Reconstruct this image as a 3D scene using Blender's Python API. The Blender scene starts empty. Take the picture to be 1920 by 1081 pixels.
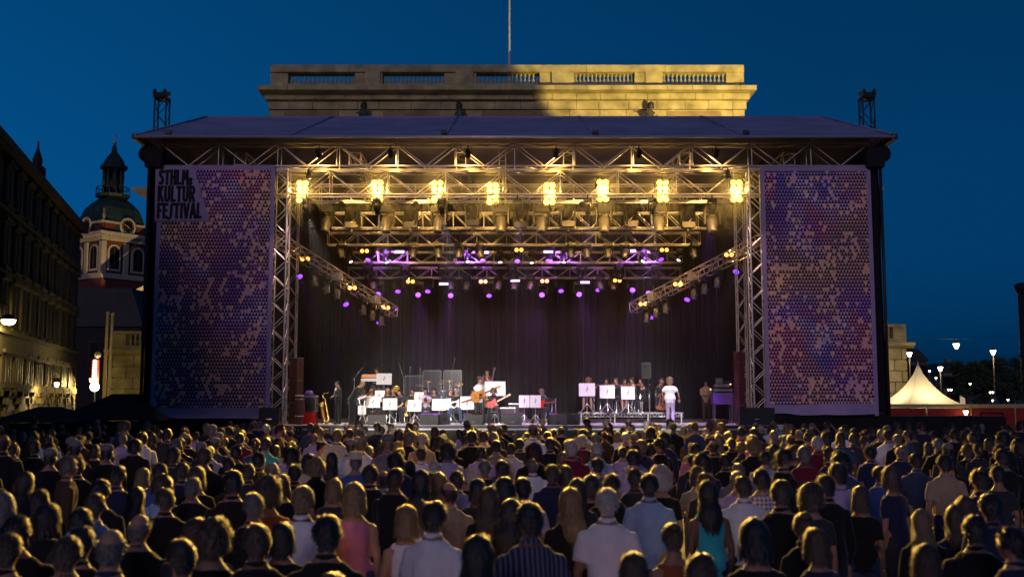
import bpy, math, random
from mathutils import Vector, Matrix, noise

rnd = random.Random(11)
V = Vector
scene = bpy.context.scene
COL = scene.collection

# ------------------------------------------------------------------ camera, sky, sun, exposure
F = 2000.0                       # focal length in pixels of a 1920 wide picture
CAM_Z = 2.4
PITCH = math.atan(210.0 / F)
cam_data = bpy.data.cameras.new('camera')
cam_data.sensor_width = 36.0
cam_data.lens = 36.0 * F / 1920.0
cam_data.clip_start = 0.1
cam_data.clip_end = 3000.0
cam_data.dof.use_dof = True
cam_data.dof.focus_distance = 40.0
cam_data.dof.aperture_fstop = 2.0
cam = bpy.data.objects.new('camera', cam_data)
COL.objects.link(cam)
cam.location = (0, 0, CAM_Z)
cam.rotation_euler = (math.radians(90) + PITCH, 0, 0)
scene.camera = cam

SUN_ELEV = math.radians(17)
SUN_AZ = math.radians(11)        # the afterglow stands behind the camera, a little to the left
world = bpy.data.worlds.new('World')
scene.world = world
world.use_nodes = True
wn = world.node_tree.nodes
wl = world.node_tree.links
sky = wn.new('ShaderNodeTexSky')
sky.sky_type = 'NISHITA'
sky.sun_disc = False
sky.sun_elevation = math.radians(3.0)
sky.sun_rotation = math.radians(300)
sky.air_density = 1.0
sky.dust_density = 0.0
sky.ozone_density = 6.0
wsep = wn.new('ShaderNodeSeparateColor')
wl.new(sky.outputs[0], wsep.inputs[0])
wtint = wn.new('ShaderNodeMix'); wtint.data_type = 'RGBA'; wtint.blend_type = 'MULTIPLY'
wtint.inputs[0].default_value = 1.0
wtint.inputs[7].default_value = (0.004, 0.37, 1.2, 1)
wl.new(wsep.outputs[2], wtint.inputs[6])
wl.new(wtint.outputs[2], wn['Background'].inputs[0])
wn['Background'].inputs[1].default_value = 0.084

sun_data = bpy.data.lights.new('sun', 'SUN')
sun_data.energy = 0.38
sun_data.angle = math.radians(14)
sun_data.color = (1.0, 0.74, 0.98)
sun = bpy.data.objects.new('sun', sun_data)
COL.objects.link(sun)
sd = V((math.sin(SUN_AZ) * math.cos(SUN_ELEV), math.cos(SUN_AZ) * math.cos(SUN_ELEV), -math.sin(SUN_ELEV)))
sun.rotation_euler = sd.to_track_quat('-Z', 'Y').to_euler()

vs = scene.view_settings
vs.view_transform = 'Standard'
vs.look = 'None'
vs.exposure = 0.0
vs.gamma = 1.0
vs.use_curve_mapping = False
cy = scene.cycles
cy.use_denoising = True
cy.max_bounces = 4
cy.diffuse_bounces = 2
cy.glossy_bounces = 2
cy.transmission_bounces = 3
cy.transparent_max_bounces = 8
cy.volume_bounces = 0
cy.sample_clamp_indirect = 3.0
cy.sample_clamp_direct = 0.0
cy.use_light_tree = True
cy.caustics_reflective = False
cy.caustics_refractive = False

def W(px, py, Y):
    """the point of the photograph's ray (px, py) that lies Y metres ahead of the camera"""
    a = (px - 960.0) / F
    b = (540.5 - py) / F
    t = Y / (math.cos(PITCH) - b * math.sin(PITCH))
    return V((a * t, Y, CAM_Z + t * (b * math.cos(PITCH) + math.sin(PITCH))))

def PX(p):
    d = V(p) - V((0, 0, CAM_Z))
    fw = d.y * math.cos(PITCH) + d.z * math.sin(PITCH)
    up = -d.y * math.sin(PITCH) + d.z * math.cos(PITCH)
    return 960 + F * d.x / fw, 540.5 - F * up / fw

# ------------------------------------------------------------------ materials
MATS = {}
def mat(name, rgb, rough=0.6, metal=0.0, var=0.12, scale=6.0, bump=0.0, bscale=40.0, spec=0.4, sheen=0.0):
    if name in MATS:
        return MATS[name]
    m = bpy.data.materials.new(name)
    m.use_nodes = True
    n = m.node_tree.nodes; l = m.node_tree.links
    b = n['Principled BSDF']
    b.inputs['Roughness'].default_value = rough
    b.inputs['Metallic'].default_value = metal
    b.inputs['Specular IOR Level'].default_value = spec
    if sheen:
        b.inputs['Sheen Weight'].default_value = sheen
    tc = n.new('ShaderNodeTexCoord')
    nz = n.new('ShaderNodeTexNoise')
    nz.inputs['Scale'].default_value = scale
    nz.inputs['Detail'].default_value = 5
    l.new(tc.outputs['Object'], nz.inputs['Vector'])
    rp = n.new('ShaderNodeMapRange')
    rp.inputs[1].default_value = 0.3; rp.inputs[2].default_value = 0.7
    rp.inputs[3].default_value = 1 - var; rp.inputs[4].default_value = 1 + var
    l.new(nz.outputs[0], rp.inputs[0])
    hs = n.new('ShaderNodeMix'); hs.data_type = 'RGBA'; hs.blend_type = 'MULTIPLY'
    hs.inputs[0].default_value = 1.0
    hs.inputs[6].default_value = (*rgb, 1)
    l.new(rp.outputs[0], hs.inputs[7])
    l.new(hs.outputs[2], b.inputs['Base Color'])
    if bump:
        nb = n.new('ShaderNodeTexNoise')
        nb.inputs['Scale'].default_value = bscale
        nb.inputs['Detail'].default_value = 6
        l.new(tc.outputs['Object'], nb.inputs['Vector'])
        bp = n.new('ShaderNodeBump')
        bp.inputs['Strength'].default_value = bump
        bp.inputs['Distance'].default_value = 0.02
        l.new(nb.outputs[0], bp.inputs['Height'])
        l.new(bp.outputs[0], b.inputs['Normal'])
    MATS[name] = m
    return m

def emat(name, rgb, strength):
    if name in MATS:
        return MATS[name]
    m = bpy.data.materials.new(name)
    m.use_nodes = True
    b = m.node_tree.nodes['Principled BSDF']
    b.inputs['Base Color'].default_value = (0.6, 0.6, 0.6, 1)
    b.inputs['Emission Color'].default_value = (*rgb, 1)
    b.inputs['Emission Strength'].default_value = strength
    MATS[name] = m
    return m

def glassmat(name, rgb=(0.8, 0.85, 0.9), alpha=0.12):
    if name in MATS:
        return MATS[name]
    m = bpy.data.materials.new(name)
    m.use_nodes = True
    b = m.node_tree.nodes['Principled BSDF']
    b.inputs['Base Color'].default_value = (*rgb, 1)
    b.inputs['Roughness'].default_value = 0.12
    b.inputs['Alpha'].default_value = alpha
    MATS[name] = m
    return m

mat('aluminium', (0.62, 0.60, 0.58), 0.38, 0.55, 0.1, 3)
mat('dark_metal', (0.035, 0.033, 0.035), 0.5, 0.3, 0.2, 9)
mat('black_plastic', (0.022, 0.022, 0.024), 0.42, 0, 0.2, 8)
mat('black_cloth', (0.012, 0.012, 0.014), 0.9, 0, 0.3, 3, 0.4, 14)
mat('chrome', (0.75, 0.75, 0.76), 0.16, 0.95, 0.03, 3)

# ------------------------------------------------------------------ mesh helpers
class MB:
    """collects shapes for one mesh"""
    def __init__(self):
        self.v = []; self.f = []; self.m = []; self.sm = []
    def add(self, vs, fs, mi=0, smooth=False):
        o = len(self.v)
        self.v += [tuple(p) for p in vs]
        for f in fs:
            self.f.append(tuple(i + o for i in f)); self.m.append(mi); self.sm.append(smooth)
    def box(self, c, s, mi=0, rot=None, taper=1.0):
        x, y, z = (k / 2 for k in s)
        pts = []
        for sz in (-1, 1):
            k = taper if sz > 0 else 1
            for sx, sy in ((-1, -1), (1, -1), (1, 1), (-1, 1)):
                p = V((sx * x * k, sy * y * k, sz * z))
                if rot is not None: p = rot @ p
                pts.append(p + V(c))
        self.add(pts, [(3, 2, 1, 0), (4, 5, 6, 7), (0, 1, 5, 4), (1, 2, 6, 5), (2, 3, 7, 6), (3, 0, 4, 7)], mi)
    def bbox(self, c, s, b=0.02, mi=0, rot=None):
        """box with chamfered edges round its Y axis (front outline)"""
        x, y, z = (k / 2 for k in s)
        prof = [(-x + b, -z), (x - b, -z), (x, -z + b), (x, z - b), (x - b, z), (-x + b, z), (-x, z - b), (-x, -z + b)]
        self.prism(prof, -y, y, c, mi, rot)
    def prism(self, prof, y0, y1, c=(0, 0, 0), mi=0, rot=None, axis='y'):
        n = len(prof); pts = []
        for y in (y0, y1):
            for (a, b) in prof:
                p = V((a, y, b)) if axis == 'y' else (V((y, a, b)) if axis == 'x' else V((a, b, y)))
                if rot is not None: p = rot @ p
                pts.append(p + V(c))
        fs = [tuple(range(n)), tuple(range(2 * n - 1, n - 1, -1))]
        for i in range(n):
            j = (i + 1) % n
            fs.append((i, i + n, j + n, j))
        self.add(pts, fs, mi)
    def tube(self, pts, rad, n=8, mi=0, smooth=True, caps=True, flat=None):
        """tapered tube along a polyline; flat = (kx, ky) squashes the section"""
        pts = [V(p) for p in pts]
        if not isinstance(rad, (list, tuple)): rad = [rad] * len(pts)
        rings = []
        prev = None
        for i, p in enumerate(pts):
            d = (pts[min(i + 1, len(pts) - 1)] - pts[max(i - 1, 0)])
            d = d.normalized() if d.length > 1e-9 else V((0, 0, 1))
            ref = prev if prev is not None else (V((1, 0, 0)) if abs(d.x) < 0.8 else V((0, 1, 0)))
            u = (ref - d * ref.dot(d))
            u = u.normalized() if u.length > 1e-6 else d.orthogonal().normalized()
            prev = u
            w = d.cross(u)
            k = flat or (1, 1)
            rings.append([p + (u * math.cos(2 * math.pi * j / n) * k[0] + w * math.sin(2 * math.pi * j / n) * k[1]) * rad[i] for j in range(n)])
        vs = [q for r in rings for q in r]
        fs = []
        for i in range(len(rings) - 1):
            for j in range(n):
                k = (j + 1) % n
                fs.append((i * n + j, i * n + k, (i + 1) * n + k, (i + 1) * n + j))
        if caps:
            fs.append(tuple(range(n - 1, -1, -1)))
            fs.append(tuple(range((len(rings) - 1) * n, len(rings) * n)))
        self.add(vs, fs, mi, smooth)
    def lathe(self, prof, c=(0, 0, 0), n=16, mi=0, smooth=True, rot=None, sx=1, sy=1, caps=True):
        vs = []
        for (r, z) in prof:
            for j in range(n):
                a = 2 * math.pi * j / n
                p = V((r * math.cos(a) * sx, r * math.sin(a) * sy, z))
                if rot is not None: p = rot @ p
                vs.append(p + V(c))
        fs = []
        for i in range(len(prof) - 1):
            for j in range(n):
                k = (j + 1) % n
                fs.append((i * n + j, i * n + k, (i + 1) * n + k, (i + 1) * n + j))
        if caps:
            fs.append(tuple(range(n - 1, -1, -1)))
            fs.append(tuple(range((len(prof) - 1) * n, len(prof) * n)))
        self.add(vs, fs, mi, smooth)
    def ball(self, c, r, n=12, m=8, mi=0, rot=None):
        r = V(r) if not isinstance(r, (int, float)) else V((r, r, r))
        prof = []
        vs = []; fs = []
        for i in range(m + 1):
            t = math.pi * i / m
            rr = max(math.sin(t), 0.02)
            for j in range(n):
                a = 2 * math.pi * j / n
                p = V((r.x * rr * math.cos(a), r.y * rr * math.sin(a), -r.z * math.cos(t)))
                if rot is not None: p = rot @ p
                vs.append(p + V(c))
        for i in range(m):
            for j in range(n):
                k = (j + 1) % n
                fs.append((i * n + j, i * n + k, (i + 1) * n + k, (i + 1) * n + j))
        fs.append(tuple(range(n - 1, -1, -1))); fs.append(tuple(range(m * n, m * n + n)))
        self.add(vs, fs, mi, True)
    def mesh(self, name, mats):
        me = bpy.data.meshes.new(name)
        me.from_pydata(self.v, [], self.f)
        if not isinstance(mats, (list, tuple)): mats = [mats]
        for m in mats: me.materials.append(MATS[m] if isinstance(m, str) else m)
        me.polygons.foreach_set('material_index', self.m)
        me.polygons.foreach_set('use_smooth', self.sm)
        me.update()
        return me
    def build(self, name, mats, parent=None, loc=None):
        return link(name, self.mesh(name, mats), parent, loc)

def link(name, me, parent=None, loc=None):
    o = bpy.data.objects.new(name, me)
    COL.objects.link(o)
    if parent is not None: o.parent = parent
    if loc is not None: o.location = loc
    return o

def tag(o, label=None, cat=None, group=None, kind=None):
    if label: o['label'] = label
    if cat: o['category'] = cat
    if group: o['group'] = group
    if kind: o['kind'] = kind
    return o

def thing(name, label, cat, loc=(0, 0, 0), rz=0.0, group=None):
    o = bpy.data.objects.new(name, None)
    o.empty_display_size = 0.2
    COL.objects.link(o)
    o.location = loc
    o.rotation_euler = (0, 0, rz)
    return tag(o, label, cat, group)

def copy_tree(o, parent=None):
    c = o.copy()
    COL.objects.link(c)
    c.parent = parent
    for ch in o.children: copy_tree(ch, c)
    return c

def one(fn, *a, **k):
    b = MB(); getattr(b, fn)(*a, **k); return b

UNIT = {}
def unit_cyl(m, n=8):
    if (m, n) not in UNIT:
        UNIT[(m, n)] = one('tube', [(0, 0, 0), (0, 0, 1)], 1.0, n).mesh('rod', m)
    return UNIT[(m, n)]

def rod(name, a, b, r, m, parent, n=8):
    """a straight bar as an object of its own that shares its mesh with every other bar"""
    o = bpy.data.objects.new(name, unit_cyl(m, n))
    COL.objects.link(o)
    o.parent = parent
    a = V(a); b = V(b); d = b - a
    q = d.to_track_quat('Z', 'Y')
    o.location = a; o.rotation_mode = 'QUATERNION'; o.rotation_quaternion = q
    o.scale = (r, r, d.length)
    return o

def truss(name, label, A, B, w, h, panel, up=(0, 0, 1), cr=0.03, br=0.014, m='aluminium', cat='truss', group=None, faces='fbtd', vertical=True):
    """box truss A to B: w across, h along up; chords and braces each an object"""
    A = V(A); B = V(B); d = (B - A); L = d.length; d.normalize()
    up = V(up); side = d.cross(up).normalized(); up = side.cross(d).normalized()
    t = thing(name, label, cat, A, 0, group)
    def at(s, u, k): return d * s + side * (u * w / 2) + up * (k * h / 2)
    for u in (-1, 1):
        for k in (-1, 1):
            rod('chord', at(0, u, k), at(L, u, k), cr, m, t)
    n = max(2, round(L / panel))
    st = L / n
    for i in range(n):
        s0, s1 = i * st, (i + 1) * st
        flip = i % 2
        if 'f' in faces or 'b' in faces:
            for u in ([-1] if 'b' not in faces else [1] if 'f' not in faces else [-1, 1]):
                rod('brace', at(s0, u, -1 if flip else 1), at(s1, u, 1 if flip else -1), br, m, t, 6)
        for k, c in ((1, 't'), (-1, 'd')):
            if c in faces:
                rod('brace', at(s0, -1 if flip else 1, k), at(s1, 1 if flip else -1, k), br, m, t, 6)
        if vertical and i % 2 == 0:
            for u in (-1, 1):
                rod('brace', at(s0, u, -1), at(s0, u, 1), br, m, t, 6)
    for s in (0.0, L):
        for u in (-1, 1):
            rod('end_bar', at(s, u, -1), at(s, u, 1), br * 1.2, m, t, 6)
        for k in (-1, 1):
            rod('end_bar', at(s, -1, k), at(s, 1, k), br * 1.2, m, t, 6)
    return t

def spot(name, loc, target, power, color, cone, blend=0.4, radius=0.08, parent=None):
    d = bpy.data.lights.new(name, 'SPOT')
    d.energy = power; d.color = color; d.spot_size = math.radians(cone); d.spot_blend = blend
    d.shadow_soft_size = radius
    o = bpy.data.objects.new(name, d)
    COL.objects.link(o)
    o.location = loc
    o.rotation_euler = (V(target) - V(loc)).to_track_quat('-Z', 'Y').to_euler()
    if parent is not None:
        o.parent = parent
        o.location = V(loc) - parent.matrix_basis.translation
    return o

def point(name, loc, power, color, radius=0.15, parent=None):
    d = bpy.data.lights.new(name, 'POINT')
    d.energy = power; d.color = color; d.shadow_soft_size = radius
    o = bpy.data.objects.new(name, d)
    COL.objects.link(o)
    o.location = loc
    if parent is not None:
        o.parent = parent
        o.location = V(loc) - parent.matrix_basis.translation
    return o

# ================================================================== the ground
mat('paving', (0.055, 0.052, 0.05), 0.7, 0, 0.25, 0.6, 0.4, 12)
gm = MB()
gm.add([(-1500, -300, 0), (1500, -300, 0), (1500, 2500, 0), (-1500, 2500, 0)], [(0, 1, 2, 3)])
tag(gm.build('ground', 'paving'), kind='structure')

# ================================================================== stage platform, roof, cloths
DECK = 1.53
SF = 38.0
mat('deck', (0.60, 0.57, 0.62), 0.32, 0, 0.25, 1.2, 0.15, 30)
mat('skirt_cloth', (0.06, 0.062, 0.045), 0.9, 0, 0.3, 1.5, 0.3, 20)
mat('wing_cloth', (0.008, 0.008, 0.010), 0.95, 0, 0.3, 2)
mat('canvas', (0.29, 0.265, 0.40), 0.75, 0, 0.22, 0.7, 0.5, 1.6)
mat('curtain', (0.0045, 0.0045, 0.0055), 0.85, 0, 0.2, 3)

st = thing('stage_platform', 'wide stage platform with dark cloth skirt in front of the band', 'stage', (0, SF, 0))
b = MB(); b.box((0.1, 6.8, DECK - 0.1), (26.6, 13.5, 0.2)); b.build('deck', 'deck', st)
b = MB(); b.box((0.1, 0.015, DECK - 0.055), (18.6, 0.07, 0.09)); b.build('edge_trim', 'dark_metal', st)
def cloth(x0, x1, z0, z1, y, amp, wave, n, jit=0.0, axis='x', nz=6, hem=0.0, seed=0):
    b = MB(); vs = []
    for k in range(nz + 1):
        fz = k / nz
        for i in range(n + 1):
            x = x0 + (x1 - x0) * i / n
            ph = 2 * math.pi * x / wave
            o = amp * (math.sin(ph + 1.3 * math.sin(0.37 * ph + seed)) + 0.5 * math.sin(2.3 * ph + seed)) * (1 - 0.35 * fz)
            z = z0 + (z1 - z0) * fz
            if k == 0: z += hem * math.sin(0.23 * ph + seed)
            o += jit * noise.noise((x * 0.8, z * 0.8, seed))
            vs.append((x, y + o, z) if axis == 'x' else (y + o, x, z))
    fs = []
    for k in range(nz):
        for i in range(n):
            a = k * (n + 1) + i
            fs.append((a, a + 1, a + n + 2, a + n + 1))
    b.add(vs, fs, 0, True)
    return b
for x0, x1 in ((-9.2, -4.6), (-4.58, 0.1), (0.12, 4.8), (4.82, 9.6)):
    cloth(x0, x1, 0.02, DECK - 0.16, -0.07, 0.018, 1.7, 60, 0.12, seed=x0).build('skirt', 'skirt_cloth', st)
for x0, x1 in ((-13.2, -9.22), (9.62, 13.4)):
    cloth(x0, x1, 0.02, DECK + 0.25, -0.09, 0.02, 1.3, 40, 0.1, seed=x0).build('wing_skirt', 'wing_cloth', st)

cur = thing('backdrop_curtain', 'tall black pleated curtain closing the rear of the stage', 'curtain', (0, 50.8, DECK))
for k in range(6):
    x0 = -9.4 + k * 3.2
    cloth(x0, x0 + 3.19, 0.02, 10.6, 0, 0.07, 0.42, 120, 0.05, seed=k).build('drape', 'curtain', cur)
for sx, x, nm in ((-1, -9.35, 'left'), (1, 9.75, 'right')):
    cur = thing('side_curtain', 'black side curtain hiding the ' + ('guitar amplifier' if sx < 0 else 'equipment rack') + ' wing of the stage', 'curtain', (x, 44, DECK))
    for k in range(3):
        y0 = -3.6 + k * 3.4
        cloth(y0, y0 + 3.38, 0.02, 10.2, 0, 0.06, 0.5, 80, 0.04, axis='y', seed=k + sx).build('drape', 'wing_cloth', cur)

for sx, x0, x1 in ((-1, -13.25, -8.75), (1, 9.15, 13.45)):
    wg = thing('wing_wall', 'black cloth side wall of the stage behind the ' + ('lettered' if sx < 0 else 'plain') + ' triangle banner', 'stage wall', (0, SF, 0))
    b = MB(); b.box(((x0 + x1) / 2, 0.62, 6.2), (x1 - x0, 0.05, 9.3)); b.build('front_cloth', 'wing_cloth', wg)
    xo = x0 - 0.02 if sx < 0 else x1 + 0.02
    cloth(0.45, 15.0, 0.02, 11.3, xo, 0.03, 1.1, 60, 0.1, axis='y', seed=sx).build('side_cloth', 'wing_cloth', wg)
    b = MB(); b.tube([(xo, 0.35, 1.0), (xo, 0.35, 11.0)], 0.06, 8); b.build('corner_pole', 'dark_metal', wg)
    b = MB(); b.tube([(xo + sx * 0.05, 0.2, 11.35), (xo + sx * 0.05, 8, 11.35)], [0.32, 0.30], 12); b.box((xo - sx * 0.22, 0.35, 11.2), (0.62, 0.5, 0.7)); b.build('rolled_cloth', 'black_cloth', wg)

roof = thing('stage_roof', 'lilac canvas pitched roof over the concert stage', 'roof', (0, 37.7, 11.9))
XS = [-13.6, -8.0, -2.42, 3.0, 8.4, 13.8]
for k in range(5):
    for side in (0, 1):
        b = MB(); vs = []; nu, nv = 10, 8
        for j in range(nv + 1):
            for i in range(nu + 1):
                u = i / nu; v = j / nv
                x = XS[k] + (XS[k + 1] - XS[k]) * (0.002 + 0.996 * u)
                sag = -0.10 * math.sin(math.pi * u) * (0.35 + math.sin(math.pi * v)) + 0.03 * noise.noise((x, v * 5, k))
                y = 8.8 * v if side == 0 else 8.8 + 8.8 * v
                z = 3.05 * v + sag if side == 0 else 3.05 * (1 - v) + sag
                vs.append((x, y, z))
        fs = [(j * (nu + 1) + i, j * (nu + 1) + i + 1, (j + 1) * (nu + 1) + i + 1, (j + 1) * (nu + 1) + i) for j in range(nv) for i in range(nu)]
        b.add(vs, fs, 0, True)
        b.build('canvas_panel', 'canvas', roof)
for x in XS:
    b = MB(); b.tube([(x, 0, 0.03), (x, 4.4, 1.54), (x, 8.8, 3.09), (x, 17.6, 0.05)], 0.045, 6); b.build('seam_keder', 'canvas', roof)
b = MB(); b.tube([(-13.6, -0.02, -0.05), (13.8, -0.02, -0.05)], 0.05, 8); b.build('eave_tube', 'aluminium', roof)
b = MB(); b.tube([(-13.6, 8.8, 3.03), (13.8, 8.8, 3.03)], 0.07, 8); b.build('ridge_tube', 'canvas', roof)
for x in (-13.62, 13.82):
    b = MB(); b.prism([(0, 0), (8.8, 3.05), (17.6, 0)], -0.01, 0.01, (x, 0, -0.02), axis='x'); b.build('gable_cloth', 'canvas', roof)
    b = MB(); b.prism([(-0.1, -0.12), (0.1, -0.12), (0.1, 0.10), (-0.1, 0.10)], 0, 8.0, (x, 0, -0.02)); b.build('eave_end', 'dark_metal', roof)
for x in (-12.4, -2.45, 3.02, 8.45):
    b = MB(); b.box((x, 0.0, 0.12), (0.22, 0.16, 0.12)); b.build('clamp', 'dark_metal', roof)

# ================================================================== trusses
truss('roof_truss', 'deep front roof truss spanning above both banners under the lilac canvas', (-12.95, 38.75, 11.38), (13.15, 38.75, 11.38), 0.62, 0.86, 1.1, cr=0.034, br=0.02)
truss('lighting_truss', 'long truss directly below the front roof truss between the side towers', (-8.9, 39.2, 10.42), (9.3, 39.2, 10.42), 0.55, 0.86, 1.1, cr=0.034, br=0.018)
for x, nm in ((-10.2, 'above the lettered banner'), (-5.9, 'above the second large blinder'), (-1.95, 'beside the hanging wire ladder'), (2.15, 'above the fifth large blinder'), (6.5, 'above the seventh large blinder'), (10.4, 'above the plain triangle banner')):
    truss('rafter_truss', 'truss running from front to back under the roof ' + nm, (x, 39.3, 11.42), (x, 53.5, 11.42), 0.42, 0.46, 0.8, cr=0.03, br=0.017, group='trusses running front to back under the roof')
TR = {}
def bar(key, px0, px1, y0, y1, Y, label, w=0.42, panel=0.62):
    a = W(px0, y0, Y); c = W(px1, y1, Y)
    z = (a.z + c.z) / 2; h = a.z - c.z
    TR[key] = (Y, z, h)
    return truss('lighting_truss', label, (a.x, Y, z), (c.x, Y, z), w, h, panel, cr=0.028, br=0.015)
bar(1, 542, 1402, 348, 378, 41.0, 'truss carrying the row of eight large yellow blinders')
bar(2, 622, 1336, 400, 428, 43.0, 'truss with big dark moving heads on it right below the blinder truss')
bar(3, 616, 1312, 437, 459, 44.6, 'truss above the orange twin blinders hung with grey profile spots')
bar(4, 656, 1278, 473, 492, 46.4, 'truss with small white beams and lilac light bars on it')
bar(5, 654, 1276, 502, 521, 48.4, 'rearmost and lowest truss with purple spots hanging below')
truss('side_truss', 'sloping truss from the lettered banner tower down towards the rear of the stage', W(500, 436, 39.3), W(738, 585, 48.0), 0.4, 0.42, 0.5, cr=0.028, br=0.015)
truss('side_truss', 'sloping truss from the plain banner tower down towards the rear of the stage', W(1440, 446, 39.3), W(1188, 577, 48.0), 0.4, 0.42, 0.5, cr=0.028, br=0.015)
for px, nm in ((524, 'lettered'), (1420, 'plain')):
    x = W(px, 560, 38.75).x
    truss('tower_truss', 'upright silver truss tower beside the ' + nm + ' triangle banner', (x, 38.75, 1.55), (x, 38.75, 10.88), 0.5, 0.5, 0.5, up=(0, -1, 0), cr=0.034, br=0.018, cat='truss tower')
    x2 = W(px + (20 if px < 900 else -26), 560, 41).x
    truss('tower_truss', 'slimmer truss tower standing behind the ' + nm + ' banner tower', (x2, 41.4, 1.55), (x2, 41.4, 10.3), 0.34, 0.34, 0.5, up=(0, -1, 0), cr=0.026, br=0.013, cat='truss tower')
for px, nm in ((304, 'lettered'), (1625, 'plain')):
    x = W(px, 200, 42.0).x
    t = truss('mast', 'main roof mast rising through the canvas above the ' + nm + ' triangle banner', (x, 42.0, 0.0), (x, 42.0, 14.45), 0.46, 0.46, 0.55, up=(0, -1, 0), cr=0.035, br=0.016, m='dark_metal', cat='mast')
    b = MB(); b.box((0, 0, 14.5), (0.54, 0.54, 0.10)); b.box((0, -0.05, 14.66), (0.40, 0.95, 0.16), rot=Matrix.Rotation(0.35, 3, 'X')); b.build('head_block', 'dark_metal', t)
    for sx in (-0.2, 0.2):
        b = MB(); b.lathe([(0.17, -0.04), (0.2, -0.02), (0.2, 0.02), (0.17, 0.04)], (sx, -0.3, 14.62), 14, rot=Matrix.Rotation(math.pi / 2, 3, 'Y')); b.build('pulley', 'dark_metal', t)
lx = W(942, 300, 39.75).x
lad = thing('wire_ladder', 'narrow hanging ladder in the middle of the front trusses', 'ladder', (lx, 39.75, 9.8))
for s in (-0.12, 0.12): rod('side_rail', (s, 0, 0), (s, 0, 2.0), 0.022, 'aluminium', lad)
for k in range(9): rod('rung', (-0.12, 0, 0.1 + k * 0.22), (0.12, 0, 0.1 + k * 0.22), 0.016, 'aluminium', lad, 6)

# ================================================================== lamps on the trusses
mat('lamp_black', (0.016, 0.016, 0.018), 0.4, 0.2, 0.2, 8)
mat('lamp_grey', (0.20, 0.19, 0.19), 0.4, 0.4, 0.15, 8)
mat('dead_lens', (0.05, 0.05, 0.06), 0.08, 0.3, 0.05, 4)
emat('glow_yellow', (1.0, 0.56, 0.035), 12.0)
emat('glow_orange', (1.0, 0.34, 0.05), 4.0)
emat('glow_purple', (0.24, 0.03, 1.0), 2.6)
emat('glow_white', (0.85, 0.95, 1.0), 5.0)
emat('glow_lilac', (0.85, 0.66, 1.0), 1.3)
BLIND = (1.0, 0.58, 0.11)
PURPLE = (0.30, 0.05, 1.0)

# --- large eight-cell blinders
cellm = MB(); cellm.lathe([(0.085, 0.0), (0.105, 0.02), (0.108, 0.09), (0.10, 0.10), (0.07, 0.03), (0.01, 0.02)], n=14, rot=Matrix.Rotation(math.pi / 2, 3, 'X'))
cellm = cellm.mesh('reflector', 'lamp_black')
lensm = MB(); lensm.lathe([(0.0001, 0.112), (0.06, 0.11), (0.106, 0.10)], n=14, rot=Matrix.Rotation(math.pi / 2, 3, 'X'), caps=False)
lensm = lensm.mesh('lamp_glass', 'glow_yellow')
bpx = [(568, 360), (708, 359), (820, 360), (924, 364), (1030, 364), (1130, 358), (1242, 359), (1380, 359)]
bname = ['end of the row at the lettered banner', 'second from the lettered banner', 'third from the lettered banner', 'fourth from the lettered banner, by the wire ladder', 'fourth from the plain banner', 'third from the plain banner', 'second from the plain banner', 'end of the row at the plain banner']
for (px, py), nm in zip(bpx, bname):
    p = W(px, py, 40.1)
    t = thing('blinder', 'large lit yellow eight-lamp audience blinder, ' + nm, 'blinder light', p, 0, 'row of large yellow blinders')
    b = MB(); b.bbox((0, 0.06, 0), (0.50, 0.14, 0.90), 0.03); b.build('housing', 'lamp_black', t)
    b = MB()
    for s in (-1, 1): b.tube([(s * 0.27, 0.05, 0), (s * 0.27, 0.15, 0.35), (s * 0.05, 0.42, 0.62)], 0.018, 6)
    b.build('yoke', 'lamp_black', t)
    for i in range(2):
        for j in range(4):
            c = link('lamp_cell', cellm, t, ((-0.5 + i) * 0.225, 0.0, (-1.5 + j) * 0.215))
            link('lamp_glass', lensm, c)
    spot('blinder_light', p + V((0, -0.3, 0)), V((p.x * 0.1, 12, 1.8)), 11500, BLIND, 66, 1.0, 0.03, t)

# --- moving heads
basem = MB(); basem.bbox((0, 0, 0.0), (0.34, 0.26, 0.15), 0.03); basem = basem.mesh('base', 'lamp_black')
yokem = MB()
for s in (-1, 1): yokem.prism([(-0.07, 0.0), (0.07, 0.0), (0.05, -0.36), (-0.05, -0.36)], s * 0.175 - 0.02, s * 0.175 + 0.02, axis='x')
yokem.box((0, 0, -0.0), (0.36, 0.14, 0.05)); yokem = yokem.mesh('yoke', 'lamp_black')
def headmesh(m, k=1.0):
    b = MB(); b.lathe([(0.06 * k, 0.17), (0.11 * k, 0.15), (0.13 * k, 0.04), (0.13 * k, -0.05), (0.10 * k, -0.12), (0.115 * k, -0.22), (0.10 * k, -0.235)], n=14)
    return b.mesh('head', m)
HEADS = {m: headmesh(m) for m in ('lamp_black', 'lamp_grey')}
LENS = {}
def lens(m, r=0.098):
    if (m, r) not in LENS:
        b = MB(); b.lathe([(r, -0.236), (r * 0.7, -0.25), (0.001, -0.256)], n=14, caps=False)
        LENS[(m, r)] = b.mesh('lens', m)
    return LENS[(m, r)]
clampm = MB(); clampm.box((0, 0, 0.12), (0.05, 0.05, 0.12)); clampm.lathe([(0.05, -0.03), (0.05, 0.03)], (0, 0, 0.2), 10, rot=Matrix.Rotation(math.pi / 2, 3, 'Y')); clampm = clampm.mesh('clamp', 'dark_metal')
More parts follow.
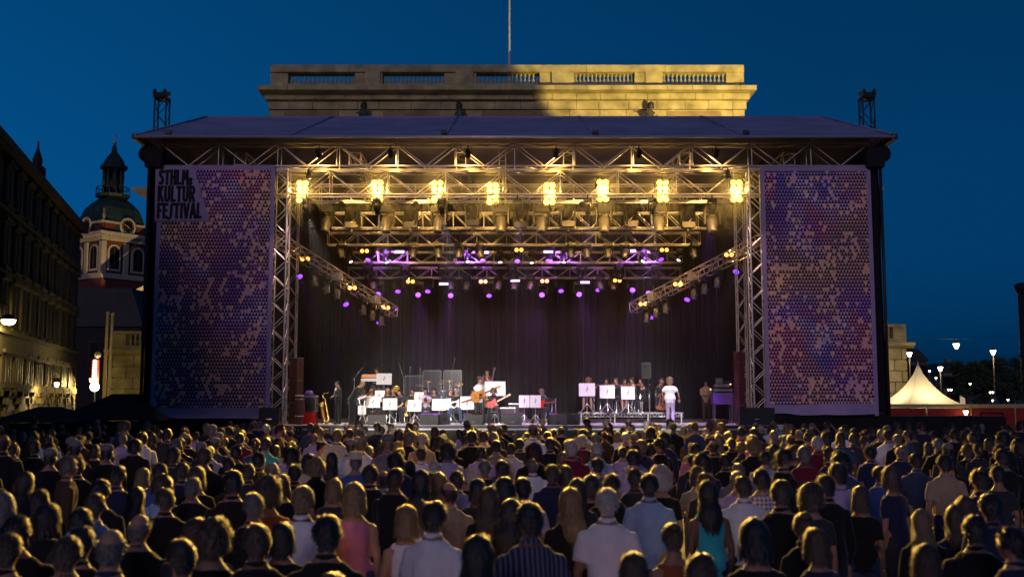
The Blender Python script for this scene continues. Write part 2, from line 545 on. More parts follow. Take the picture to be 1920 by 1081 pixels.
def moving_head(loc, aim, lensmat, label, group, body='lamp_black', k=1.0, light=None):
    t = thing('moving_head_light', label, 'stage light', loc, 0, group)
    t.scale = (k, k, k)
    link('base', basem, t); link('clamp', clampm, t)
    aim = V(aim).normalized()
    y = link('yoke', yokem, t)
    yaw = math.atan2(aim.x, -aim.y) if abs(aim.x) + abs(aim.y) > 1e-4 else 0
    y.rotation_euler = (0, 0, yaw)
    h = link('head', HEADS[body], t, (0, 0, -0.34))
    h.rotation_mode = 'QUATERNION'
    h.rotation_quaternion = (-aim).to_track_quat('Z', 'Y')
    link('lens', lens(lensmat), h)
    if light:
        power, color, cone = light
        p = V(loc) + (V((0, 0, -0.34)) + aim * 0.34) * k
        o = spot('beam', p, p + aim * 10, power, color, cone, 0.35, 0.03)
        o.parent = t
        o.location = (p - V(loc)) / k
    return t
def hung(px, py, Y, aim, lensmat, label, group, **kw):
    """place a head so that its lens shows at (px, py)"""
    k = kw.get('k', 1.0)
    a = V(aim).normalized()
    p = W(px, py, Y)
    return moving_head(p - (V((0, 0, -0.34)) + a * 0.25) * k, aim, lensmat, label, group, **kw)

gp = 'lit purple spots above the stage'
for i, (px, py) in enumerate([(709, 552), (746, 547), (784, 553), (802, 547), (845, 554), (917, 555), (1016, 553), (1052, 546), (1086, 552), (1122, 544), (1186, 544), (1216, 549)]):
    a = (rnd.uniform(-0.3, 0.3), -0.75 if i % 2 else -2.0, -1.0)
    hung(px, py, 48.5, a, 'glow_purple', 'lit purple spot hanging below the rearmost truss', gp, light=(620, PURPLE, 12) if i % 2 else (1300, (0.5, 0.10, 1.0), 15), k=1.25)
for px, py in [(690, 488), (905, 489), (970, 490), (1028, 490), (1240, 487)]:
    hung(px, py, 46.0, (rnd.uniform(-0.3, 0.3), -0.7, -1), 'glow_purple', 'lit purple spot among the white beams on the fourth truss', gp, light=(380, PURPLE, 14), k=1.25)
for px, py, Y, lb in [(562, 519, 41.6, 'lit purple spot under the upper end of the sloping truss by the lettered banner'), (649, 571, 44.6, 'lit purple spot under the middle of the sloping truss on the lettered banner side'), (711, 604, 47.2, 'lit purple spot below the lower end of the sloping truss on the lettered banner side'),
                      (1380, 510, 41.6, 'lit purple spot under the upper end of the sloping truss by the plain banner'), (1288, 562, 44.6, 'lit purple spot under the middle of the sloping truss on the plain banner side'), (1220, 595, 47.2, 'lit purple spot below the lower end of the sloping truss on the plain banner side')]:
    hung(px, py, Y, (-0.55 if px > 960 else 0.55, -0.8, -1), 'glow_purple', lb, gp, light=(420, PURPLE, 18), k=1.25)
for px, py in [(658, 491), (726, 492), (877, 491), (938, 492), (997, 493), (1057, 492), (1205, 490), (1272, 488)]:
    hung(px, py, 45.9, (0.45 if px < 800 else -0.45 if px > 1150 else rnd.uniform(-0.12, 0.12), -0.28, -1), 'glow_white', 'small lit white beam on the truss above the purple spots', 'lit white beams on the fourth truss', k=0.8, light=(260, (0.8, 0.95, 1.0), 11))
for px, py, ax in [(580, 388, 0.3), (660, 388, 0.4), (770, 388, 0.5), (886, 384, 0.2), (976, 388, -0.1), (1065, 386, -0.1), (1183, 386, -0.5), (1290, 388, -0.3), (1370, 388, -0.2)]:
    p = W(px, py + 34, 42.6)
    t = moving_head(p, (ax, -0.9, -0.9), 'dead_lens', 'large unlit dark moving head standing up on the truss under the blinders', 'unlit moving heads below the blinders', k=1.55)
    t.rotation_euler = (0, math.pi, 0)
for px in (612, 725, 823, 940, 1015, 1133, 1235, 1335):
    p = W(px, 392, 42.5)
    moving_head(p, (rnd.uniform(-.1, .1), -0.35, -1), 'dead_lens', 'bulky grey and black wash light hung on the second truss', 'unlit wash lights below the blinders', 'lamp_grey', k=1.7)
for px in (640, 775, 822, 860, 1100, 1140, 1172, 1300, 900, 1070):
    p = W(px, 458, 44.5)
    moving_head(p, (rnd.uniform(-.3, .3), -0.3, -1), 'dead_lens', 'unlit grey profile spot hung below the third truss', 'unlit profile spots below the third truss', 'lamp_grey', k=1.05)
for px in (845, 875, 935, 965, 995, 1125, 1150, 700):
    p = W(px, 519, 48.3)
    moving_head(p, (rnd.uniform(-.4, .4), -0.5, -1), 'dead_lens', 'unlit brown-lit moving head hanging under the rearmost truss', 'unlit moving heads under the rearmost truss', 'lamp_grey', k=1.1)
for px in (690, 760, 830, 960, 1090, 1160, 1230):
    p = W(px, 498, 47.6)
    moving_head(p, (rnd.uniform(-.4, .4), -0.6, -1), 'dead_lens', 'unlit black moving head between the two rear trusses', 'unlit moving heads between the rear trusses', k=1.1)
def along(px0, py0, Y0, px1, py1, Y1, t):
    return W(px0, py0, Y0).lerp(W(px1, py1, Y1), t)
for sgn, (a, nm) in ((-1, ((500, 436, 39.3, 738, 585, 48.0), 'lettered')), (1, ((1440, 446, 39.3, 1188, 577, 48.0), 'plain'))):
    for t_ in (0.33, 0.42, 0.50, 0.72, 0.80, 0.88):
        p = along(*a, t_) - V((0, 0, 0.32))
        moving_head(p, (-0.25 * sgn, -0.1, -1), 'dead_lens', 'unlit grey moving head pointing down below the sloping truss on the ' + nm + ' banner side', 'unlit heads below the sloping trusses (' + nm + ' side)', 'lamp_grey', k=1.15)
    for t_ in (0.52, 0.84):
        p = along(*a, t_)
        t = thing('dimmer_box', 'small grey box on top of the sloping truss on the ' + nm + ' banner side', 'box', p, 0, 'boxes on the sloping trusses (' + nm + ' side)')
        b = MB(); b.bbox((0, -0.26, 0.05), (0.42, 0.14, 0.34), 0.03); b.build('case', 'lamp_grey', t)
        b = MB(); b.tube([(-0.1, -0.26, 0.22), (-0.1, -0.26, 0.30), (0.1, -0.26, 0.30), (0.1, -0.26, 0.22)], 0.015, 6); b.build('handle', 'lamp_black', t)

# --- twin orange blinders and light bars
tcell = MB(); tcell.lathe([(0.07, 0.0), (0.095, 0.02), (0.098, 0.10), (0.09, 0.11), (0.06, 0.04), (0.01, 0.03)], n=12, rot=Matrix.Rotation(math.pi / 2, 3, 'X')); tcell = tcell.mesh('reflector', 'lamp_black')
tlens = MB(); tlens.lathe([(0.001, 0.108), (0.05, 0.106), (0.088, 0.095)], n=12, rot=Matrix.Rotation(math.pi / 2, 3, 'X'), caps=False); tlens = tlens.mesh('lamp_glass', 'glow_orange')
def twin(p, label, group):
    t = thing('twin_blinder', label, 'blinder light', p, 0, group)
    b = MB(); b.bbox((0, 0.05, 0), (0.44, 0.12, 0.24), 0.03); b.build('housing', 'lamp_black', t)
    b = MB(); b.tube([(-0.23, 0.04, 0), (-0.23, 0.04, 0.2), (0.23, 0.04, 0.2), (0.23, 0.04, 0)], 0.014, 6); b.build('yoke', 'lamp_black', t)
    for s in (-0.5, 0.5):
        c = link('lamp_cell', tcell, t, (s * 0.205, 0, 0)); link('lamp_glass', tlens, c)
    spot('blinder_light', p + V((0, -0.3, 0)), p + V((0, -10, -3)), 45, (1.0, 0.45, 0.1), 140, 0.5, 0.03, t)
for px, py in [(684, 471), (973, 469), (1245, 469)]: twin(W(px, py, 45.6), 'lit orange twin blinder hanging below the third truss', 'orange twin blinders below the third truss')
for px, py in [(770, 528), (906, 528), (1021, 527), (1157, 526)]: twin(W(px, py, 48.0), 'lit orange twin blinder hanging below the rearmost truss', 'orange twin blinders below the rearmost truss')
for nm, lst in (('lettered', [(573, 486, 41.6), (661, 540, 44.6), (724, 577, 47.2)]), ('plain', [(1366, 478, 41.6), (1270, 533, 44.6), (1205, 570, 47.2)])):
    for px, py, Y in lst: twin(W(px, py, Y), 'lit orange twin blinder on the sloping truss at the ' + nm + ' banner side', 'orange twin blinders on the sloping trusses (' + nm + ' side)')
for i, (px, py, Y) in enumerate([(749, 472, 46.1), (908, 473, 46.1), (1028, 472, 46.1), (1183, 470, 46.1), (832, 532, 48.1), (966, 526, 48.1), (1097, 529, 48.1)]):
    p = W(px, py, Y)
    t = thing('light_bar', 'short glowing lilac light bar ' + ('on the fourth truss' if i < 4 else 'under the rearmost truss'), 'light bar', p, 0, 'lilac light bars ' + ('on the fourth truss' if i < 4 else 'under the rearmost truss'))
    b = MB(); b.bbox((0, 0.05, 0), (0.46, 0.1, 0.16), 0.02); b.build('case', 'lamp_black', t)
    b = MB(); b.box((0, -0.004, 0), (0.42, 0.012, 0.11)); b.build('diffuser', 'glow_lilac', t)
    b = MB(); b.tube([(-0.1, 0.06, 0.08), (-0.1, 0.06, 0.22)], 0.012, 6); b.tube([(0.1, 0.06, 0.08), (0.1, 0.06, 0.22)], 0.012, 6); b.build('bracket', 'lamp_black', t)

# --- white front wash: profile spots on the truss under the front roof truss, aimed at the players
for i, (x, tx, ty, cone, pw, c) in enumerate([(-7.6, -5.8, 41.0, 32, 2500, (1.0, 0.9, 0.7)), (-5.0, -3.6, 41.2, 32, 2900, (1.0, 0.92, 0.85)), (-2.6, -1.4, 40.6, 28, 3300, (1.0, 0.86, 1.0)), (0.2, 0.6, 40.6, 30, 3100, (0.85, 0.55, 1.0)), (2.8, 3.2, 41.0, 30, 2700, (0.72, 0.40, 1.0)), (5.2, 5.2, 41.4, 30, 2700, (0.95, 0.80, 1.0)), (7.4, 7.0, 40.6, 28, 2200, (0.45, 0.16, 1.0))]):
    p = V((x, 38.9, 9.75))
    d = V((tx, ty, DECK + 0.9)) - p
    moving_head(p, d, 'dead_lens', 'black profile spot under the front trusses aimed back at the players', 'front profile spots aimed at the players', k=0.9, light=(pw, c, cone))

# --- small toner lamps that colour the inner trusses
canm = MB(); canm.lathe([(0.05, 0.2), (0.09, 0.16), (0.10, -0.12), (0.105, -0.14), (0.09, -0.14), (0.085, -0.10), (0.01, -0.09)], n=14); canm = canm.mesh('can', 'lamp_black')
canl = MB(); canl.lathe([(0.085, -0.115), (0.04, -0.118), (0.001, -0.119)], n=14, caps=False); canl = canl.mesh('lens', 'glow_orange')
canp = MB(); canp.lathe([(0.085, -0.115), (0.04, -0.118), (0.001, -0.119)], n=14, caps=False); canp = canp.mesh('lens', 'glow_purple')
def par_can(loc, target, power, color, cone, label, group, lens_m):
    t = thing('par_can', label, 'stage light', loc, 0, group)
    d = (V(target) - V(loc)).normalized()
    b = MB(); b.tube([(-.13, 0, 0), (-.13, 0, .2), (.13, 0, .2), (.13, 0, 0)], .012, 6); b.tube([(0, 0, .2), (0, 0, .3)], .02, 6); b.build('bracket', 'lamp_black', t)
    h = link('can', canm, t); h.rotation_mode = 'QUATERNION'; h.rotation_quaternion = (-d).to_track_quat('Z', 'Y')
    link('lens', lens_m, h)
    spot('toner', V(loc) + d * .2, target, power, color, cone, .6, .04, t)
for k, x in enumerate((-6.4, -3.6, -0.6, 2.6, 5.4, 7.6)):
    par_can((x, 39.7, 9.75), (x * .9, 44.0, 9.3), 640, (1.0, 0.54, 0.12), 80, 'small amber lamp can turned back onto the inner trusses', 'amber cans lighting the inner trusses', canl)
for k, x in enumerate((-5.6, -1.8, 2.2, 6.0)):
    par_can((x, 44.9, 8.75), (x * .9, 47.6, 8.35), 330, (0.58, 0.16, 1.0), 80, 'small violet lamp can turned back onto the rearmost truss', 'violet cans lighting the rear trusses', canp)

# --- follow spots on the control tower behind the audience, trained on the players
ft = thing('control_tower', 'scaffold control tower behind the audience carrying four follow spots', 'tower', (0, -9, 0))
for sx in (-2.6, 2.6):
    for sy in (-.9, .9): rod('upright', (sx, sy, 0), (sx, sy, 8.6), .03, 'aluminium', ft)
for z in (2.8, 5.6, 8.0):
    for sy in (-.9, .9): rod('ledger', (-2.6, sy, z), (2.6, sy, z), .024, 'aluminium', ft)
    for sx in (-2.6, 2.6): rod('ledger', (sx, -.9, z), (sx, .9, z), .024, 'aluminium', ft)
b = MB(); b.box((0, 0, 5.7), (5.1, 1.7, .06)); b.build('platform', 'lamp_grey', ft)
for x, tx, tz, cone, pw, c in ((-2.1, -4.3, 2.75, 7.0, 100000, (1.0, .92, .84)), (-.7, -1.2, 2.7, 4.6, 80000, (1.0, .93, .85)), (.7, 1.0, 2.6, 4.6, 50000, (.95, .86, 1.0)), (2.1, 4.9, 2.75, 6.4, 75000, (1.0, .93, .9))):
    p = V((x, -9 + .75, 7.2)); d = (V((tx, 41.0, tz)) - p).normalized()
    b = MB(); R = d.to_track_quat('Z', 'Y').to_matrix(); b.lathe([(.12, -.5), (.16, -.45), (.17, .2), (.13, .25), (.13, .5)], V((x, .75, 7.2)) - d * .6, 16, rot=R); b.build('follow_spot', 'lamp_black', ft)
    rod('spot_stand', (x, .75 - .6 * d.y, 5.73), (x, .75 - .6 * d.y, 7.1), .03, 'lamp_grey', ft)
    spot('follow_beam', p, (tx, 41.0, tz), pw * 1.2, c, cone * 1.15, 1.0, .06, ft)

for sx, nm in ((-1, 'lettered'), (1, 'plain')):
    xt = W(524 if sx < 0 else 1420, 560, 38.75).x
    par_can((xt - sx * 1.1, 38.15, 10.55), (xt, 38.7, 4.5), 700, (1.0, 0.62, 0.55), 50, 'small lamp can lighting the ' + nm + ' banner tower from above', None, canl)

for x in (-7.0, -4.4, -1.6, 1.6, 4.6, 7.4):
    par_can((x, 37.95, 11.3), (x, 39.3, 10.3), 150, (1.0, 0.55, 0.13), 150, 'small amber lamp can under the canvas eave lighting the front trusses', 'amber cans under the canvas eave', canl)

# ================================================================== banners
def banner_mat(name, seed):
    m = bpy.data.materials.new(name); m.use_nodes = True
    n = m.node_tree.nodes; l = m.node_tree.links
    bs = n['Principled BSDF']; bs.inputs['Roughness'].default_value = 0.7
    tc = n.new('ShaderNodeTexCoord'); sp = n.new('ShaderNodeSeparateXYZ')
    l.new(tc.outputs['Object'], sp.inputs[0])
    def mth(op, a, b=None, c=None):
        k = n.new('ShaderNodeMath'); k.operation = op
        for i, q in enumerate((a, b, c)):
            if q is None: continue
            if isinstance(q, (int, float)): k.inputs[i].default_value = q
            else: l.new(q, k.inputs[i])
        return k.outputs[0]
    X = mth('DIVIDE', sp.outputs[0], 0.116); Z = mth('DIVIDE', sp.outputs[2], 0.128)
    row = mth('FLOOR', Z); v = mth('FRACT', Z)
    xs = mth('ADD', X, mth('MULTIPLY', mth('MODULO', row, 2.0), 0.5))
    u = mth('FRACT', xs); cx = mth('FLOOR', xs)
    tri = mth('LESS_THAN', mth('MULTIPLY', mth('ABSOLUTE', mth('SUBTRACT', u, 0.5)), 1.80), mth('SUBTRACT', 1.0, mth('MULTIPLY', v, 0.93)))
    cell = n.new('ShaderNodeCombineXYZ'); l.new(cx, cell.inputs[0]); l.new(row, cell.inputs[1]); cell.inputs[2].default_value = seed
    wn_ = n.new('ShaderNodeTexWhiteNoise'); l.new(cell.outputs[0], wn_.inputs['Vector'])
    def nz(scale, off, detail=2):
        mp = n.new('ShaderNodeMapping'); mp.inputs['Location'].default_value = (off, off * 0.7, seed * 3.1)
        l.new(tc.outputs['Object'], mp.inputs[0])
        k = n.new('ShaderNodeTexNoise'); k.inputs['Scale'].default_value = scale; k.inputs['Detail'].default_value = detail
        l.new(mp.outputs[0], k.inputs['Vector']); return k.outputs[0]
    clump = nz(1.0, 3.0, 3)
    X2 = mth('DIVIDE', sp.outputs[0], 0.232); Z2 = mth('DIVIDE', sp.outputs[2], 0.256)
    row2 = mth('FLOOR', Z2); v2 = mth('FRACT', Z2)
    xs2 = mth('ADD', X2, mth('MULTIPLY', mth('MODULO', row2, 2.0), 0.5)); u2 = mth('FRACT', xs2)
    down = mth('LESS_THAN', mth('MULTIPLY', mth('ABSOLUTE', mth('SUBTRACT', u2, 0.5)), 2.0), v2)
    cell2 = n.new('ShaderNodeCombineXYZ'); l.new(mth('FLOOR', xs2), cell2.inputs[0]); l.new(row2, cell2.inputs[1]); cell2.inputs[2].default_value = seed + 0.5
    wn2 = n.new('ShaderNodeTexWhiteNoise'); l.new(cell2.outputs[0], wn2.inputs['Vector'])
    pick = mth('GREATER_THAN', mth('ADD', mth('MULTIPLY', wn2.outputs[0], 0.55), clump), 0.93)
    gone2 = mth('MULTIPLY', pick, down)
    single = mth('MULTIPLY', mth('GREATER_THAN', mth('ADD', mth('MULTIPLY', wn_.outputs[0], 0.6), clump), 1.04), tri)
    gone = mth('MAXIMUM', gone2, single)
    dark = mth('MULTIPLY', tri, mth('SUBTRACT', 1.0, gone))
    def mix(f, a, b):
        k = n.new('ShaderNodeMix'); k.data_type = 'RGBA'
        if isinstance(f, float): k.inputs[0].default_value = f
        else: l.new(f, k.inputs[0])
        for i, q in ((6, a), (7, b)):
            if isinstance(q, tuple): k.inputs[i].default_value = (*q, 1)
            else: l.new(q, k.inputs[i])
        return k.outputs[2]
    def step(s, lo, hi):
        k = n.new('ShaderNodeMapRange'); k.inputs[1].default_value = lo; k.inputs[2].default_value = hi
        l.new(s, k.inputs[0]); return k.outputs[0]
    c = mix(step(nz(0.42, 7.0), 0.46, 0.56), (0.52, 0.20, 0.68), (0.88, 0.27, 0.42))
    c = mix(step(nz(0.5, 15.0), 0.56, 0.66), c, (0.29, 0.23, 0.80))
    c = mix(step(nz(0.8, 23.0), 0.54, 0.66), c, (0.82, 0.60, 0.92))
    c = mix(step(nz(0.33, 41.0, 1), 0.44, 0.62), c, (0.85, 0.48, 0.32))
    c = mix(step(nz(0.30, 31.0, 1), 0.52, 0.68), c, (0.22, 0.10, 0.40))
    c = mix(mth('MULTIPLY', gone, 0.75), c, (0.92, 0.55, 0.30))
    c = mix(dark, c, (0.022, 0.012, 0.03))
    # faint unevenness of the print
    c2 = mix(step(nz(14.0, 2.0, 4), 0.3, 0.7), (0.8, 0.8, 0.8), (1.15, 1.15, 1.15))
    mm = n.new('ShaderNodeMix'); mm.data_type = 'RGBA'; mm.blend_type = 'MULTIPLY'; mm.inputs[0].default_value = 1.0
    l.new(c, mm.inputs[6]); l.new(c2, mm.inputs[7])
    l.new(mm.outputs[2], bs.inputs['Base Color'])
    MATS[name] = m
    return m
banner_mat('triangle_print_a', 1.0); banner_mat('triangle_print_b', 5.0)
mat('banner_white', (0.40, 0.31, 0.50), 0.75, 0, 0.1, 1.5)
mat('banner_black', (0.012, 0.010, 0.014), 0.8, 0, 0.1, 3)

def sheet(b, x0, x1, z0, z1, y, nx, nz_, amp, seed, hem=0.0):
    vs = []
    for j in range(nz_ + 1):
        for i in range(nx + 1):
            x = x0 + (x1 - x0) * i / nx; z = z0 + (z1 - z0) * j / nz_
            dz = hem * (0.4 + noise.noise((x * 0.9, seed, 0))) if j == 0 else 0
            vs.append((x, y + amp * noise.noise((x * 0.5, z * 0.35, seed)), z + dz))
    b.add(vs, [(j * (nx + 1) + i, j * (nx + 1) + i + 1, (j + 1) * (nx + 1) + i + 1, (j + 1) * (nx + 1) + i) for j in range(nz_) for i in range(nx)], 0, True)

def make_banner(x0, x1, z0, z1, label, printm, seed):
    t = thing('stage_banner', label, 'banner', (x0, 38.35, z0))
    w, h = x1 - x0, z1 - z0
    b = MB(); sheet(b, 0.14, w - 0.14, 0.42, h - 0.15, 0, 14, 26, 0.03, seed); b.build('triangle_print', printm, t)
    b = MB()
    sheet(b, 0.0, 0.15, 0.0, h, -0.01, 2, 26, 0.02, seed); sheet(b, w - 0.15, w, 0.0, h, -0.01, 2, 26, 0.02, seed + 2)
    b.build('side_border', 'banner_white', t)
    b = MB(); sheet(b, 0.151, w - 0.151, h - 0.16, h, -0.015, 14, 2, 0.02, seed); b.build('top_border', 'banner_white', t)
    b = MB(); sheet(b, 0.151, w - 0.151, 0.0, 0.43, -0.02, 20, 5, 0.16, seed + 4, 0.1); b.build('bottom_hem', 'banner_white', t)
    return t, w, h
BL, bw, bh = make_banner(-12.93, -8.66, 1.72, 10.95, 'tall triangle-patterned banner with black festival lettering at its top', 'triangle_print_a', 1.0)
make_banner(9.08, 13.1, 1.86, 10.9, 'tall triangle-patterned banner without any lettering', 'triangle_print_b', 9.0)
# title panel with a saw-toothed lower edge
def loc_bl(px, py):
    p = W(px, py, 38.3); return p.x + 12.93, p.z - 1.72
p0 = loc_bl(292, 310); p1 = loc_bl(362, 310); p2 = loc_bl(393, 417); p3_ = loc_bl(290, 417)
prof = [p0, p1]
for k in range(1, 9): prof.append((p1[0] + (p2[0] - p1[0]) * k / 8 + (0.05 if k % 2 else 0), p1[1] + (p2[1] - p1[1]) * k / 8))
nt = 17
for k in range(nt):
    xa = p2[0] + (p3_[0] - p2[0]) * (k + 0.5) / nt; xb = p2[0] + (p3_[0] - p2[0]) * (k + 1) / nt
    prof += [(xa, p2[1] + 0.11), (xb, p2[1])]
b = MB(); b.prism(prof, -0.06, -0.05); b.build('title_panel', 'banner_white', BL)
GL = {
 'S': (0.46, [[(.43, .80), (.36, .94), (.20, .95), (.10, .84), (.12, .66), (.30, .48), (.38, .30), (.32, .10), (.18, .05), (.06, .16)]]),
 'T': (0.46, [[(0, .93), (.46, .93)], [(.23, .93), (.23, 0)]]),
 'H': (0.5, [[(.08, 0), (.08, 1)], [(.42, 0), (.42, 1)], [(.08, .5), (.42, .5)]]),
 'L': (0.4, [[(.08, 1), (.08, 0)], [(.0, .07), (.40, .07)]]),
 'M': (0.62, [[(.08, 0), (.12, 1)], [(.12, .98), (.31, .35)], [(.31, .35), (.50, .98)], [(.50, 1), (.54, 0)]]),
 'K': (0.5, [[(.08, 0), (.08, 1)], [(.08, .42), (.42, 1)], [(.2, .55), (.46, 0)]]),
 'U': (0.5, [[(.08, 1), (.08, .22), (.16, .07), (.34, .07), (.42, .22), (.42, 1)]]),
 'R': (0.5, [[(.08, 0), (.08, 1)], [(.08, .93), (.32, .93), (.42, .80), (.40, .60), (.30, .50), (.08, .50)], [(.24, .5), (.44, 0)]]),
 'F': (0.42, [[(.08, 0), (.08, 1)], [(.0, .93), (.42, .93)], [(.08, .52), (.34, .52)]]),
 'E': (0.42, [[(.08, 0), (.08, 1)], [(.08, .93), (.42, .93)], [(.08, .52), (.36, .52)], [(.0, .07), (.42, .07)]]),
 'J': (0.40, [[(.62, .93), (.34, .93), (.24, .80), (.22, .2), (.12, -.02), (-.10, -.02)]]),
 'I': (0.2, [[(.10, 0), (.10, 1)]]),
 'V': (0.5, [[(.04, 1), (.24, 0)], [(.24, 0), (.46, 1)]]),
 'A': (0.52, [[(.04, 0), (.26, 1)], [(.26, 1), (.48, 0)], [(.12, .3), (.40, .3)]]),
}
def line_of(text, px0, px1, pyt, pyb, parent):
    x0, zt = loc_bl(px0, pyt); x1, zb = loc_bl(px1, pyb)
    tot = sum(GL[c][0] for c in text) + 0.12 * (len(text) - 1)
    kx = (x1 - x0) / tot; kz = zt - zb; x = x0
    for c in text:
        b = MB(); i = 0; T = 0.062
        for pl in GL[c][1]:
            for (a, q) in zip(pl[:-1], pl[1:]):
                A = V((x + a[0] * kx, 0, zb + a[1] * kz)); B = V((x + q[0] * kx, 0, zb + q[1] * kz))
                d = (B - A).normalized(); s = V((-d.z, 0, d.x)) * T * 0.82; e = d * T * 0.35
                y = -0.066 - 0.0007 * i; i += 1
                b.add([(*(P + o),) for P, o in ((A - e, -s), (B + e, -s), (B + e, s), (A - e, s))], [(0, 1, 2, 3)])
                b.v = [(q_[0], y if abs(q_[1]) < 1e-6 else q_[1], q_[2]) for q_ in b.v]
        b.build('letter', 'banner_black', parent)
        x += (GL[c][0] + 0.12) * kx
line_of('STHLM', 299, 353, 319, 346, BL)
line_of('S', 354.5, 359.5, 335, 346, BL)
line_of('KULTUR', 297, 365, 349, 378, BL)
line_of('FEJTIVAL', 296, 377, 381, 409, BL)

# ================================================================== palace behind the stage
mat('palace_stone', (0.46, 0.385, 0.17), 0.85, 0, 0.42, 0.9, 0.7, 3)
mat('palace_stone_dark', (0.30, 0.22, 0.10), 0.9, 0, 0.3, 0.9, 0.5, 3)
mat('statue_bronze', (0.10, 0.085, 0.05), 0.6, 0.2, 0.3, 4)
mat('pole_white', (0.62, 0.62, 0.60), 0.5)
PY = 75.0
pal = thing('palace', 'pale stone palace with balustraded roof standing behind the stage', 'building', (0, PY, 0))
def pz(py, Y=PY): return W(960, py, Y).z
def pxx(px, py=150, Y=PY): return W(px, py, Y).x
zT, zR, zB0, zC0, zC1, zC2 = pz(123), pz(136), pz(158), pz(169), pz(179), pz(190)
xl, xr = pxx(507), pxx(1395)
secs = [(540, 665), (717, 833), (893, 1012), (1077, 1190), (1243, 1362)]
piers = [(507, 540), (665, 717), (833, 893), (1012, 1077), (1190, 1243), (1362, 1395)]
for a, c in piers:
    b = MB(); b.box(((pxx(a) + pxx(c)) / 2, 0.45, (zR + zB0) / 2), (pxx(c) - pxx(a), 0.9, zR - zB0)); b.build('balustrade_pier', 'palace_stone', pal)
    if a not in (507, 1362):
        b = MB(); b.box(((pxx(a + 22) + pxx(c - 6)) / 2, -0.08, (zT + zC0) / 2 + 0.02), ((pxx(c) - pxx(a)) * 0.55, 0.16, zT - zC0 - 0.06)); b.build('pier_panel', 'palace_stone', pal)
nr = 6
for k in range(nr):
    w = (xr - xl) / nr; x = xl + w * (k + 0.5)
    b = MB(); b.box((x, 0.42, (zT + zR) / 2), (w - 0.03, 1.15, zT - zR)); b.build('coping_stone', 'palace_stone', pal)
    b = MB(); b.box((x, 0.42, (zB0 + zC0) / 2), (w - 0.03, 1.1, zB0 - zC0)); b.build('plinth_stone', 'palace_stone', pal)
balm = MB(); hb = zR - zB0
balm.lathe([(0.10, 0), (0.10, 0.06 * hb), (0.055, 0.12 * hb), (0.12, 0.34 * hb), (0.10, 0.46 * hb), (0.05, 0.62 * hb), (0.05, 0.76 * hb), (0.085, 0.86 * hb), (0.10, 0.94 * hb), (0.10, hb)], n=8)
balm = balm.mesh('baluster', 'palace_stone')
for a, c in secs:
    n = 15
    for k in range(n):
        x = pxx(a) + (pxx(c) - pxx(a)) * (k + 0.5) / n
        link('baluster', balm, pal, (x, 0.45, zB0))
# cornice courses of separate stones, stepped outwards
for row, (za, zb_, out, m) in enumerate([(zC0, zC0 - 0.35, 1.25, 'palace_stone'), (zC0 - 0.36, zC1, 1.0, 'palace_stone'), (zC1 - 0.01, zC2, 0.55, 'palace_stone'), (zC2 - 0.01, pz(206), 0.2, 'palace_stone'), (pz(206) - 0.01, pz(232), 0.0, 'palace_stone')]):
    x = xl - out * 0.5; end = xr + out * 0.5
    r2 = random.Random(row)
    while x < end - 0.01:
        w = min(r2.uniform(1.3, 2.3), end - x)
        if end - x - w < 0.5: w = end - x
        b = MB(); b.box((x + w / 2, 1.0 - out / 2 - r2.uniform(0, 0.02), (za + zb_) / 2), (w - 0.03, 2.0 + out, za - zb_ - 0.02)); b.build('cornice_stone', m, pal)
        x += w
b = MB(); b.box(((xl + xr) / 2, 10, pz(232) / 2), (xr - xl - 0.2, 19.5, pz(232))); b.build('wall', 'palace_stone', pal)
b = MB(); b.box(((xl + xr) / 2, 10.5, zC0 - 0.6), (xr - xl - 0.4, 17.5, 1.2)); b.build('roof_terrace', 'palace_stone_dark', pal)
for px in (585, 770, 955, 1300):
    b = MB(); x = pxx(px); b.box((x, -0.02, pz(217)), (3.9, 0.12, pz(209) - pz(225))); b.build('frieze_panel', 'palace_stone_dark', pal)
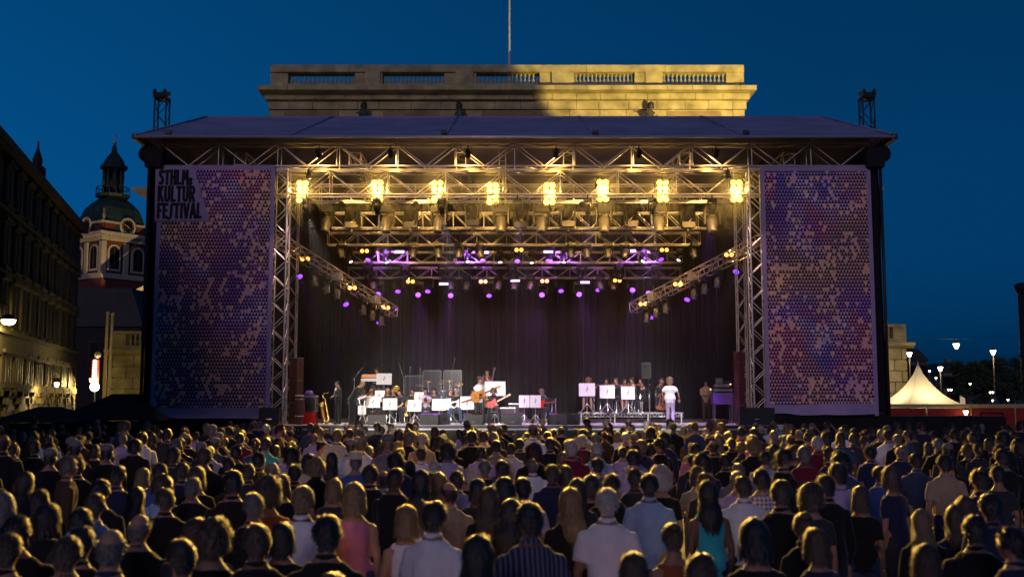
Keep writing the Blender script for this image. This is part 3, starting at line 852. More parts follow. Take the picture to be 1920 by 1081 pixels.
# wider second tier and low terraces
x2l, x2r = pxx(282, 360, 78), pxx(1622, 360, 78)
b = MB(); b.box(((x2l + x2r) / 2, 10, pz(372, 78) / 2), (x2r - x2l, 13.9, pz(372, 78))); b.build('side_block', 'palace_stone', pal)
b = MB(); zq, zp = pz(378, 78), pz(354, 78); b.prism([(x2l, zq), (x2r, zq), (x2r + 1.15, zp - 0.25), (x2r + 1.2, zp), (x2l - 1.2, zp), (x2l - 1.15, zp - 0.25)], 2.4, 17.4); b.build('side_cornice', 'palace_stone', pal)
for sx, (pa, pb, pt) in ((-1, (205, 275, 619)), (1, (1655, 1706, 606))):
    Yw = 74.0; xa, xb = pxx(pa, 650, Yw), pxx(pb, 650, Yw)
    if sx < 0: xb += 6
    else: xa -= 6
    xm, ww = (xa + xb) / 2, xb - xa
    zt = pz(pt, Yw)
    wing = thing('palace_terrace', 'low stone terrace of the palace with balustrade beside the ' + ('flag poles' if sx < 0 else 'cream marquee'), 'terrace', (0, Yw, 0))
    zr, zb2, zc = zt - 0.22, zt - 1.0, zt - 1.3
    b = MB(); b.box((xm, 1.0, zt - 0.1), (ww, 0.8, 0.2)); b.build('rail', 'palace_stone', wing)
    b = MB(); b.box((xm, 1.0, (zb2 + zc) / 2), (ww, 0.9, zb2 - zc)); b.build('plinth', 'palace_stone', wing)
    xe = xa if sx < 0 else xb
    b = MB(); b.box((xe - sx * 0.45, 1.0, (zr + zb2) / 2), (0.9, 0.82, zr - zb2)); b.build('end_pier', 'palace_stone', wing)
    k = 0.35; xx = xe - sx * 1.1
    hh = zr - zb2
    wb = MB(); wb.lathe([(0.10, 0), (0.06, 0.12 * hh), (0.12, 0.35 * hh), (0.05, 0.65 * hh), (0.10, 0.92 * hh), (0.10, hh)], n=8); wb = wb.mesh('baluster', 'palace_stone')
    for i in range(12): link('baluster', wb, wing, (xx - sx * 0.33 * i, 1.0, zb2))
    b = MB(); b.prism([(0, 0), (-0.55, 0), (-0.5, -0.2), (-0.15, -0.35), (0, -0.4)], xa - 0.45, xb + 0.45, (0, 0.65, zc), axis='x'); b.build('cornice', 'palace_stone', wing)
    z = zc - 0.4; i = 0
    while z > 0.3:                                     # rusticated courses
        hgt = min(0.78, z)
        ins = 0.5 if i % 2 else 0.0
        x = xa + (0.0 if sx < 0 else 0.0)
        while x < xb - 0.05:
            w = min(1.5 if x > xa else 1.5 - ins, xb - x)
            b = MB(); b.bbox((x + w / 2, 3.0, z - hgt / 2), (w - 0.05, 4.8, hgt - 0.06), 0.05); b.build('rusticated_block', 'palace_stone', wing)
            x += w
        z -= hgt; i += 1
    b = MB(); b.box((xm, 3.1, (zc - 0.4) / 2), (ww - 0.2, 4.6, zc - 0.4)); b.build('core_wall', 'palace_stone_dark', wing)
fp = thing('flagpole', 'tall thin white flagpole rising from the palace roof', 'flagpole', (pxx(955, 120, 80), 80, zC0 - 0.3))
b = MB(); b.tube([(0, 0, 0), (0, 0, 4), (0, 0, 17)], [0.11, 0.10, 0.05], 8); b.build('pole', 'pole_white', fp)
b = MB(); b.lathe([(0.3, 0), (0.3, 0.3), (0.14, 0.5)], n=10); b.build('foot', 'palace_stone_dark', fp)
b = MB(); b.ball((0, 0, 17.05), 0.14); b.build('finial', 'pole_white', fp)
# floodlight that washes the palace front, standing out of sight behind the stage
emat('glow_flood', (1.0, 0.72, 0.25), 12.0)
fl = thing('floodlight', 'tall floodlight mast behind the stage aimed at the palace balustrade', 'floodlight', (15.5, 57, 0))
b = MB(); b.tube([(0, 0, 0), (0, 0, 17)], [0.16, 0.09], 10); b.build('mast', 'dark_metal', fl)
b = MB(); b.bbox((0, -0.1, 17.2), (0.7, 0.4, 0.5), 0.06); b.build('lamp_case', 'dark_metal', fl)
b = MB(); b.box((0, 0.105, 17.2), (0.6, 0.01, 0.4)); b.build('lamp_glass', 'glow_flood', fl)
spot('flood_beam', (15.5, 57.6, 17.2), (13.4, 75, 29.5), 24000, (1.0, 0.74, 0.26), 68, 0.12, 0.25, fl)

# ================================================================== church tower
mat('church_brick', (0.10, 0.024, 0.016), 0.85, 0, 0.2, 1.5, 0.3, 8)
mat('church_stone', (0.33, 0.28, 0.20), 0.8, 0, 0.12, 1.2, 0.3, 6)
mat('copper_green', (0.018, 0.036, 0.026), 0.6, 0.2, 0.35, 0.8, 0.3, 5)
mat('slate', (0.025, 0.026, 0.032), 0.7, 0, 0.25, 1.0)
mat('dark_pane', (0.008, 0.008, 0.010), 0.5, 0, 0.2, 2, spec=0.08)
mat('gilt', (0.75, 0.52, 0.15), 0.35, 0.7, 0.1, 3)
CY = 150.0
cc = W(206, 500, CY)
TH = math.radians(54)
ch = thing('church_tower', 'baroque church tower with clock faces and green copper dome', 'church tower', (cc.x, CY, 0), TH)
def cz(py): return W(206, py, CY).z
A_ = 3.75
z0, z1, z2 = cz(523), cz(459), cz(448)
b = MB(); b.box((0, 0, z0 / 2), (2 * A_ - 0.1, 2 * A_ - 0.1, z0)); b.build('shaft', 'church_brick', ch)
b = MB(); b.box((0, 0, (z0 + z1) / 2), (2 * A_ - 0.25, 2 * A_ - 0.25, z1 - z0)); b.build('belfry', 'church_brick', ch)
b = MB(); b.box((0, 0, z0), (2 * A_ + 0.3, 2 * A_ + 0.3, 0.7)); b.build('string_course', 'church_stone', ch)
b = MB(); b.box((0, 0, z1 + 0.35), (2 * A_ + 0.5, 2 * A_ + 0.5, 0.7)); b.box((0, 0, z2 + 0.1), (2 * A_ + 1.3, 2 * A_ + 1.3, 0.45)); b.build('cornice', 'church_stone', ch)
for q in range(4):
    R = Matrix.Rotation(q * math.pi / 2, 3, 'Z')
    for k in range(13):
        b = MB(); b.box(R @ V((-A_ + 0.3 + k * (2 * A_ - 0.6) / 12, -A_ - 0.4, z2 - 0.22)), (0.28, 0.28, 0.22)); b.build('dentil', 'church_stone', ch)
    for x in (-A_ + 0.25, 0, A_ - 0.25):
        b = MB(); b.box(R @ V((x, -A_ + 0.02, (z0 + z1) / 2 + 0.1)), tuple(abs(c) for c in R @ V((0.7, 0.3, z1 - z0 - 0.5)))); b.build('pilaster', 'church_stone', ch)
    for x in (-A_ / 2, A_ / 2):
        h0, h1, hw = z0 + 1.0, z1 - 0.75, 0.72
        def arch(w, lo, top, n=8):
            pr = [(-w, lo), (w, lo)]
            for k in range(n + 1):
                a = math.pi * k / n
                pr.append((w * math.cos(a), top - w + w * math.sin(a)))
            return pr
        b = MB(); b.prism(arch(hw + 0.3, h0 - 0.3, h1 + 0.3), -A_ - 0.05, -A_ + 0.2, R @ V((x, 0, 0)), rot=R); o = b.build('window', 'church_stone', ch)
        b = MB(); b.prism(arch(hw, h0, h1), -A_ - 0.09, -A_ - 0.052, R @ V((x, 0, 0)), rot=R); b.build('pane', 'dark_pane', o)
        b = MB(); b.box(R @ V((x, -A_ - 0.12, (h0 + h1) / 2)), tuple(abs(c) for c in R @ V((0.08, 0.04, h1 - h0 - 0.2)))); b.build('mullion', 'church_brick', o)
    # clock gable
    b = MB(); b.box(R @ V((0, -A_ + 0.35, z2 + 0.95)), tuple(abs(c) for c in R @ V((2 * A_ - 0.6, 0.6, 1.3)))); b.build('attic_wall', 'church_brick', ch)
    b = MB(); b.box(R @ V((0, -A_ + 0.3, z2 + 1.72)), tuple(abs(c) for c in R @ V((2 * A_ - 0.2, 0.9, 0.3)))); b.build('attic_coping', 'church_stone', ch)
    zc_ = cz(430)
    RX = R @ Matrix.Rotation(math.pi / 2, 3, 'X')
    b = MB(); b.lathe([(0.95, 0.0), (1.25, 0.05), (1.3, 0.25), (1.05, 0.3), (0.97, 0.2)], R @ V((0, -A_ - 0.05, zc_)), 24, rot=RX, caps=False); o = b.build('clock', 'church_stone', ch)
    b = MB(); b.lathe([(0.99, 0.1), (0.98, 0.14), (0.001, 0.15)], R @ V((0, -A_ - 0.05, zc_)), 24, rot=RX, caps=False); b.build('dial', 'dark_pane', o)
    b = MB()
    for k in range(12):
        a = k * math.pi / 6
        c_ = R @ V((0.82 * math.sin(a), -A_ - 0.22, zc_ + 0.82 * math.cos(a))); b.box(c_, (0.11, 0.11, 0.14))
    b.build('hour_marks', 'gilt', o)
    for a, L_ in ((2.3, 0.55), (5.1, 0.78)):
        p_ = R @ V((0, -A_ - 0.25, zc_)); q_ = R @ V((L_ * math.sin(a), -A_ - 0.25, zc_ + L_ * math.cos(a)))
        b = MB(); b.tube([p_, q_], [0.07, 0.03], 6); b.build('hand', 'gilt', o)
    for x in (-A_ + 0.2, A_ - 0.2):
        b = MB(); b.lathe([(0.22, 0), (0.12, 0.3), (0.26, 0.7), (0.2, 1.0), (0.08, 1.25), (0.16, 1.5), (0.03, 1.8)], R @ V((x, -A_ + 0.2, z2 + 1.85)), 8); b.build('urn', 'church_stone', ch)
# copper dome: square plan that bells inwards
prof = [(A_ * 1.02, cz(442)), (A_ * 1.0, cz(428)), (A_ * 0.94, cz(412)), (A_ * 0.82, cz(395)), (A_ * 0.62, cz(383)), (A_ * 0.42, cz(374)), (A_ * 0.36, cz(368))]
b = MB(); vs = []; fs = []
ns = 32
for (r, z) in prof:
    for j in range(ns):
        a = 2 * math.pi * (j + 0.5) / ns
        k = 1.0 / max(abs(math.cos(a)), abs(math.sin(a)))
        k = k * 0.72 + 0.28
        rib = 1 + (0.012 if j % 2 else 0)
        vs.append((r * k * math.cos(a) * rib, r * k * math.sin(a) * rib, z))
for i in range(len(prof) - 1):
    for j in range(ns):
        k = (j + 1) % ns; fs.append((i * ns + j, i * ns + k, (i + 1) * ns + k, (i + 1) * ns + j))
fs.append(tuple(range((len(prof) - 1) * ns, len(prof) * ns)))
b.add(vs, fs); b.build('dome', 'copper_green', ch)
zl0, zl1 = cz(366), cz(316)
b = MB(); b.lathe([(2.3, zl0 - 0.4), (2.4, zl0), (2.1, zl0 + 0.1), (1.5, zl0 + 0.2)], n=8, smooth=False); b.build('gallery', 'copper_green', ch)
for k in range(16):
    a = k * math.pi / 8; b = MB(); b.tube([(2.25 * math.cos(a), 2.25 * math.sin(a), zl0), (2.25 * math.cos(a), 2.25 * math.sin(a), zl0 + 0.9)], 0.07, 6); b.build('railing_post', 'slate', ch)
b = MB(); b.lathe([(2.2, zl0 + 0.9), (2.3, zl0 + 0.9), (2.3, zl0 + 1.02), (2.2, zl0 + 1.02)], n=16, caps=False); b.build('railing', 'slate', ch)
for k in range(8):
    a = (k + 0.5) * math.pi / 4; b = MB(); b.tube([(1.25 * math.cos(a), 1.25 * math.sin(a), zl0), (1.25 * math.cos(a), 1.25 * math.sin(a), zl1)], 0.24, 8); b.build('lantern_column', 'copper_green', ch)
b = MB(); b.lathe([(0.6, zl0), (0.6, zl1)], n=8); b.build('lantern_core', 'slate', ch)
b = MB(); b.lathe([(1.9, zl1 - 0.1), (1.95, zl1 + 0.25), (1.5, zl1 + 0.6), (1.35, zl1 + 1.1), (0.8, zl1 + 1.9), (0.4, zl1 + 2.4), (0.35, zl1 + 3.0), (0.12, zl1 + 3.6)], n=8, smooth=False); b.build('lantern_cap', 'copper_green', ch)
b = MB(); b.ball((0, 0, zl1 + 3.75), 0.28); b.tube([(0, 0, zl1 + 3.6), (0, 0, zl1 + 5.2)], 0.05, 6); b.tube([(-0.35, 0, zl1 + 4.75), (0.35, 0, zl1 + 4.75)], 0.05, 6); b.build('finial', 'gilt', ch)
# nave in front of the tower
nv = thing('church_nave', 'red brick church nave with slate roof and pale quoins below the tower', 'church', (W(262, 600, 138).x, 138, 0), 0.35)
zn0, zn1, zn2 = W(262, 574, 138).z, W(262, 574, 138).z + 0.5, W(262, 535, 138).z
b = MB(); b.box((6, 5, zn0 / 2), (16, 10, zn0)); b.build('wall', 'church_brick', nv)
b = MB(); b.box((6, 5, zn0 + 0.25), (16.6, 10.6, 0.5)); b.build('eave_cornice', 'church_stone', nv)
b = MB(); b.prism([(-2.3, zn1), (14.3, zn1), (6, zn1 + 5)], 0.1, 12); b.build('roof', 'slate', nv)
for s in (-1, 1):
    b = MB(); b.prism([(6 - 8.5, zn1 - 0.05), (6 - 8.5, zn1 + 0.5), (6, zn1 + 5.6), (6, zn1 + 5.0)] if s < 0 else [(14.5, zn1 - 0.05), (14.5, zn1 + 0.5), (6, zn1 + 5.6), (6, zn1 + 5.0)], -0.5, 0.08); b.build('gable_cornice', 'church_stone', nv)
for k in range(int(zn0 / 0.7)):
    b = MB(); w = 1.3 if k % 2 else 0.9; b.box((-2 + w / 2 - 0.06, 0.1, 0.35 + k * 0.7), (w, 0.5, 0.62)); b.build('quoin', 'church_stone', nv)
# warm street light that washes the tower's right side
fl2 = thing('floodlight', 'ground floodlight below the church tower throwing warm light up its side', 'floodlight', (W(330, 700, 118).x, 118, 0))
b = MB(); b.tube([(0, 0, 0), (0, 0, 3.2)], 0.08, 8); b.build('mast', 'dark_metal', fl2)
b = MB(); b.bbox((0, -0.1, 3.4), (0.6, 0.3, 0.4), 0.05); b.build('lamp_case', 'dark_metal', fl2)
b = MB(); b.box((0, 0.056, 3.4), (0.5, 0.01, 0.3)); b.build('lamp_glass', 'glow_flood', fl2)
spot('flood_beam', V(fl2.location) + V((0, 0.3, 3.4)), (cc.x + 1.5, CY - 4, 24), 42000, (1.0, 0.70, 0.30), 17, 0.35, 0.2, fl2)

# ================================================================== dark town house along the left side of the square
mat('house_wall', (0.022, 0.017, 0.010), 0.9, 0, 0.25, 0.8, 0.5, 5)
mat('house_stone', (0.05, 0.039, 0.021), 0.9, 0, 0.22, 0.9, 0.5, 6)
mat('roof_black', (0.012, 0.012, 0.014), 0.8, 0, 0.2, 1.0)
emat('glow_lamp', (1.0, 0.80, 0.42), 14.0)
emat('glow_lamp_far', (1.0, 0.86, 0.62), 9.0)
HA = V((-24.0, 50.0, 0)); HB = V((-29.9, 73.0, 0))
hd = (HB - HA).normalized(); hn_ = V((hd.y, -hd.x, 0))          # hn_ faces the square
house = thing('town_house', 'dark town house with arched ground floor and steep black roof lit by street lamps', 'building', HB)
HR = Matrix.Rotation(math.atan2(-hd.y, -hd.x), 3, 'Z')           # local +x runs towards the camera
def hp(s, out, z): return HR @ V((s, 0, z)) + hn_ * out
LEN = 66.0
def hbox(s0, s1, o0, o1, z0, z1, name, m, parent):
    b = MB(); vs = []
    for z in (z0, z1):
        for s, o in ((s0, o0), (s1, o0), (s1, o1), (s0, o1)): vs.append(hp(s, o, z))
    b.add(vs, [(3, 2, 1, 0), (4, 5, 6, 7), (0, 1, 5, 4), (1, 2, 6, 5), (2, 3, 7, 6), (3, 0, 4, 7)])
    return b.build(name, m, parent)
def hprism(pr, o0, o1, name, m, parent):
    b = MB(); n = len(pr); vs = [hp(s, o, z) for o in (o0, o1) for s, z in pr]
    fs = [tuple(range(n)), tuple(range(2 * n - 1, n - 1, -1))] + [(i, i + n, (i + 1) % n + n, (i + 1) % n) for i in range(n)]
    b.add(vs, fs); return b.build(name, m, parent)
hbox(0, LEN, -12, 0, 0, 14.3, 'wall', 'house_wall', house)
b = MB(); b.add([hp(-0.4, 0.5, 14.3), hp(LEN, 0.5, 14.3), hp(LEN, -2.2, 16.4), hp(1.9, -2.2, 16.4), hp(-0.4, -12, 14.3), hp(1.9, -9.5, 16.4), hp(LEN, -9.5, 16.4)], [(0, 1, 2, 3), (0, 3, 5, 4), (3, 2, 6, 5)]); b.build('roof', 'roof_black', house)
b = MB(); b.lathe([(0.5, 0), (0.5, 0.7), (0.25, 0.9), (0.3, 1.2), (0.06, 1.9), (0.05, 2.3)], hp(13.2, -0.6, 14.9), 8); b.build('roof_finial', 'roof_black', house)
for z0_, z1_, o in ((2.85, 3.2, 0.22), (4.55, 5.5, 0.14), (5.5, 5.7, 0.4), (13.9, 14.3, 0.55), (11.2, 11.4, 0.2), (8.3, 8.5, 0.18)):
    hbox(-0.1, 40, 0.002, o, z0_, z1_, 'string_course', 'house_stone', house)
def arch_pr(s, w, lo, top, n=8):
    return [(s - w, lo), (s + w, lo)] + [(s + w * math.cos(math.pi * k / n), top - w + w * math.sin(math.pi * k / n)) for k in range(n + 1)]
for k in range(8):
    s = 2.4 + 3.15 * k
    o = hprism(arch_pr(s, 1.25, 0.0, 2.75), 0.002, 0.10, 'arch', 'house_stone', house)
    hprism(arch_pr(s, 0.95, 0.02, 2.45), 0.104, 0.12, 'pane', 'dark_pane', o)
    for q in range(7):
        a = math.pi * (q + 0.5) / 7
        b = MB(); b.box(hp(s + 1.42 * math.cos(a), 0.1, 1.5 + 1.42 * math.sin(a)), (0.3, 0.3, 0.3), rot=HR); b.build('voussoir', 'house_stone', o)
for row, (lo, hi, hw, st_) in enumerate([(3.3, 4.5, 0.36, 1.55), (6.0, 7.9, 0.55, 2.5), (8.8, 10.6, 0.55, 2.5), (11.7, 13.3, 0.55, 2.5)]):
    k = 0
    s = 1.4
    while s < 24:
        o = hbox(s - hw - 0.2, s + hw + 0.2, 0.002, 0.12, lo - 0.12, hi + 0.14, 'window', 'house_stone', house)
        hbox(s - hw, s + hw, 0.122, 0.14, lo, hi, 'pane', 'dark_pane', o)
        hbox(s - 0.035, s + 0.035, 0.142, 0.17, lo, hi, 'mullion', 'house_wall', o)
        hbox(s - hw - 0.3, s + hw + 0.3, 0.0, 0.26, lo - 0.28, lo - 0.13, 'sill', 'house_stone', o)
        hbox(s - hw - 0.3, s + hw + 0.3, 0.0, 0.28, hi + 0.16, hi + 0.34, 'lintel', 'house_stone', o)
        s += st_ * (0.75 if (row == 0 and k % 2 == 0) else 1.15 if row == 0 else 1.0); k += 1
for k in range(14):                                             # corner stones at the far end
    w = 0.9 if k % 2 else 0.6
    hbox(-0.06, w, 0.003, 0.16, 0.2 + k * 0.32, 0.2 + k * 0.32 + 0.28, 'quoin', 'house_stone', house)

def wall_lamp(loc, label, power, cone=160, r=0.3, aim=(0, 0, -1), color=(1.0, 0.72, 0.24)):
    t = thing('street_lamp', label, 'street lamp', loc)
    b = MB(); b.lathe([(0.08, 0.22), (0.2, 0.18), (r + 0.05, 0.02), (r + 0.05, -0.02)], n=16); b.build('lamp_hood', 'dark_metal', t)
    b = MB(); b.lathe([(r, -0.03), (r * 0.95, -0.14), (r * 0.6, -0.24), (0.02, -0.27)], n=16); b.build('lamp_glass', 'glow_lamp', t)
    b = MB(); b.tube([(0, 0, 0.2), (0, 0, 0.6), (-0.7, 0, 1.0), (-2.0, 0.0, 1.0)], 0.03, 6); b.build('bracket', 'dark_metal', t)
    spot('lamp_light', V(loc) + V((0, 0, -0.4)), V(loc) + V((0, 0, -0.4)) + V(aim), power, color, cone, 0.5, 0.12, t)
    return t
lp = W(16, 598, 47.5)
wall_lamp(lp, 'hooded street lamp on a bracket of the dark town house', 1500, aim=(-0.35, 0.6, -0.8))
l2 = HB + hp(0.6, 1.2, 3.9)
wall_lamp(l2, 'small wall lamp at the corner of the dark town house', 1500, 165, 0.12, aim=(-0.4, -0.5, -0.8))
l3 = HB + hp(15.5, 1.3, 3.4)
wall_lamp(l3, 'low wall lamp between the arches of the dark town house', 1000, 165, 0.12, aim=(-0.6, 0, -0.8))

# added black house, imitating the shade low on the church shaft
dh = thing('shade_house', 'added low black house in place of shade between the town house and the church', 'building', (W(175, 700, 100).x, 100, 0))
zt = W(175, 612, 100).z
b = MB(); b.box((0, 4, zt / 2), (8.5, 8, zt)); b.build('wall', 'roof_black', dh)
b = MB(); b.prism([(-4.6, zt), (4.6, zt), (3.4, zt + 3.6), (-3.4, zt + 3.6)], -0.3, 8.2); b.build('roof', 'slate', dh)
for k in range(3):
    b = MB(); b.box((-2.6 + 2.6 * k, -0.02, zt - 2.2), (1.0, 0.1, 1.7)); o = b.build('window', 'slate', dh)
    b = MB(); b.box((-2.6 + 2.6 * k, -0.08, zt - 2.2), (0.8, 0.02, 1.5)); b.build('pane', 'dark_pane', o)

# flag poles and the lit sign in front of the terrace
for px, pt, nm in ((195, 588, 'taller of two pale bare flag poles beside the lit bulb sign'), (204, 590, 'slightly shorter of two pale bare flag poles by the terrace')):
    p = W(px, 740, 62); zt = W(px, pt, 62).z
    t = thing('flag_pole', nm, 'flag pole', (p.x, 62, 0))
    b = MB(); b.tube([(0, 0, 0.15), (0, 0, zt * 0.6), (0.04, 0, zt)], [0.11, 0.10, 0.085], 10); b.build('pole', mat('pole_pale', (0.62, 0.5, 0.28), 0.5), t)
    b = MB(); b.lathe([(0.3, 0), (0.3, 0.12), (0.14, 0.2)], n=12); b.build('foot', 'dark_metal', t)
    b = MB(); b.ball((0.04, 0, zt + 0.05), 0.1); b.build('finial', 'pole_pale', t)
emat('glow_bulb', (1.0, 0.90, 0.66), 7.0)
p = W(177, 725, 64)
sg = thing('bulb_sign', 'narrow upright sign edged with glowing bulbs beside the flag poles', 'lit sign', (p.x, 64, 0))
zb_, zt_ = W(177, 720, 64).z, W(177, 676, 64).z
b = MB(); b.bbox((0, 0.1, (zb_ + zt_) / 2), (0.42, 0.16, zt_ - zb_ + 0.2), 0.04); b.build('case', mat('sign_red', (0.35, 0.03, 0.02), 0.5), sg)
bm_ = one('ball', (0, 0, 0), 0.11, 10, 6).mesh('bulb', 'glow_bulb')
for k in range(9): link('bulb', bm_, sg, (0.0, -0.06, zb_ + 0.05 + (zt_ - zb_ - 0.1) * k / 8))
b = MB(); b.ball((0.02, -0.02, zb_ - 0.15), 0.27); b.build('round_lamp', 'glow_bulb', sg)
b = MB(); b.ball((0.1, 0.05, zt_ + 0.35), 0.2); b.build('top_globe', mat('globe_pale', (0.6, 0.55, 0.4), 0.4), sg)
b = MB(); b.tube([(0, 0.1, 0), (0, 0.1, zb_)], 0.06, 8); b.build('post', 'dark_metal', sg)
point('sign_light', V((p.x, 63.6, zb_ + 0.2)), 260, (1.0, 0.75, 0.3), 0.15, sg)
point('sign_light', V((p.x + 2.5, 64.6, 3.2)), 200, (1.0, 0.75, 0.28), 0.15, sg)

# black tent roofs beside the stage
def hip(name, label, cat, px0, px1, ptop, pbase, Y, depth, ridge=0.35, m='roof_black'):
    a = W(px0, pbase, Y); c = W(px1, pbase, Y); zt = W((px0 + px1) / 2, ptop, Y + depth / 2).z
    cx_ = (a.x + c.x) / 2; w = (c.x - a.x) / 2
    t = thing(name, label, cat, (cx_, Y, 0))
    r = w * ridge
    b = MB(); z0 = a.z
    b.add([(-w, 0, z0), (w, 0, z0), (w, depth, z0), (-w, depth, z0), (-r, depth / 2, zt), (r, depth / 2, zt)], [(0, 1, 5, 4), (1, 2, 5), (2, 3, 4, 5), (3, 0, 4), (3, 2, 1, 0)])
    b.build('roof_cloth', m, t)
    b = MB(); b.box((0, 0.06, z0 / 2), (2 * w - 0.3, 0.04, z0 - 0.02)); b.build('side_cloth', m, t)
    for sx in (-1, 1):
        b = MB(); b.tube([(sx * (w - 0.1), 0.12, 0), (sx * (w - 0.1), 0.12, z0)], 0.04, 6); b.build('leg', 'dark_metal', t)
    return t
hip('black_tent', 'black hipped tent roof between the lettered banner and the street', 'tent', 95, 300, 738, 788, 37.0, 4.0, 0.28)
hip('black_tent', 'low black tent roof in front of the arched town house', 'tent', -30, 130, 762, 792, 36.0, 3.5, 0.3)
pl = thing('black_platform', 'low platform wrapped in black cloth beside the plain triangle banner', 'platform', (W(1770, 790, 38).x, 38, 0))
b = MB(); b.bbox((0, 1.0, 0.92), (4.4, 2.0, 1.84), 0.06); b.build('cloth_wrap', 'wing_cloth', pl)
for sx in (-1, 1):
    b = MB(); b.tube([(sx * 2.15, 0.1, 1.84), (sx * 2.15, 0.1, 1.95), (sx * 2.15, 1.9, 1.95), (sx * 2.15, 1.9, 1.84)], 0.03, 6); b.build('rail', 'dark_metal', pl)
for sx, px, w in ((-1, 508, 0.72), (1, 1416, 1.25)):
    p = W(px, 795, 38.4)
    t = thing('black_case', 'black flight case on the stage edge at the foot of the ' + ('lettered' if sx < 0 else 'plain') + ' banner tower', 'case', (p.x, 38.32, DECK))
    b = MB(); b.bbox((0, 0, 0.31), (w, 0.55, 0.62), 0.03); b.build('box', 'black_plastic', t)
    b = MB(); b.box((0, -0.28, 0.45), (w + 0.01, 0.02, 0.02)); b.build('lid_edge', 'dark_metal', t)
    b = MB(); b.tube([(-0.1, -0.29, 0.25), (-0.1, -0.33, 0.22), (0.1, -0.33, 0.22), (0.1, -0.29, 0.25)], 0.012, 6); b.build('handle', 'chrome', t)

# ================================================================== right side: fence, marquee, lamps, far houses, trees
mat('fence_red', (0.30, 0.022, 0.014), 0.85, 0, 0.2, 4, 0.3, 30)
mat('fence_cream', (0.50, 0.36, 0.16), 0.8, 0, 0.15, 2)
FY = 60.0
xa, xb = W(1655, 770, FY).x, W(1985, 770, FY).x
zt, zb_ = W(1750, 757, FY).z, W(1750, 764, FY).z
fe = thing('site_fence', 'red mesh site fence with cream top band beside the marquee', 'fence', (xa, FY, 0))
n = 4; wp = (xb - xa) / n
for k in range(n):
    b = MB(); sheet(b, k * wp + 0.03, (k + 1) * wp - 0.03, 0.05, zb_ - 0.01, 0.02, 10, 5, 0.06, k); b.build('mesh_panel', 'fence_red', fe)
    b = MB(); b.box(((k + 0.5) * wp, 0, (zt + zb_) / 2), (wp - 0.02, 0.05, zt - zb_)); b.build('top_band', 'fence_cream', fe)
for k in range(n + 1):
    b = MB(); b.tube([(k * wp, -0.06, 0), (k * wp, -0.06, zt + 0.04)], 0.035, 8); b.build('post', 'fence_cream', fe)
lm = bpy.data.materials.new('marquee_cloth'); lm.use_nodes = True
nn = lm.node_tree.nodes; ll = lm.node_tree.links
pb_ = nn['Principled BSDF']; pb_.inputs['Base Color'].default_value = (0.78, 0.70, 0.52, 1); pb_.inputs['Roughness'].default_value = 0.8
tr = nn.new('ShaderNodeBsdfTranslucent'); tr.inputs[0].default_value = (0.8, 0.72, 0.52, 1)
nzm = nn.new('ShaderNodeTexNoise'); nzm.inputs['Scale'].default_value = 1.5
mxr = nn.new('ShaderNodeMapRange'); mxr.inputs[3].default_value = 0.45; mxr.inputs[4].default_value = 0.65; ll.new(nzm.outputs[0], mxr.inputs[0])
mx = nn.new('ShaderNodeMixShader'); ll.new(mxr.outputs[0], mx.inputs[0]); ll.new(pb_.outputs[0], mx.inputs[1]); ll.new(tr.outputs[0], mx.inputs[2]); ll.new(mx.outputs[0], nn['Material Output'].inputs[0])
MATS['marquee_cloth'] = lm
MY = 66.0
hw = (W(1788, 757, MY).x - W(1660, 757, MY).x) / 2; p = W(1724, 757, MY + hw); ztop = W(1724, 684, MY + hw).z; p.z = W(1724, 757, MY).z
mq = thing('marquee', 'cream pagoda marquee with a pointed swept roof glowing from inside', 'marquee', (p.x, MY + hw, 0), math.radians(9))
NS = 8; ez = p.z - 0.15
for q in range(4):
    R = Matrix.Rotation(q * math.pi / 2, 3, 'Z')
    b = MB(); vs = []
    for j in range(NS + 1):
        t_ = j / NS; r = hw * (1 - t_) ** 1.0
        z = ez + (ztop - ez) * (0.62 * t_ ** 2.2 + 0.38 * t_)
        r = max(hw * (1 - t_) ** 1.12, 0.04)
        for i in range(7):
            u = -1 + 2 * i / 6
            vs.append(R @ V((u * r, -r, z - 0.10 * (1 - u * u) * math.sin(math.pi * t_))))
    b.add(vs, [(j * 7 + i, j * 7 + i + 1, (j + 1) * 7 + i + 1, (j + 1) * 7 + i) for j in range(NS) for i in range(6)], 0, True)
    b.build('roof_panel', 'marquee_cloth', mq)
    b = MB(); vs = []
    for j in range(2):
        for i in range(13):
            u = -1 + 2 * i / 12
            vs.append(R @ V((u * hw, -hw - 0.01, ez - 0.35 * j - (0.05 if i % 2 and j else 0))))
    b.add(vs, [(i, i + 1, 14 + i, 13 + i) for i in range(12)]); b.build('valance', 'marquee_cloth', mq)
    b = MB(); b.tube([R @ V((hw - 0.05, -hw + 0.05, 0)), R @ V((hw - 0.05, -hw + 0.05, ez))], 0.05, 8); b.build('leg', 'pole_white', mq)
b = MB(); b.tube([(0, 0, ztop - 0.3), (0, 0, ztop + 0.25)], [0.06, 0.03], 8); b.build('peak', 'marquee_cloth', mq)
point('marquee_light', V((p.x, MY + hw, ez - 0.5)), 420, (1.0, 0.84, 0.55), 0.4, mq)

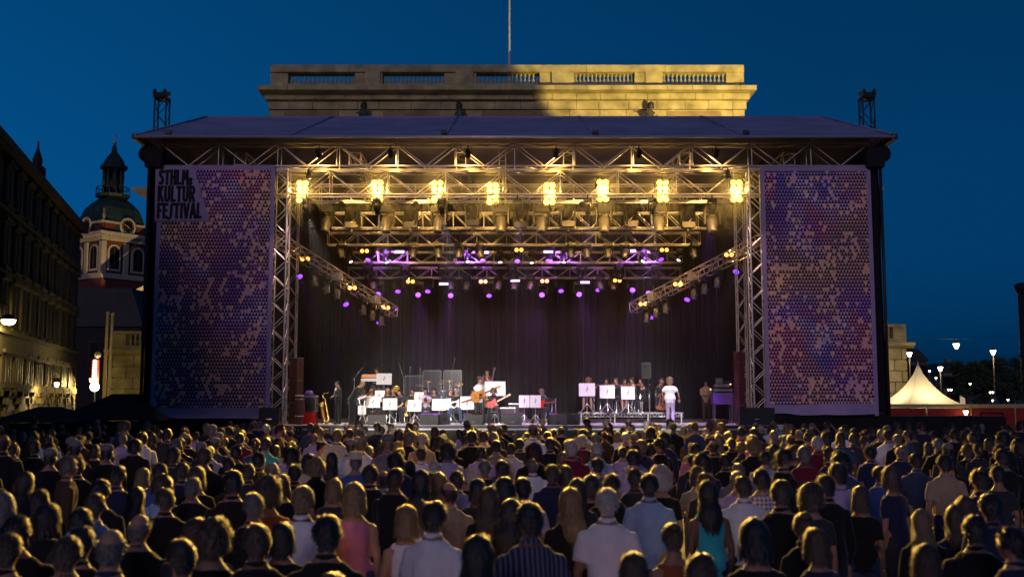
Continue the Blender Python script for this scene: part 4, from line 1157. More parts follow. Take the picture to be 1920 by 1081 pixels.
def lantern(px, py, Y, label, group=None, r=0.2, post=True, power=160, twin=False, far=False):
    p = W(px, py, Y)
    t = thing('street_lamp', label, 'street lamp', (p.x, Y, 0), 0, group)
    z = p.z
    gl = 'glow_lamp_far' if far else 'glow_lamp'
    for dx in ((-1.2 * r, 1.2 * r) if twin else (0,)):
        b = MB(); b.lathe([(r * 0.35, z - 1.1 * r), (r * 0.6, z - 0.6 * r), (r, z + 0.4 * r), (r * 0.9, z + 0.5 * r)], (dx, 0, 0), 12); b.build('lamp_glass', gl, t)
        b = MB(); b.lathe([(r * 1.1, z + 0.5 * r), (r * 0.6, z + 1.0 * r), (r * 0.12, z + 1.3 * r), (0.03, z + 1.7 * r)], (dx, 0, 0), 12); b.build('lamp_cap', 'dark_metal', t)
    b = MB()
    if post: b.tube([(0, 0.02, 0), (0, 0.02, z * 0.4), (0, 0.02, z - r)], [0.10, 0.06, 0.05], 8)
    else: b.tube([(-14, 0.02, z + 2.1 * r + 0.9), (0, 0.02, z + 1.9 * r), (14, 0.02, z + 2.1 * r + 0.9)], 0.012, 5)
    if twin: b.tube([(-1.2 * r, 0, z - r), (0, 0, z - 1.4 * r), (1.2 * r, 0, z - r)], 0.04, 6)
    b.build('post' if post else 'span_wire', 'dark_metal', t)
    if power: point('lamp_light', (p.x, Y - r - 0.15, z - 0.1), power, (1.0, 0.74, 0.36), 0.12, t)
    return t
lantern(1793, 647, 70, 'large lantern hanging on a wire high above the marquee', post=False, power=150)
lantern(1862, 659, 78, 'bright post lantern standing against the dark trees', power=150)
lantern(1763, 690, 82, 'bright lantern just above the marquee roof slope', r=0.2, power=120)
lantern(1705, 663, 72.4, 'lantern beside the rusticated palace terrace corner', r=0.18, power=90)
for px, py, tw, lb in ((1781, 730, True, 'far twin-globe lamp in front of the pale house'), (1859, 735, True, 'far twin-globe lamp below the bright post lantern'), (1819, 719, False, 'far single lamp beside the pale house corner'), (1743, 695, False, 'far small lamp between marquee peak and pale house'), (1861, 750, False, 'tiny far lamp just above the fence under the twin globes'), (1890, 749, False, 'tiny far lamp above the fence near the picture column'), (1755, 708, False, 'far dim lamp in front of the grey house')):
    lb = lb.replace(' near the picture column', ' towards the dark column')
    lantern(px, py, 120, lb, r=0.12, power=0, twin=tw, far=True)
lantern(1811, 772, 59.5, 'small round lamp fixed low on the red fence', r=0.14, power=0)

def far_house(px0, px1, ptop, Y, label, m, rows, cols, roofh, lit=()):
    a = W(px0, ptop, Y); c = W(px1, ptop, Y); w = c.x - a.x; h = a.z
    t = thing('far_house', label, 'building', ((a.x + c.x) / 2, Y, 0))
    b = MB(); b.box((0, 6, h / 2), (w, 12, h)); b.build('wall', m, t)
    b = MB(); b.prism([(-w / 2 - 0.3, h), (w / 2 + 0.3, h), (w / 2 - 1.4, h + roofh), (-w / 2 + 1.4, h + roofh)], -0.3, 12.3); rf = b.build('roof', 'slate', t)
    b = MB(); b.box((w * 0.2, 5, h + roofh), (0.9, 0.9, 1.6)); b.build('chimney', m, rf)
    for r_ in range(rows):
        for k in range(cols):
            x = -w / 2 + w * (k + 0.5) / cols; z = h - 1.6 - r_ * 3.0
            if z < 1: continue
            b = MB(); b.box((x, -0.02, z), (1.15, 0.1, 1.9)); o = b.build('window', 'house_stone', t)
            b = MB(); b.box((x, -0.09, z), (0.9, 0.03, 1.65)); b.build('pane', 'glow_window' if (r_, k) in lit else 'dark_pane', o)
            b = MB(); b.box((x, -0.14, z - 1.0), (1.3, 0.25, 0.14)); b.build('sill', 'house_stone', o)
    return t
emat('glow_window', (1.0, 0.72, 0.36), 0.35)
mat('far_pale', (0.14, 0.135, 0.10), 0.9, 0, 0.15, 0.6)
mat('far_grey', (0.06, 0.07, 0.075), 0.9, 0, 0.15, 0.6)
far_house(1768, 1817, 697, 175, 'far pale three-storey house behind the marquee with dark windows', 'far_pale', 3, 5, 1.6, {(2, 1), (1, 3)})
far_house(1700, 1738, 676, 160, 'far grey house rising between palace terrace and marquee peak', 'far_grey', 3, 3, 1.8)
far_house(1733, 1772, 706, 190, 'far dim narrow house between grey and pale houses', 'far_grey', 3, 3, 1.5, {(2, 1)})

mat('leaf_dark', (0.035, 0.05, 0.022), 0.8, 0, 0.4, 0.5)
mat('bark', (0.05, 0.04, 0.03), 0.9, 0, 0.3, 2)
def tree(px, ptop, Y, wpx, label, seed):
    r2 = random.Random(seed)
    p = W(px, ptop, Y); h = p.z; w = wpx / F * Y / 2
    t = thing('park_tree', label, 'tree', (p.x, Y, 0), 0, 'dark park trees behind the fence')
    b = MB(); b.tube([(0, 0, 0), (0.1, 0, h * 0.25), (-0.1, 0.1, h * 0.5), (0, 0, h * 0.75)], [0.45, 0.34, 0.24, 0.08], 8)
    for k in range(7):
        a = k * 2.4; z = h * (0.3 + 0.06 * k); b.tube([(0, 0, z), (0.45 * w * math.cos(a), 0.45 * w * math.sin(a), z + 0.12 * h), (0.75 * w * math.cos(a), 0.75 * w * math.sin(a), z + 0.2 * h)], [0.16, 0.10, 0.03], 6)
    b.build('trunk', 'bark', t)
    b = MB(); cl = []
    for k in range(26):
        a = r2.uniform(0, 6.28); rr = w * math.sqrt(r2.random()) * 0.85; z = h * r2.uniform(0.36, 0.93)
        rr *= 1.15 - abs(z / h - 0.6) * 1.5
        cl.append((V((rr * math.cos(a), rr * math.sin(a), z)), w * r2.uniform(0.22, 0.4)))
    for c_, rad in cl:
        for q in range(110):
            d = V((r2.gauss(0, 1), r2.gauss(0, 1), r2.gauss(0, 1))).normalized() * rad * r2.uniform(0.55, 1.05)
            q_ = c_ + V((d.x, d.y, d.z * 0.75)); s = r2.uniform(0.12, 0.28)
            u = V((r2.gauss(0, 1), r2.gauss(0, 1), r2.gauss(0, 1))).normalized(); v_ = u.orthogonal().normalized()
            b.add([q_ - u * s, q_ + v_ * s * 0.5, q_ + u * s, q_ - v_ * s * 0.5], [(0, 1, 2, 3)])
    b.build('crown', 'leaf_dark', t)
    return t
for i, (px, pt, wp_, lb) in enumerate([(1812, 676, 78, 'dark park tree right behind the pale far house'), (1855, 668, 84, 'dark park tree behind the bright post lantern'), (1897, 664, 84, 'dark park tree next to the dark monument column'), (1838, 690, 70, 'lower dark park tree between the two lamp-lit trees'), (1880, 688, 76, 'lower dark park tree above the end of the fence'), (1925, 672, 80, 'dark park tree behind the monument column')]):
    tree(px, pt, 128 + (i % 3) * 9, wp_, lb, i)
p = W(1917, 700, 62)
mc = thing('monument_column', 'tall dark stone column with a wide capital at the fence end', 'column', (p.x + 0.25, 62, 0))
zc = W(1917, 530, 62).z
b = MB(); b.lathe([(0.34, 0.6), (0.30, zc * 0.5), (0.27, zc - 0.7)], n=16); b.build('shaft', 'roof_black', mc)
b = MB(); b.lathe([(0.6, 0), (0.6, 0.4), (0.4, 0.62)], n=16); b.build('base', 'roof_black', mc)
b = MB(); b.lathe([(0.27, zc - 0.7), (0.42, zc - 0.4), (0.45, zc - 0.1), (0.2, zc)], n=16); b.build('capital', 'roof_black', mc)

# ================================================================== people
for nm_, c_ in (('skin_fair', (0.36, 0.20, 0.13)), ('skin_tan', (0.32, 0.175, 0.105)), ('skin_brown', (0.17, 0.085, 0.05))):
    mat(nm_, c_, 0.5, 0, 0.08, 9, spec=0.3)
mat('eye_dark', (0.015, 0.012, 0.01), 0.2); mat('lip', (0.32, 0.10, 0.08), 0.5); mat('shoe', (0.015, 0.013, 0.012), 0.4)
HAIRC = {'black': (0.008, 0.006, 0.005), 'dark brown': (0.013, 0.008, 0.005), 'brown': (0.024, 0.014, 0.007), 'dark blond': (0.060, 0.037, 0.016), 'blond': (0.19, 0.125, 0.05), 'grey': (0.13, 0.12, 0.108), 'white': (0.40, 0.37, 0.33), 'auburn': (0.045, 0.015, 0.007)}
for k_, c_ in HAIRC.items(): mat('hair_' + k_, c_, 0.36, 0, 0.3, 60, 0.5, 90, spec=0.7)
CLOTH = {'white': (0.74, 0.71, 0.72), 'cream': (0.55, 0.48, 0.36), 'lilac': (0.42, 0.34, 0.52), 'pale blue': (0.30, 0.40, 0.58), 'turquoise': (0.04, 0.42, 0.48), 'navy': (0.018, 0.022, 0.06), 'black': (0.010, 0.010, 0.011), 'charcoal': (0.035, 0.035, 0.04), 'grey': (0.17, 0.16, 0.17), 'red': (0.30, 0.02, 0.02), 'rust': (0.28, 0.075, 0.025), 'pink': (0.52, 0.18, 0.26), 'beige': (0.38, 0.29, 0.18), 'brown': (0.07, 0.04, 0.022), 'blue': (0.05, 0.10, 0.30), 'green': (0.05, 0.11, 0.05), 'mustard': (0.42, 0.24, 0.04), 'burgundy': (0.15, 0.012, 0.03), 'denim': (0.04, 0.06, 0.12)}
for k_, c_ in CLOTH.items(): mat('cloth_' + k_, c_, 0.85, 0, 0.12, 5, 0.35, 26, spec=0.2, sheen=0.15)
def pattern_mat(name, c1, c2, kind, sc):
    m = bpy.data.materials.new(name); m.use_nodes = True
    n = m.node_tree.nodes; l = m.node_tree.links; bs = n['Principled BSDF']; bs.inputs['Roughness'].default_value = 0.85
    tc = n.new('ShaderNodeTexCoord'); f = None
    for d in (('X', 'Z') if kind == 'plaid' else ('Z',) if kind == 'stripe' else ('X',)):
        w = n.new('ShaderNodeTexWave'); w.bands_direction = d; w.inputs['Scale'].default_value = sc; w.inputs['Distortion'].default_value = 0.6; w.inputs['Detail'].default_value = 1
        l.new(tc.outputs['Object'], w.inputs['Vector'])
        g = n.new('ShaderNodeMath'); g.operation = 'GREATER_THAN'; g.inputs[1].default_value = 0.62; l.new(w.outputs[1], g.inputs[0])
        if f is None: f = g.outputs[0]
        else:
            a = n.new('ShaderNodeMath'); a.operation = 'ADD'; l.new(f, a.inputs[0]); l.new(g.outputs[0], a.inputs[1])
            h = n.new('ShaderNodeMath'); h.operation = 'MULTIPLY'; h.inputs[1].default_value = 0.5; l.new(a.outputs[0], h.inputs[0]); f = h.outputs[0]
    mx = n.new('ShaderNodeMix'); mx.data_type = 'RGBA'; l.new(f, mx.inputs[0]); mx.inputs[6].default_value = (*c1, 1); mx.inputs[7].default_value = (*c2, 1)
    l.new(mx.outputs[2], bs.inputs['Base Color']); MATS[name] = m
pattern_mat('cloth_white plaid', (0.62, 0.56, 0.62), (0.05, 0.04, 0.12), 'plaid', 7)
pattern_mat('cloth_dark striped', (0.02, 0.022, 0.045), (0.12, 0.13, 0.20), 'diag', 9)
pattern_mat('cloth_white striped', (0.62, 0.58, 0.62), (0.26, 0.22, 0.34), 'stripe', 9)

TMP = None
def remesh(b, voxel, smooth=3, wrinkle=0.0, seed=0):
    """one continuous skin over all the shapes of b: ([verts], [faces])"""
    me = bpy.data.meshes.new('tmp'); me.from_pydata(b.v, [], b.f); me.update()
    global TMP
    if TMP is None: TMP = bpy.data.scenes.new('remesh')       # a scene of its own keeps each evaluation quick
    o = bpy.data.objects.new('tmp', me); TMP.collection.objects.link(o)
    r = o.modifiers.new('r', 'REMESH'); r.mode = 'VOXEL'; r.voxel_size = voxel
    if smooth:
        s = o.modifiers.new('s', 'SMOOTH'); s.factor = 0.5; s.iterations = smooth
    vl = TMP.view_layers[0]; vl.update(); dg = vl.depsgraph
    ev = o.evaluated_get(dg); m2 = ev.to_mesh()
    vs = [v.co.copy() for v in m2.vertices]
    if wrinkle:
        ns = [v.normal.copy() for v in m2.vertices]
        vs = [v + n * wrinkle * (noise.noise((v.x * 9 + seed, v.y * 9, v.z * 5)) + 0.6 * noise.noise((v.x * 20, v.y * 20 + seed, v.z * 9))) for v, n in zip(vs, ns)]
    fs = [tuple(p.vertices) for p in m2.polygons]
    ev.to_mesh_clear()
    bpy.data.objects.remove(o); bpy.data.meshes.remove(me)
    return vs, fs

MALE = [(-.20, .10, .09), (-.05, .160, .112), (.10, .158, .112), (.30, .150, .106), (.50, .166, .118), (.66, .182, .116), (.78, .172, .100), (.87, .138, .086), (.95, .098, .072), (1.03, .066, .062)]
FEM = [(-.22, .11, .09), (-.08, .172, .118), (.08, .165, .112), (.30, .126, .094), (.50, .145, .114), (.64, .152, .124), (.77, .146, .094), (.87, .112, .078), (.95, .078, .062), (1.03, .052, .052)]

class Pose:
    """joints of one figure, facing +Y, feet or seat on z = 0 of its place"""
    def __init__(s, sex='m', pelvis=(0, 0, .95), lean=0.03, side=0.0, twist=0.0, spine=.53, arms=None, legs=None, yaw=0.0, nod=0.0, wide=1.0):
        s.sex = sex; s.wide = wide
        s.P = V(pelvis)
        s.d = V((math.sin(side), math.sin(lean) * math.cos(side), math.cos(lean) * math.cos(side)))
        s.side = V((math.cos(twist), math.sin(twist), 0)); s.side = (s.side - s.d * s.side.dot(s.d)).normalized()
        s.fw = s.d.cross(s.side) * -1 if s.d.cross(s.side).y < 0 else s.d.cross(s.side)
        s.fw = s.side.cross(s.d) * -1
        if s.fw.y < -0.5: s.fw = -s.fw
        s.L = spine
        s.N = s.P + s.d * spine
        sh = (.188 if sex == 'm' else .160) * wide
        s.S = {q: s.N - s.d * .132 + s.side * q * sh for q in (-1, 1)}
        s.arms = {}
        for q in (-1, 1):
            a = (arms or {}).get(q)
            if a is None:
                e = s.S[q] + V((q * .055, -.03, -.29)); w_ = e + V((q * .0, .07, -.25)); s.arms[q] = (e, w_, V((0, .25, -1)))
            else: s.arms[q] = (V(a[0]), V(a[1]), V(a[2]) if len(a) > 2 else (V(a[1]) - V(a[0])))
        s.legs = {}
        for q in (-1, 1):
            h = s.P + s.side * q * .092 + V((0, 0, -.03))
            a = (legs or {}).get(q)
            if a is None: s.legs[q] = (h, h + V((q * .015, .015, -.43)), h + V((q * .02, -.02, -.84)), V((0, 1, 0)))
            else: s.legs[q] = (h, V(a[0]), V(a[1]), V(a[2]) if len(a) > 2 else V((0, 1, 0)))
        s.yaw, s.nod = yaw, nod
        R = Matrix.Rotation(yaw, 3, 'Z') @ Matrix.Rotation(-nod, 3, 'X')
        s.R = R
        s.H = s.N + V((0, .012, 0)) + (s.d * .5 + V((0, 0, .5))).normalized() * .052 + R @ V((0, .02, .095))

def torso(b, p, grow=0.0, t0=-1.0, t1=2.0, hem=None):
    prof = [q for q in (MALE if p.sex == 'm' else FEM) if t0 <= q[0] <= t1]
    if hem: prof = hem + prof
    vs = []; n = 14
    for t, rx, ry in prof:
        c = p.P + p.d * (t * p.L) + p.fw * (0.012 if 0.4 < t < 0.8 else 0)
        k = p.wide if t > .2 else (1 + (p.wide - 1) * .8)
        for j in range(n):
            a = 2 * math.pi * j / n
            vs.append(c + p.side * (math.cos(a) * (rx * k + grow)) + p.fw * (math.sin(a) * (ry * k + grow)))
    fs = [(i * n + j, i * n + (j + 1) % n, (i + 1) * n + (j + 1) % n, (i + 1) * n + j) for i in range(len(prof) - 1) for j in range(n)]
    fs += [tuple(range(n - 1, -1, -1)), tuple(range((len(prof) - 1) * n, len(prof) * n))]
    b.add(vs, fs)

def hand(b, w, d, q, curl=0.5):
    d = V(d).normalized()
    up = V((0, 0, 1)) if abs(d.z) < 0.8 else V((0, 1, 0))
    s = d.cross(up).normalized() * q; nrm = s.cross(d).normalized() * q
    M = Matrix((s, nrm, d)).transposed()
    b.ball(w + d * .05, (.040, .017, .052), 8, 5, 0, M)
    for i, (x, L) in enumerate(((-.030, .062), (-.011, .075), (.009, .070), (.028, .054))):
        a = w + d * .085 + s * x
        m_ = a + d * L * .55 - nrm * L * .28 * curl
        e = m_ + d * L * .35 * (1 - curl * .6) - nrm * L * .5 * curl
        b.tube([a - d * .012, m_, e], [.0095, .0085, .0065], 6)
    a = w + d * .03 - s * .034
    b.tube([a, a - s * .03 + d * .028, a - s * .03 + d * .06 - nrm * .012], [.012, .010, .007], 6)

def head_shapes(b, p):
    R = p.R; H = p.H
    b.ball(H + R @ V((0, -.008, .012)), (.077, .094, .098), 14, 10, 0, R)
    b.ball(H + R @ V((0, .028, -.055)), (.054, .062, .062), 12, 8, 0, R)
    b.ball(H + R @ V((0, .062, -.095)), (.026, .024, .022), 8, 6, 0, R)
    b.tube([H + R @ V((0, .086, .012)), H + R @ V((0, .108, -.028)), H + R @ V((0, .088, -.036))], [.010, .015, .012], 8)
    for q in (-1, 1):
        b.ball(H + R @ V((q * .078, -.006, -.012)), (.010, .020, .032), 8, 6, 0, R)
        b.ball(H + R @ V((q * .036, .066, -.035)), (.026, .022, .024), 8, 6, 0, R)
    b.tube([p.N - p.d * .05, p.N + p.d * .03, p.H + R @ V((0, -.02, -.06))], [.066, .055, .054], 10)

def body_mesh(p, voxel=0.02, skin='skin_fair', name='person'):
    b = MB(); torso(b, p); head_shapes(b, p)
    k = 1.0 if p.sex == 'm' else .86
    for q in (-1, 1):
        e, w, hd_ = p.arms[q]
        b.tube([p.S[q] - p.side * q * .05, p.S[q], p.S[q].lerp(e, .5), e, e.lerp(w, .35), w], [.05 * k, .056 * k, .050 * k, .041 * k, .042 * k, .028 * k], 10)
        h, kn, an, ft = p.legs[q]
        b.tube([h + V((0, 0, .04)), h.lerp(kn, .4), kn, kn.lerp(an, .35), an], [.090, .082, .058, .056, .038], 10)
    vs, fs = remesh(b, voxel, 3)
    m = MB(); m.add(vs, fs, 0, True)
    for q in (-1, 1):
        e, w, hd_ = p.arms[q]; hand(m, w, hd_, q)
        R = p.R
        m.ball(p.H + R @ V((q * .033, .079, .004)), (.013, .008, .007), 8, 5, 1, R)
        m.tube([p.H + R @ V((q * .016, .090, .024)), p.H + R @ V((q * .048, .080, .024))], .005, 5, 1)
    m.tube([p.H + p.R @ V((-.022, .080, -.062)), p.H + p.R @ V((0, .090, -.062)), p.H + p.R @ V((.022, .080, -.062))], [.005, .008, .005], 6, 2)
    return m.mesh(name, [skin, 'eye_dark', 'lip'])

def shirt_mesh(p, cloth, sleeve=0.55, voxel=0.02, grow=0.016, long=True, collar=True, seed=0, name='shirt', skirt=0.0):
    """top with sleeves; sleeve = share of the arm it covers (0 none, 0.55 short, 2 long)"""
    b = MB()
    hem = [(-.30, .172 if p.sex == 'm' else .182, .126)] if long else None
    if not collar and p.sex == 'f': torso(b, p, grow, t1=.92, hem=hem)
    else: torso(b, p, grow, t1=.985, hem=hem)
    k = 1.0 if p.sex == 'm' else .86
    for q in (-1, 1):
        if sleeve <= 0: continue
        e, w, _ = p.arms[q]
        pts = [p.S[q] - p.side * q * .06, p.S[q]]; rr = [.062 * k, .068 * k]
        if sleeve <= 1: pts += [p.S[q].lerp(e, sleeve * .6), p.S[q].lerp(e, sleeve + .15)]; rr += [.066 * k, .066 * k]
        else: pts += [p.S[q].lerp(e, .5), e, e.lerp(w, .5), e.lerp(w, .92)]; rr += [.062 * k, .056 * k, .050 * k, .040 * k]
        b.tube(pts, rr, 10)
    vs, fs = remesh(b, voxel, 2, 0.010, seed)
    m = MB(); m.add(vs, fs, 0, True)
    if collar:
        R = Matrix((p.side, p.fw, p.d)).transposed()
        m.lathe([(.072, -.03), (.074, .012), (.064, .03), (.060, .012)], p.N - p.d * .005, 14, rot=R, sx=1.0, sy=.92, caps=False)
    return m.mesh(name, cloth)

def trousers_mesh(p, cloth, voxel=0.024, shoes=True, skirt=False, seed=0):
    b = MB(); torso(b, p, .010, t1=.2)
    for q in (-1, 1):
        h, kn, an, ft = p.legs[q]
        if skirt: b.tube([h + V((0, 0, .05)), h.lerp(kn, .5), h.lerp(kn, 1.02)], [.105, .105, .10], 10)
        else: b.tube([h + V((0, 0, .04)), h.lerp(kn, .4), kn, kn.lerp(an, .5), an + (an - kn).normalized() * .02], [.102, .094, .074, .066, .062], 10)
    if skirt:
        h0, h1 = p.legs[-1], p.legs[1]; mid0 = (h0[0] + h1[0]) / 2; mid1 = (h0[1] + h1[1]) / 2
        b.tube([mid0, mid0.lerp(mid1, .98)], [.14, .17], 10)
    vs, fs = remesh(b, voxel, 2, 0.010, seed)
    m = MB(); m.add(vs, fs, 0, True)
    if shoes:
        for q in (-1, 1):
            h, kn, an, ft = p.legs[q]; f = V(ft).normalized()
            z = V((0, 0, 1)); 
            dn = f.cross(z.cross(f)).normalized() if abs(f.z) < .9 else V((0, 1, 0))
            c = an + V((0, 0, -.045)) + f * .06
            x = z.cross(f).normalized()
            M = Matrix((x, f, z)).transposed()
            m.ball(c, (.046, .135, .045), 10, 6, 1, M)
            m.tube([an + V((0, 0, .03)), an + V((0, 0, -.05))], [.045, .05], 8, 1)
    return m.mesh('skirt' if skirt else 'trousers', [cloth, 'shoe'])

# ---- hair, in head coordinates (front is +y)
def ss(a, b_, x):
    t = max(0.0, min(1.0, (x - a) / (b_ - a))); return t * t * (3 - 2 * t)
HAIRM = {}
def hair_mesh(style, seed=0):
    if (style, seed) in HAIRM: return HAIRM[(style, seed)]
    r2 = random.Random(seed * 31 + len(style))
    b = MB()
    cfg = {'short': (.055, -.020, -.085, 1.0), 'bald': (.075, -.010, -.085, .97), 'bob': (.045, -.135, -.150, 1.10), 'long': (.045, -.22, -.36, 1.02), 'curly': (.050, -.075, -.11, 1.26), 'bun': (.050, -.03, -.085, 1.0), 'cap': (.055, -.02, -.085, .99), 'hat': (.04, -.03, -.085, 1.0), 'ponytail': (.05, -.03, -.085, 1.0)}[style]
    zf, zs, zbk, k = cfg
    n, m = 28, 14
    rx, ry, top = .087 * k, .105 * k, .117 * (1 + (k - 1) * .7)
    amp = {'curly': .022, 'bob': .006, 'long': .006}.get(style, .004)
    def pt(fz, j, inner=1.0):
        a = 2 * math.pi * j / n                      # 0 = front (+y)
        af = abs(math.degrees(math.atan2(math.sin(a), math.cos(a))))
        zb = zf + (zs - zf) * ss(40, 78, af); zb = zb + (zbk - zb) * ss(95, 150, af)
        t0 = top if style != 'bald' else .045 + .01 * math.cos(a)
        z = t0 + (zb - t0) * fz
        if z >= 0: r = math.sqrt(max(0.0, 1 - (z / top) ** 2)); r = max(r, .03)
        else: r = 1.0 + (.10 if style in ('bob',) else 0) * ss(0, -.12, z) - (-.30 * ss(-.06, -.24, z) + .25 * ss(-.24, -.4, z) if style == 'long' else .14 * ss(0, -.10, z) if style not in ('bob', 'curly', 'long') else .0)
        x, y = math.sin(a) * rx * r, math.cos(a) * ry * r - .010
        if style == 'long' and z < -.06: y = min(y, .02) - .05 * ss(-.06, -.2, z)
        nn_ = amp * noise.noise((x * 30 + seed, y * 30, z * 30)) + amp * .8 * noise.noise((x * 70, y * 70 + seed, z * 60))
        v = V((x, y, z)); 
        o = V((x, y + .01, z * .8)); o = o.normalized() if o.length > 1e-6 else V((0, 0, 1))
        return (v + o * nn_) * inner if inner != 1.0 else v + o * nn_
    vs = [pt(i / m, j) for i in range(m + 1) for j in range(n)]
    fs = [(i * n + j, (i + 1) * n + j, (i + 1) * n + (j + 1) % n, i * n + (j + 1) % n) for i in range(m) for j in range(n)]
    last = [V((v.x * .82, v.y * .82, v.z + .012)) for v in vs[-n:]]
    o = len(vs); vs += last
    fs += [((m) * n + j, o + j, o + (j + 1) % n, m * n + (j + 1) % n) for j in range(n)]
    if style == 'bald':
        ft = [V((v.x * .88, v.y * .88, v.z - .01)) for v in vs[:n]]; o2 = len(vs); vs += ft
        fs += [(j, (j + 1) % n, o2 + (j + 1) % n, o2 + j) for j in range(n)]
    b.add(vs, fs, 0, True)
    ns = {'curly': 620, 'long': 520, 'bob': 460, 'bald': 200}.get(style, 520)
    if style in ('cap', 'hat'): ns = 80
    for q in range(ns):                              # loose locks that break up the outline
        fz = r2.random() ** .8; j = r2.uniform(0, n)
        if style in ('cap', 'hat'): fz = r2.uniform(.75, 1)
        p0 = pt(fz, j); 
        L = r2.uniform(.25, .5) if style == 'curly' else r2.uniform(.12, .3)
        p1 = pt(min(1.06, fz + L * .5), j + r2.uniform(-.7, .7)); p2 = pt(min(1.1, fz + L), j + r2.uniform(-1.1, 1.1))
        o = V((p1.x, p1.y, p1.z * .6 + .02)).normalized()
        lift = r2.uniform(.003, .024) * (2.0 if style == 'curly' else 1)
        p1 = p1 + o * lift * .6; p2 = p2 + o * lift
        d = (p2 - p0); w = d.cross(o)
        if w.length < 1e-6: continue
        w = w.normalized() * r2.uniform(.003, .007)
        b.add([p0 - w, p0 + w, p1 + w * .8, p2, p1 - w * .8], [(0, 1, 2, 4), (4, 2, 3)], 0, True)
    if style in ('bun',): b.ball((0, -.085, .085), (.052, .048, .045), 12, 8)
    if style == 'ponytail': b.tube([(0, -.10, .05), (0, -.15, .02), (0, -.155, -.10), (0, -.125, -.22)], [.022, .034, .030, .008], 8)
    HAIRM[(style, seed)] = me = b.mesh('hair', 'hair_brown')
    return me
def cap_mesh(kind):
    b = MB()
    if kind == 'cap':
        b.lathe([(.094, .035), (.096, .07), (.086, .105), (.055, .130), (.012, .138)], (0, -.012, 0), 18, sy=1.14)
        b.add([(-.07, .07, .045), (.07, .07, .045), (.055, .165, .035), (0, .180, .033), (-.055, .165, .035), (-.07, .07, .038), (.07, .07, .038), (.055, .165, .028), (0, .180, .026), (-.055, .165, .028)], [(0, 1, 2, 3, 4), (9, 8, 7, 6, 5), (1, 6, 7, 2), (2, 7, 8, 3), (3, 8, 9, 4), (4, 9, 5, 0)])
    elif kind == 'flatcap':
        b.lathe([(.090, .040), (.112, .060), (.118, .085), (.085, .110), (.012, .118)], (0, .0, 0), 18, sy=1.2, rot=Matrix.Rotation(-.12, 3, 'X'))
        b.ball((0, .10, .045), (.065, .055, .012), 10, 5, 0, Matrix.Rotation(-.2, 3, 'X'))
    else:
        b.lathe([(.10, .055), (.165, .048), (.17, .054), (.10, .066), (.096, .12), (.088, .155), (.05, .150), (.01, .146)], (0, -.01, 0), 22, sy=1.14)
    return b.mesh('cap', 'cloth_grey')

def dress(o, slot, m):
    """give one copy its own material on a shared mesh"""
    o.material_slots[slot].link = 'OBJECT'
    o.material_slots[slot].material = MATS[m]

# ================================================================== the band and its gear
mat('brass', (0.75, 0.50, 0.12), 0.25, 0.85, 0.08, 5)
mat('guitar_orange', (0.55, 0.20, 0.02), 0.25, 0, 0.2, 4)
mat('wood_dark', (0.16, 0.055, 0.02), 0.35, 0, 0.25, 5)
mat('wood_pale', (0.45, 0.30, 0.15), 0.45, 0, 0.2, 5)
mat('red_gloss', (0.55, 0.02, 0.015), 0.25)
mat('paper', (0.64, 0.62, 0.61), 0.8, 0, 0.04, 3)
mat('purple_cloth', (0.16, 0.08, 0.36), 0.8)
mat('wedge_grey', (0.035, 0.035, 0.032), 0.6, 0, 0.2, 10)
mat('grille', (0.035, 0.032, 0.028), 0.7, 0.2, 0.3, 90)
mat('cab_brown', (0.11, 0.05, 0.035), 0.7, 0, 0.2, 3)
mat('cab_red', (0.07, 0.014, 0.022), 0.7, 0, 0.2, 3)
mat('amp_tweed', (0.20, 0.17, 0.15), 0.8, 0, 0.2, 40)
mat('water', (0.55, 0.60, 0.75), 0.1, 0, 0.05, 3)
mat('drum_shell', (0.04, 0.03, 0.12), 0.3)
glassmat('screen_glass', (0.10, 0.10, 0.13), 0.10)
FLOOR = DECK + 0.003

def stand(px, py, Y, base=None):
    p = W(px, py, Y); return V((p.x, Y, FLOOR if base is None else base))

def performer(label, loc, rz, pose, top, sleeve='short', legs='black', hair=('short', 'brown'), skin='skin_fair', cap=None, skirt=False, scale=1.0, seed=0, grow=0.02):
    me = body_mesh(pose, .025, skin)
    o = link('person', me, None, loc); o.rotation_euler = (0, 0, rz); o.scale = (scale,) * 3
    t = link('shirt', shirt_mesh(pose, 'cloth_' + top, {'none': 0, 'short': .55, 'long': 2}[sleeve], .028, grow, collar=(pose.sex == 'm'), seed=seed), o)
    link('skirt' if skirt else 'trousers', trousers_mesh(pose, 'cloth_' + legs, .032, skirt=skirt, seed=seed), o)
    if hair:
        t = link('hair', hair_mesh(hair[0], 0), o, pose.H); t.rotation_mode = 'QUATERNION'; t.rotation_quaternion = pose.R.to_quaternion(); dress(t, 0, 'hair_' + hair[1])
    if cap:
        t = link('cap', cap_mesh(cap[0]), o, pose.H); t.rotation_mode = 'QUATERNION'; t.rotation_quaternion = pose.R.to_quaternion(); dress(t, 0, 'cloth_' + cap[1])
    tag(o, label, 'person', None)
    return o
SEAT = 0.47
def seated(sex='m', lean=.1, arms=None, yaw=0, nod=.15, spread=.14, wide=1.0, twist=0.0):
    P = (0, 0, SEAT + .10)
    lg = {q: (V((q * (.10 + spread * .6), .42, SEAT + .07)), V((q * (.10 + spread), .40, .10))) for q in (-1, 1)}
    return Pose(sex, P, lean, 0, twist, .53, arms, lg, yaw, nod, wide)
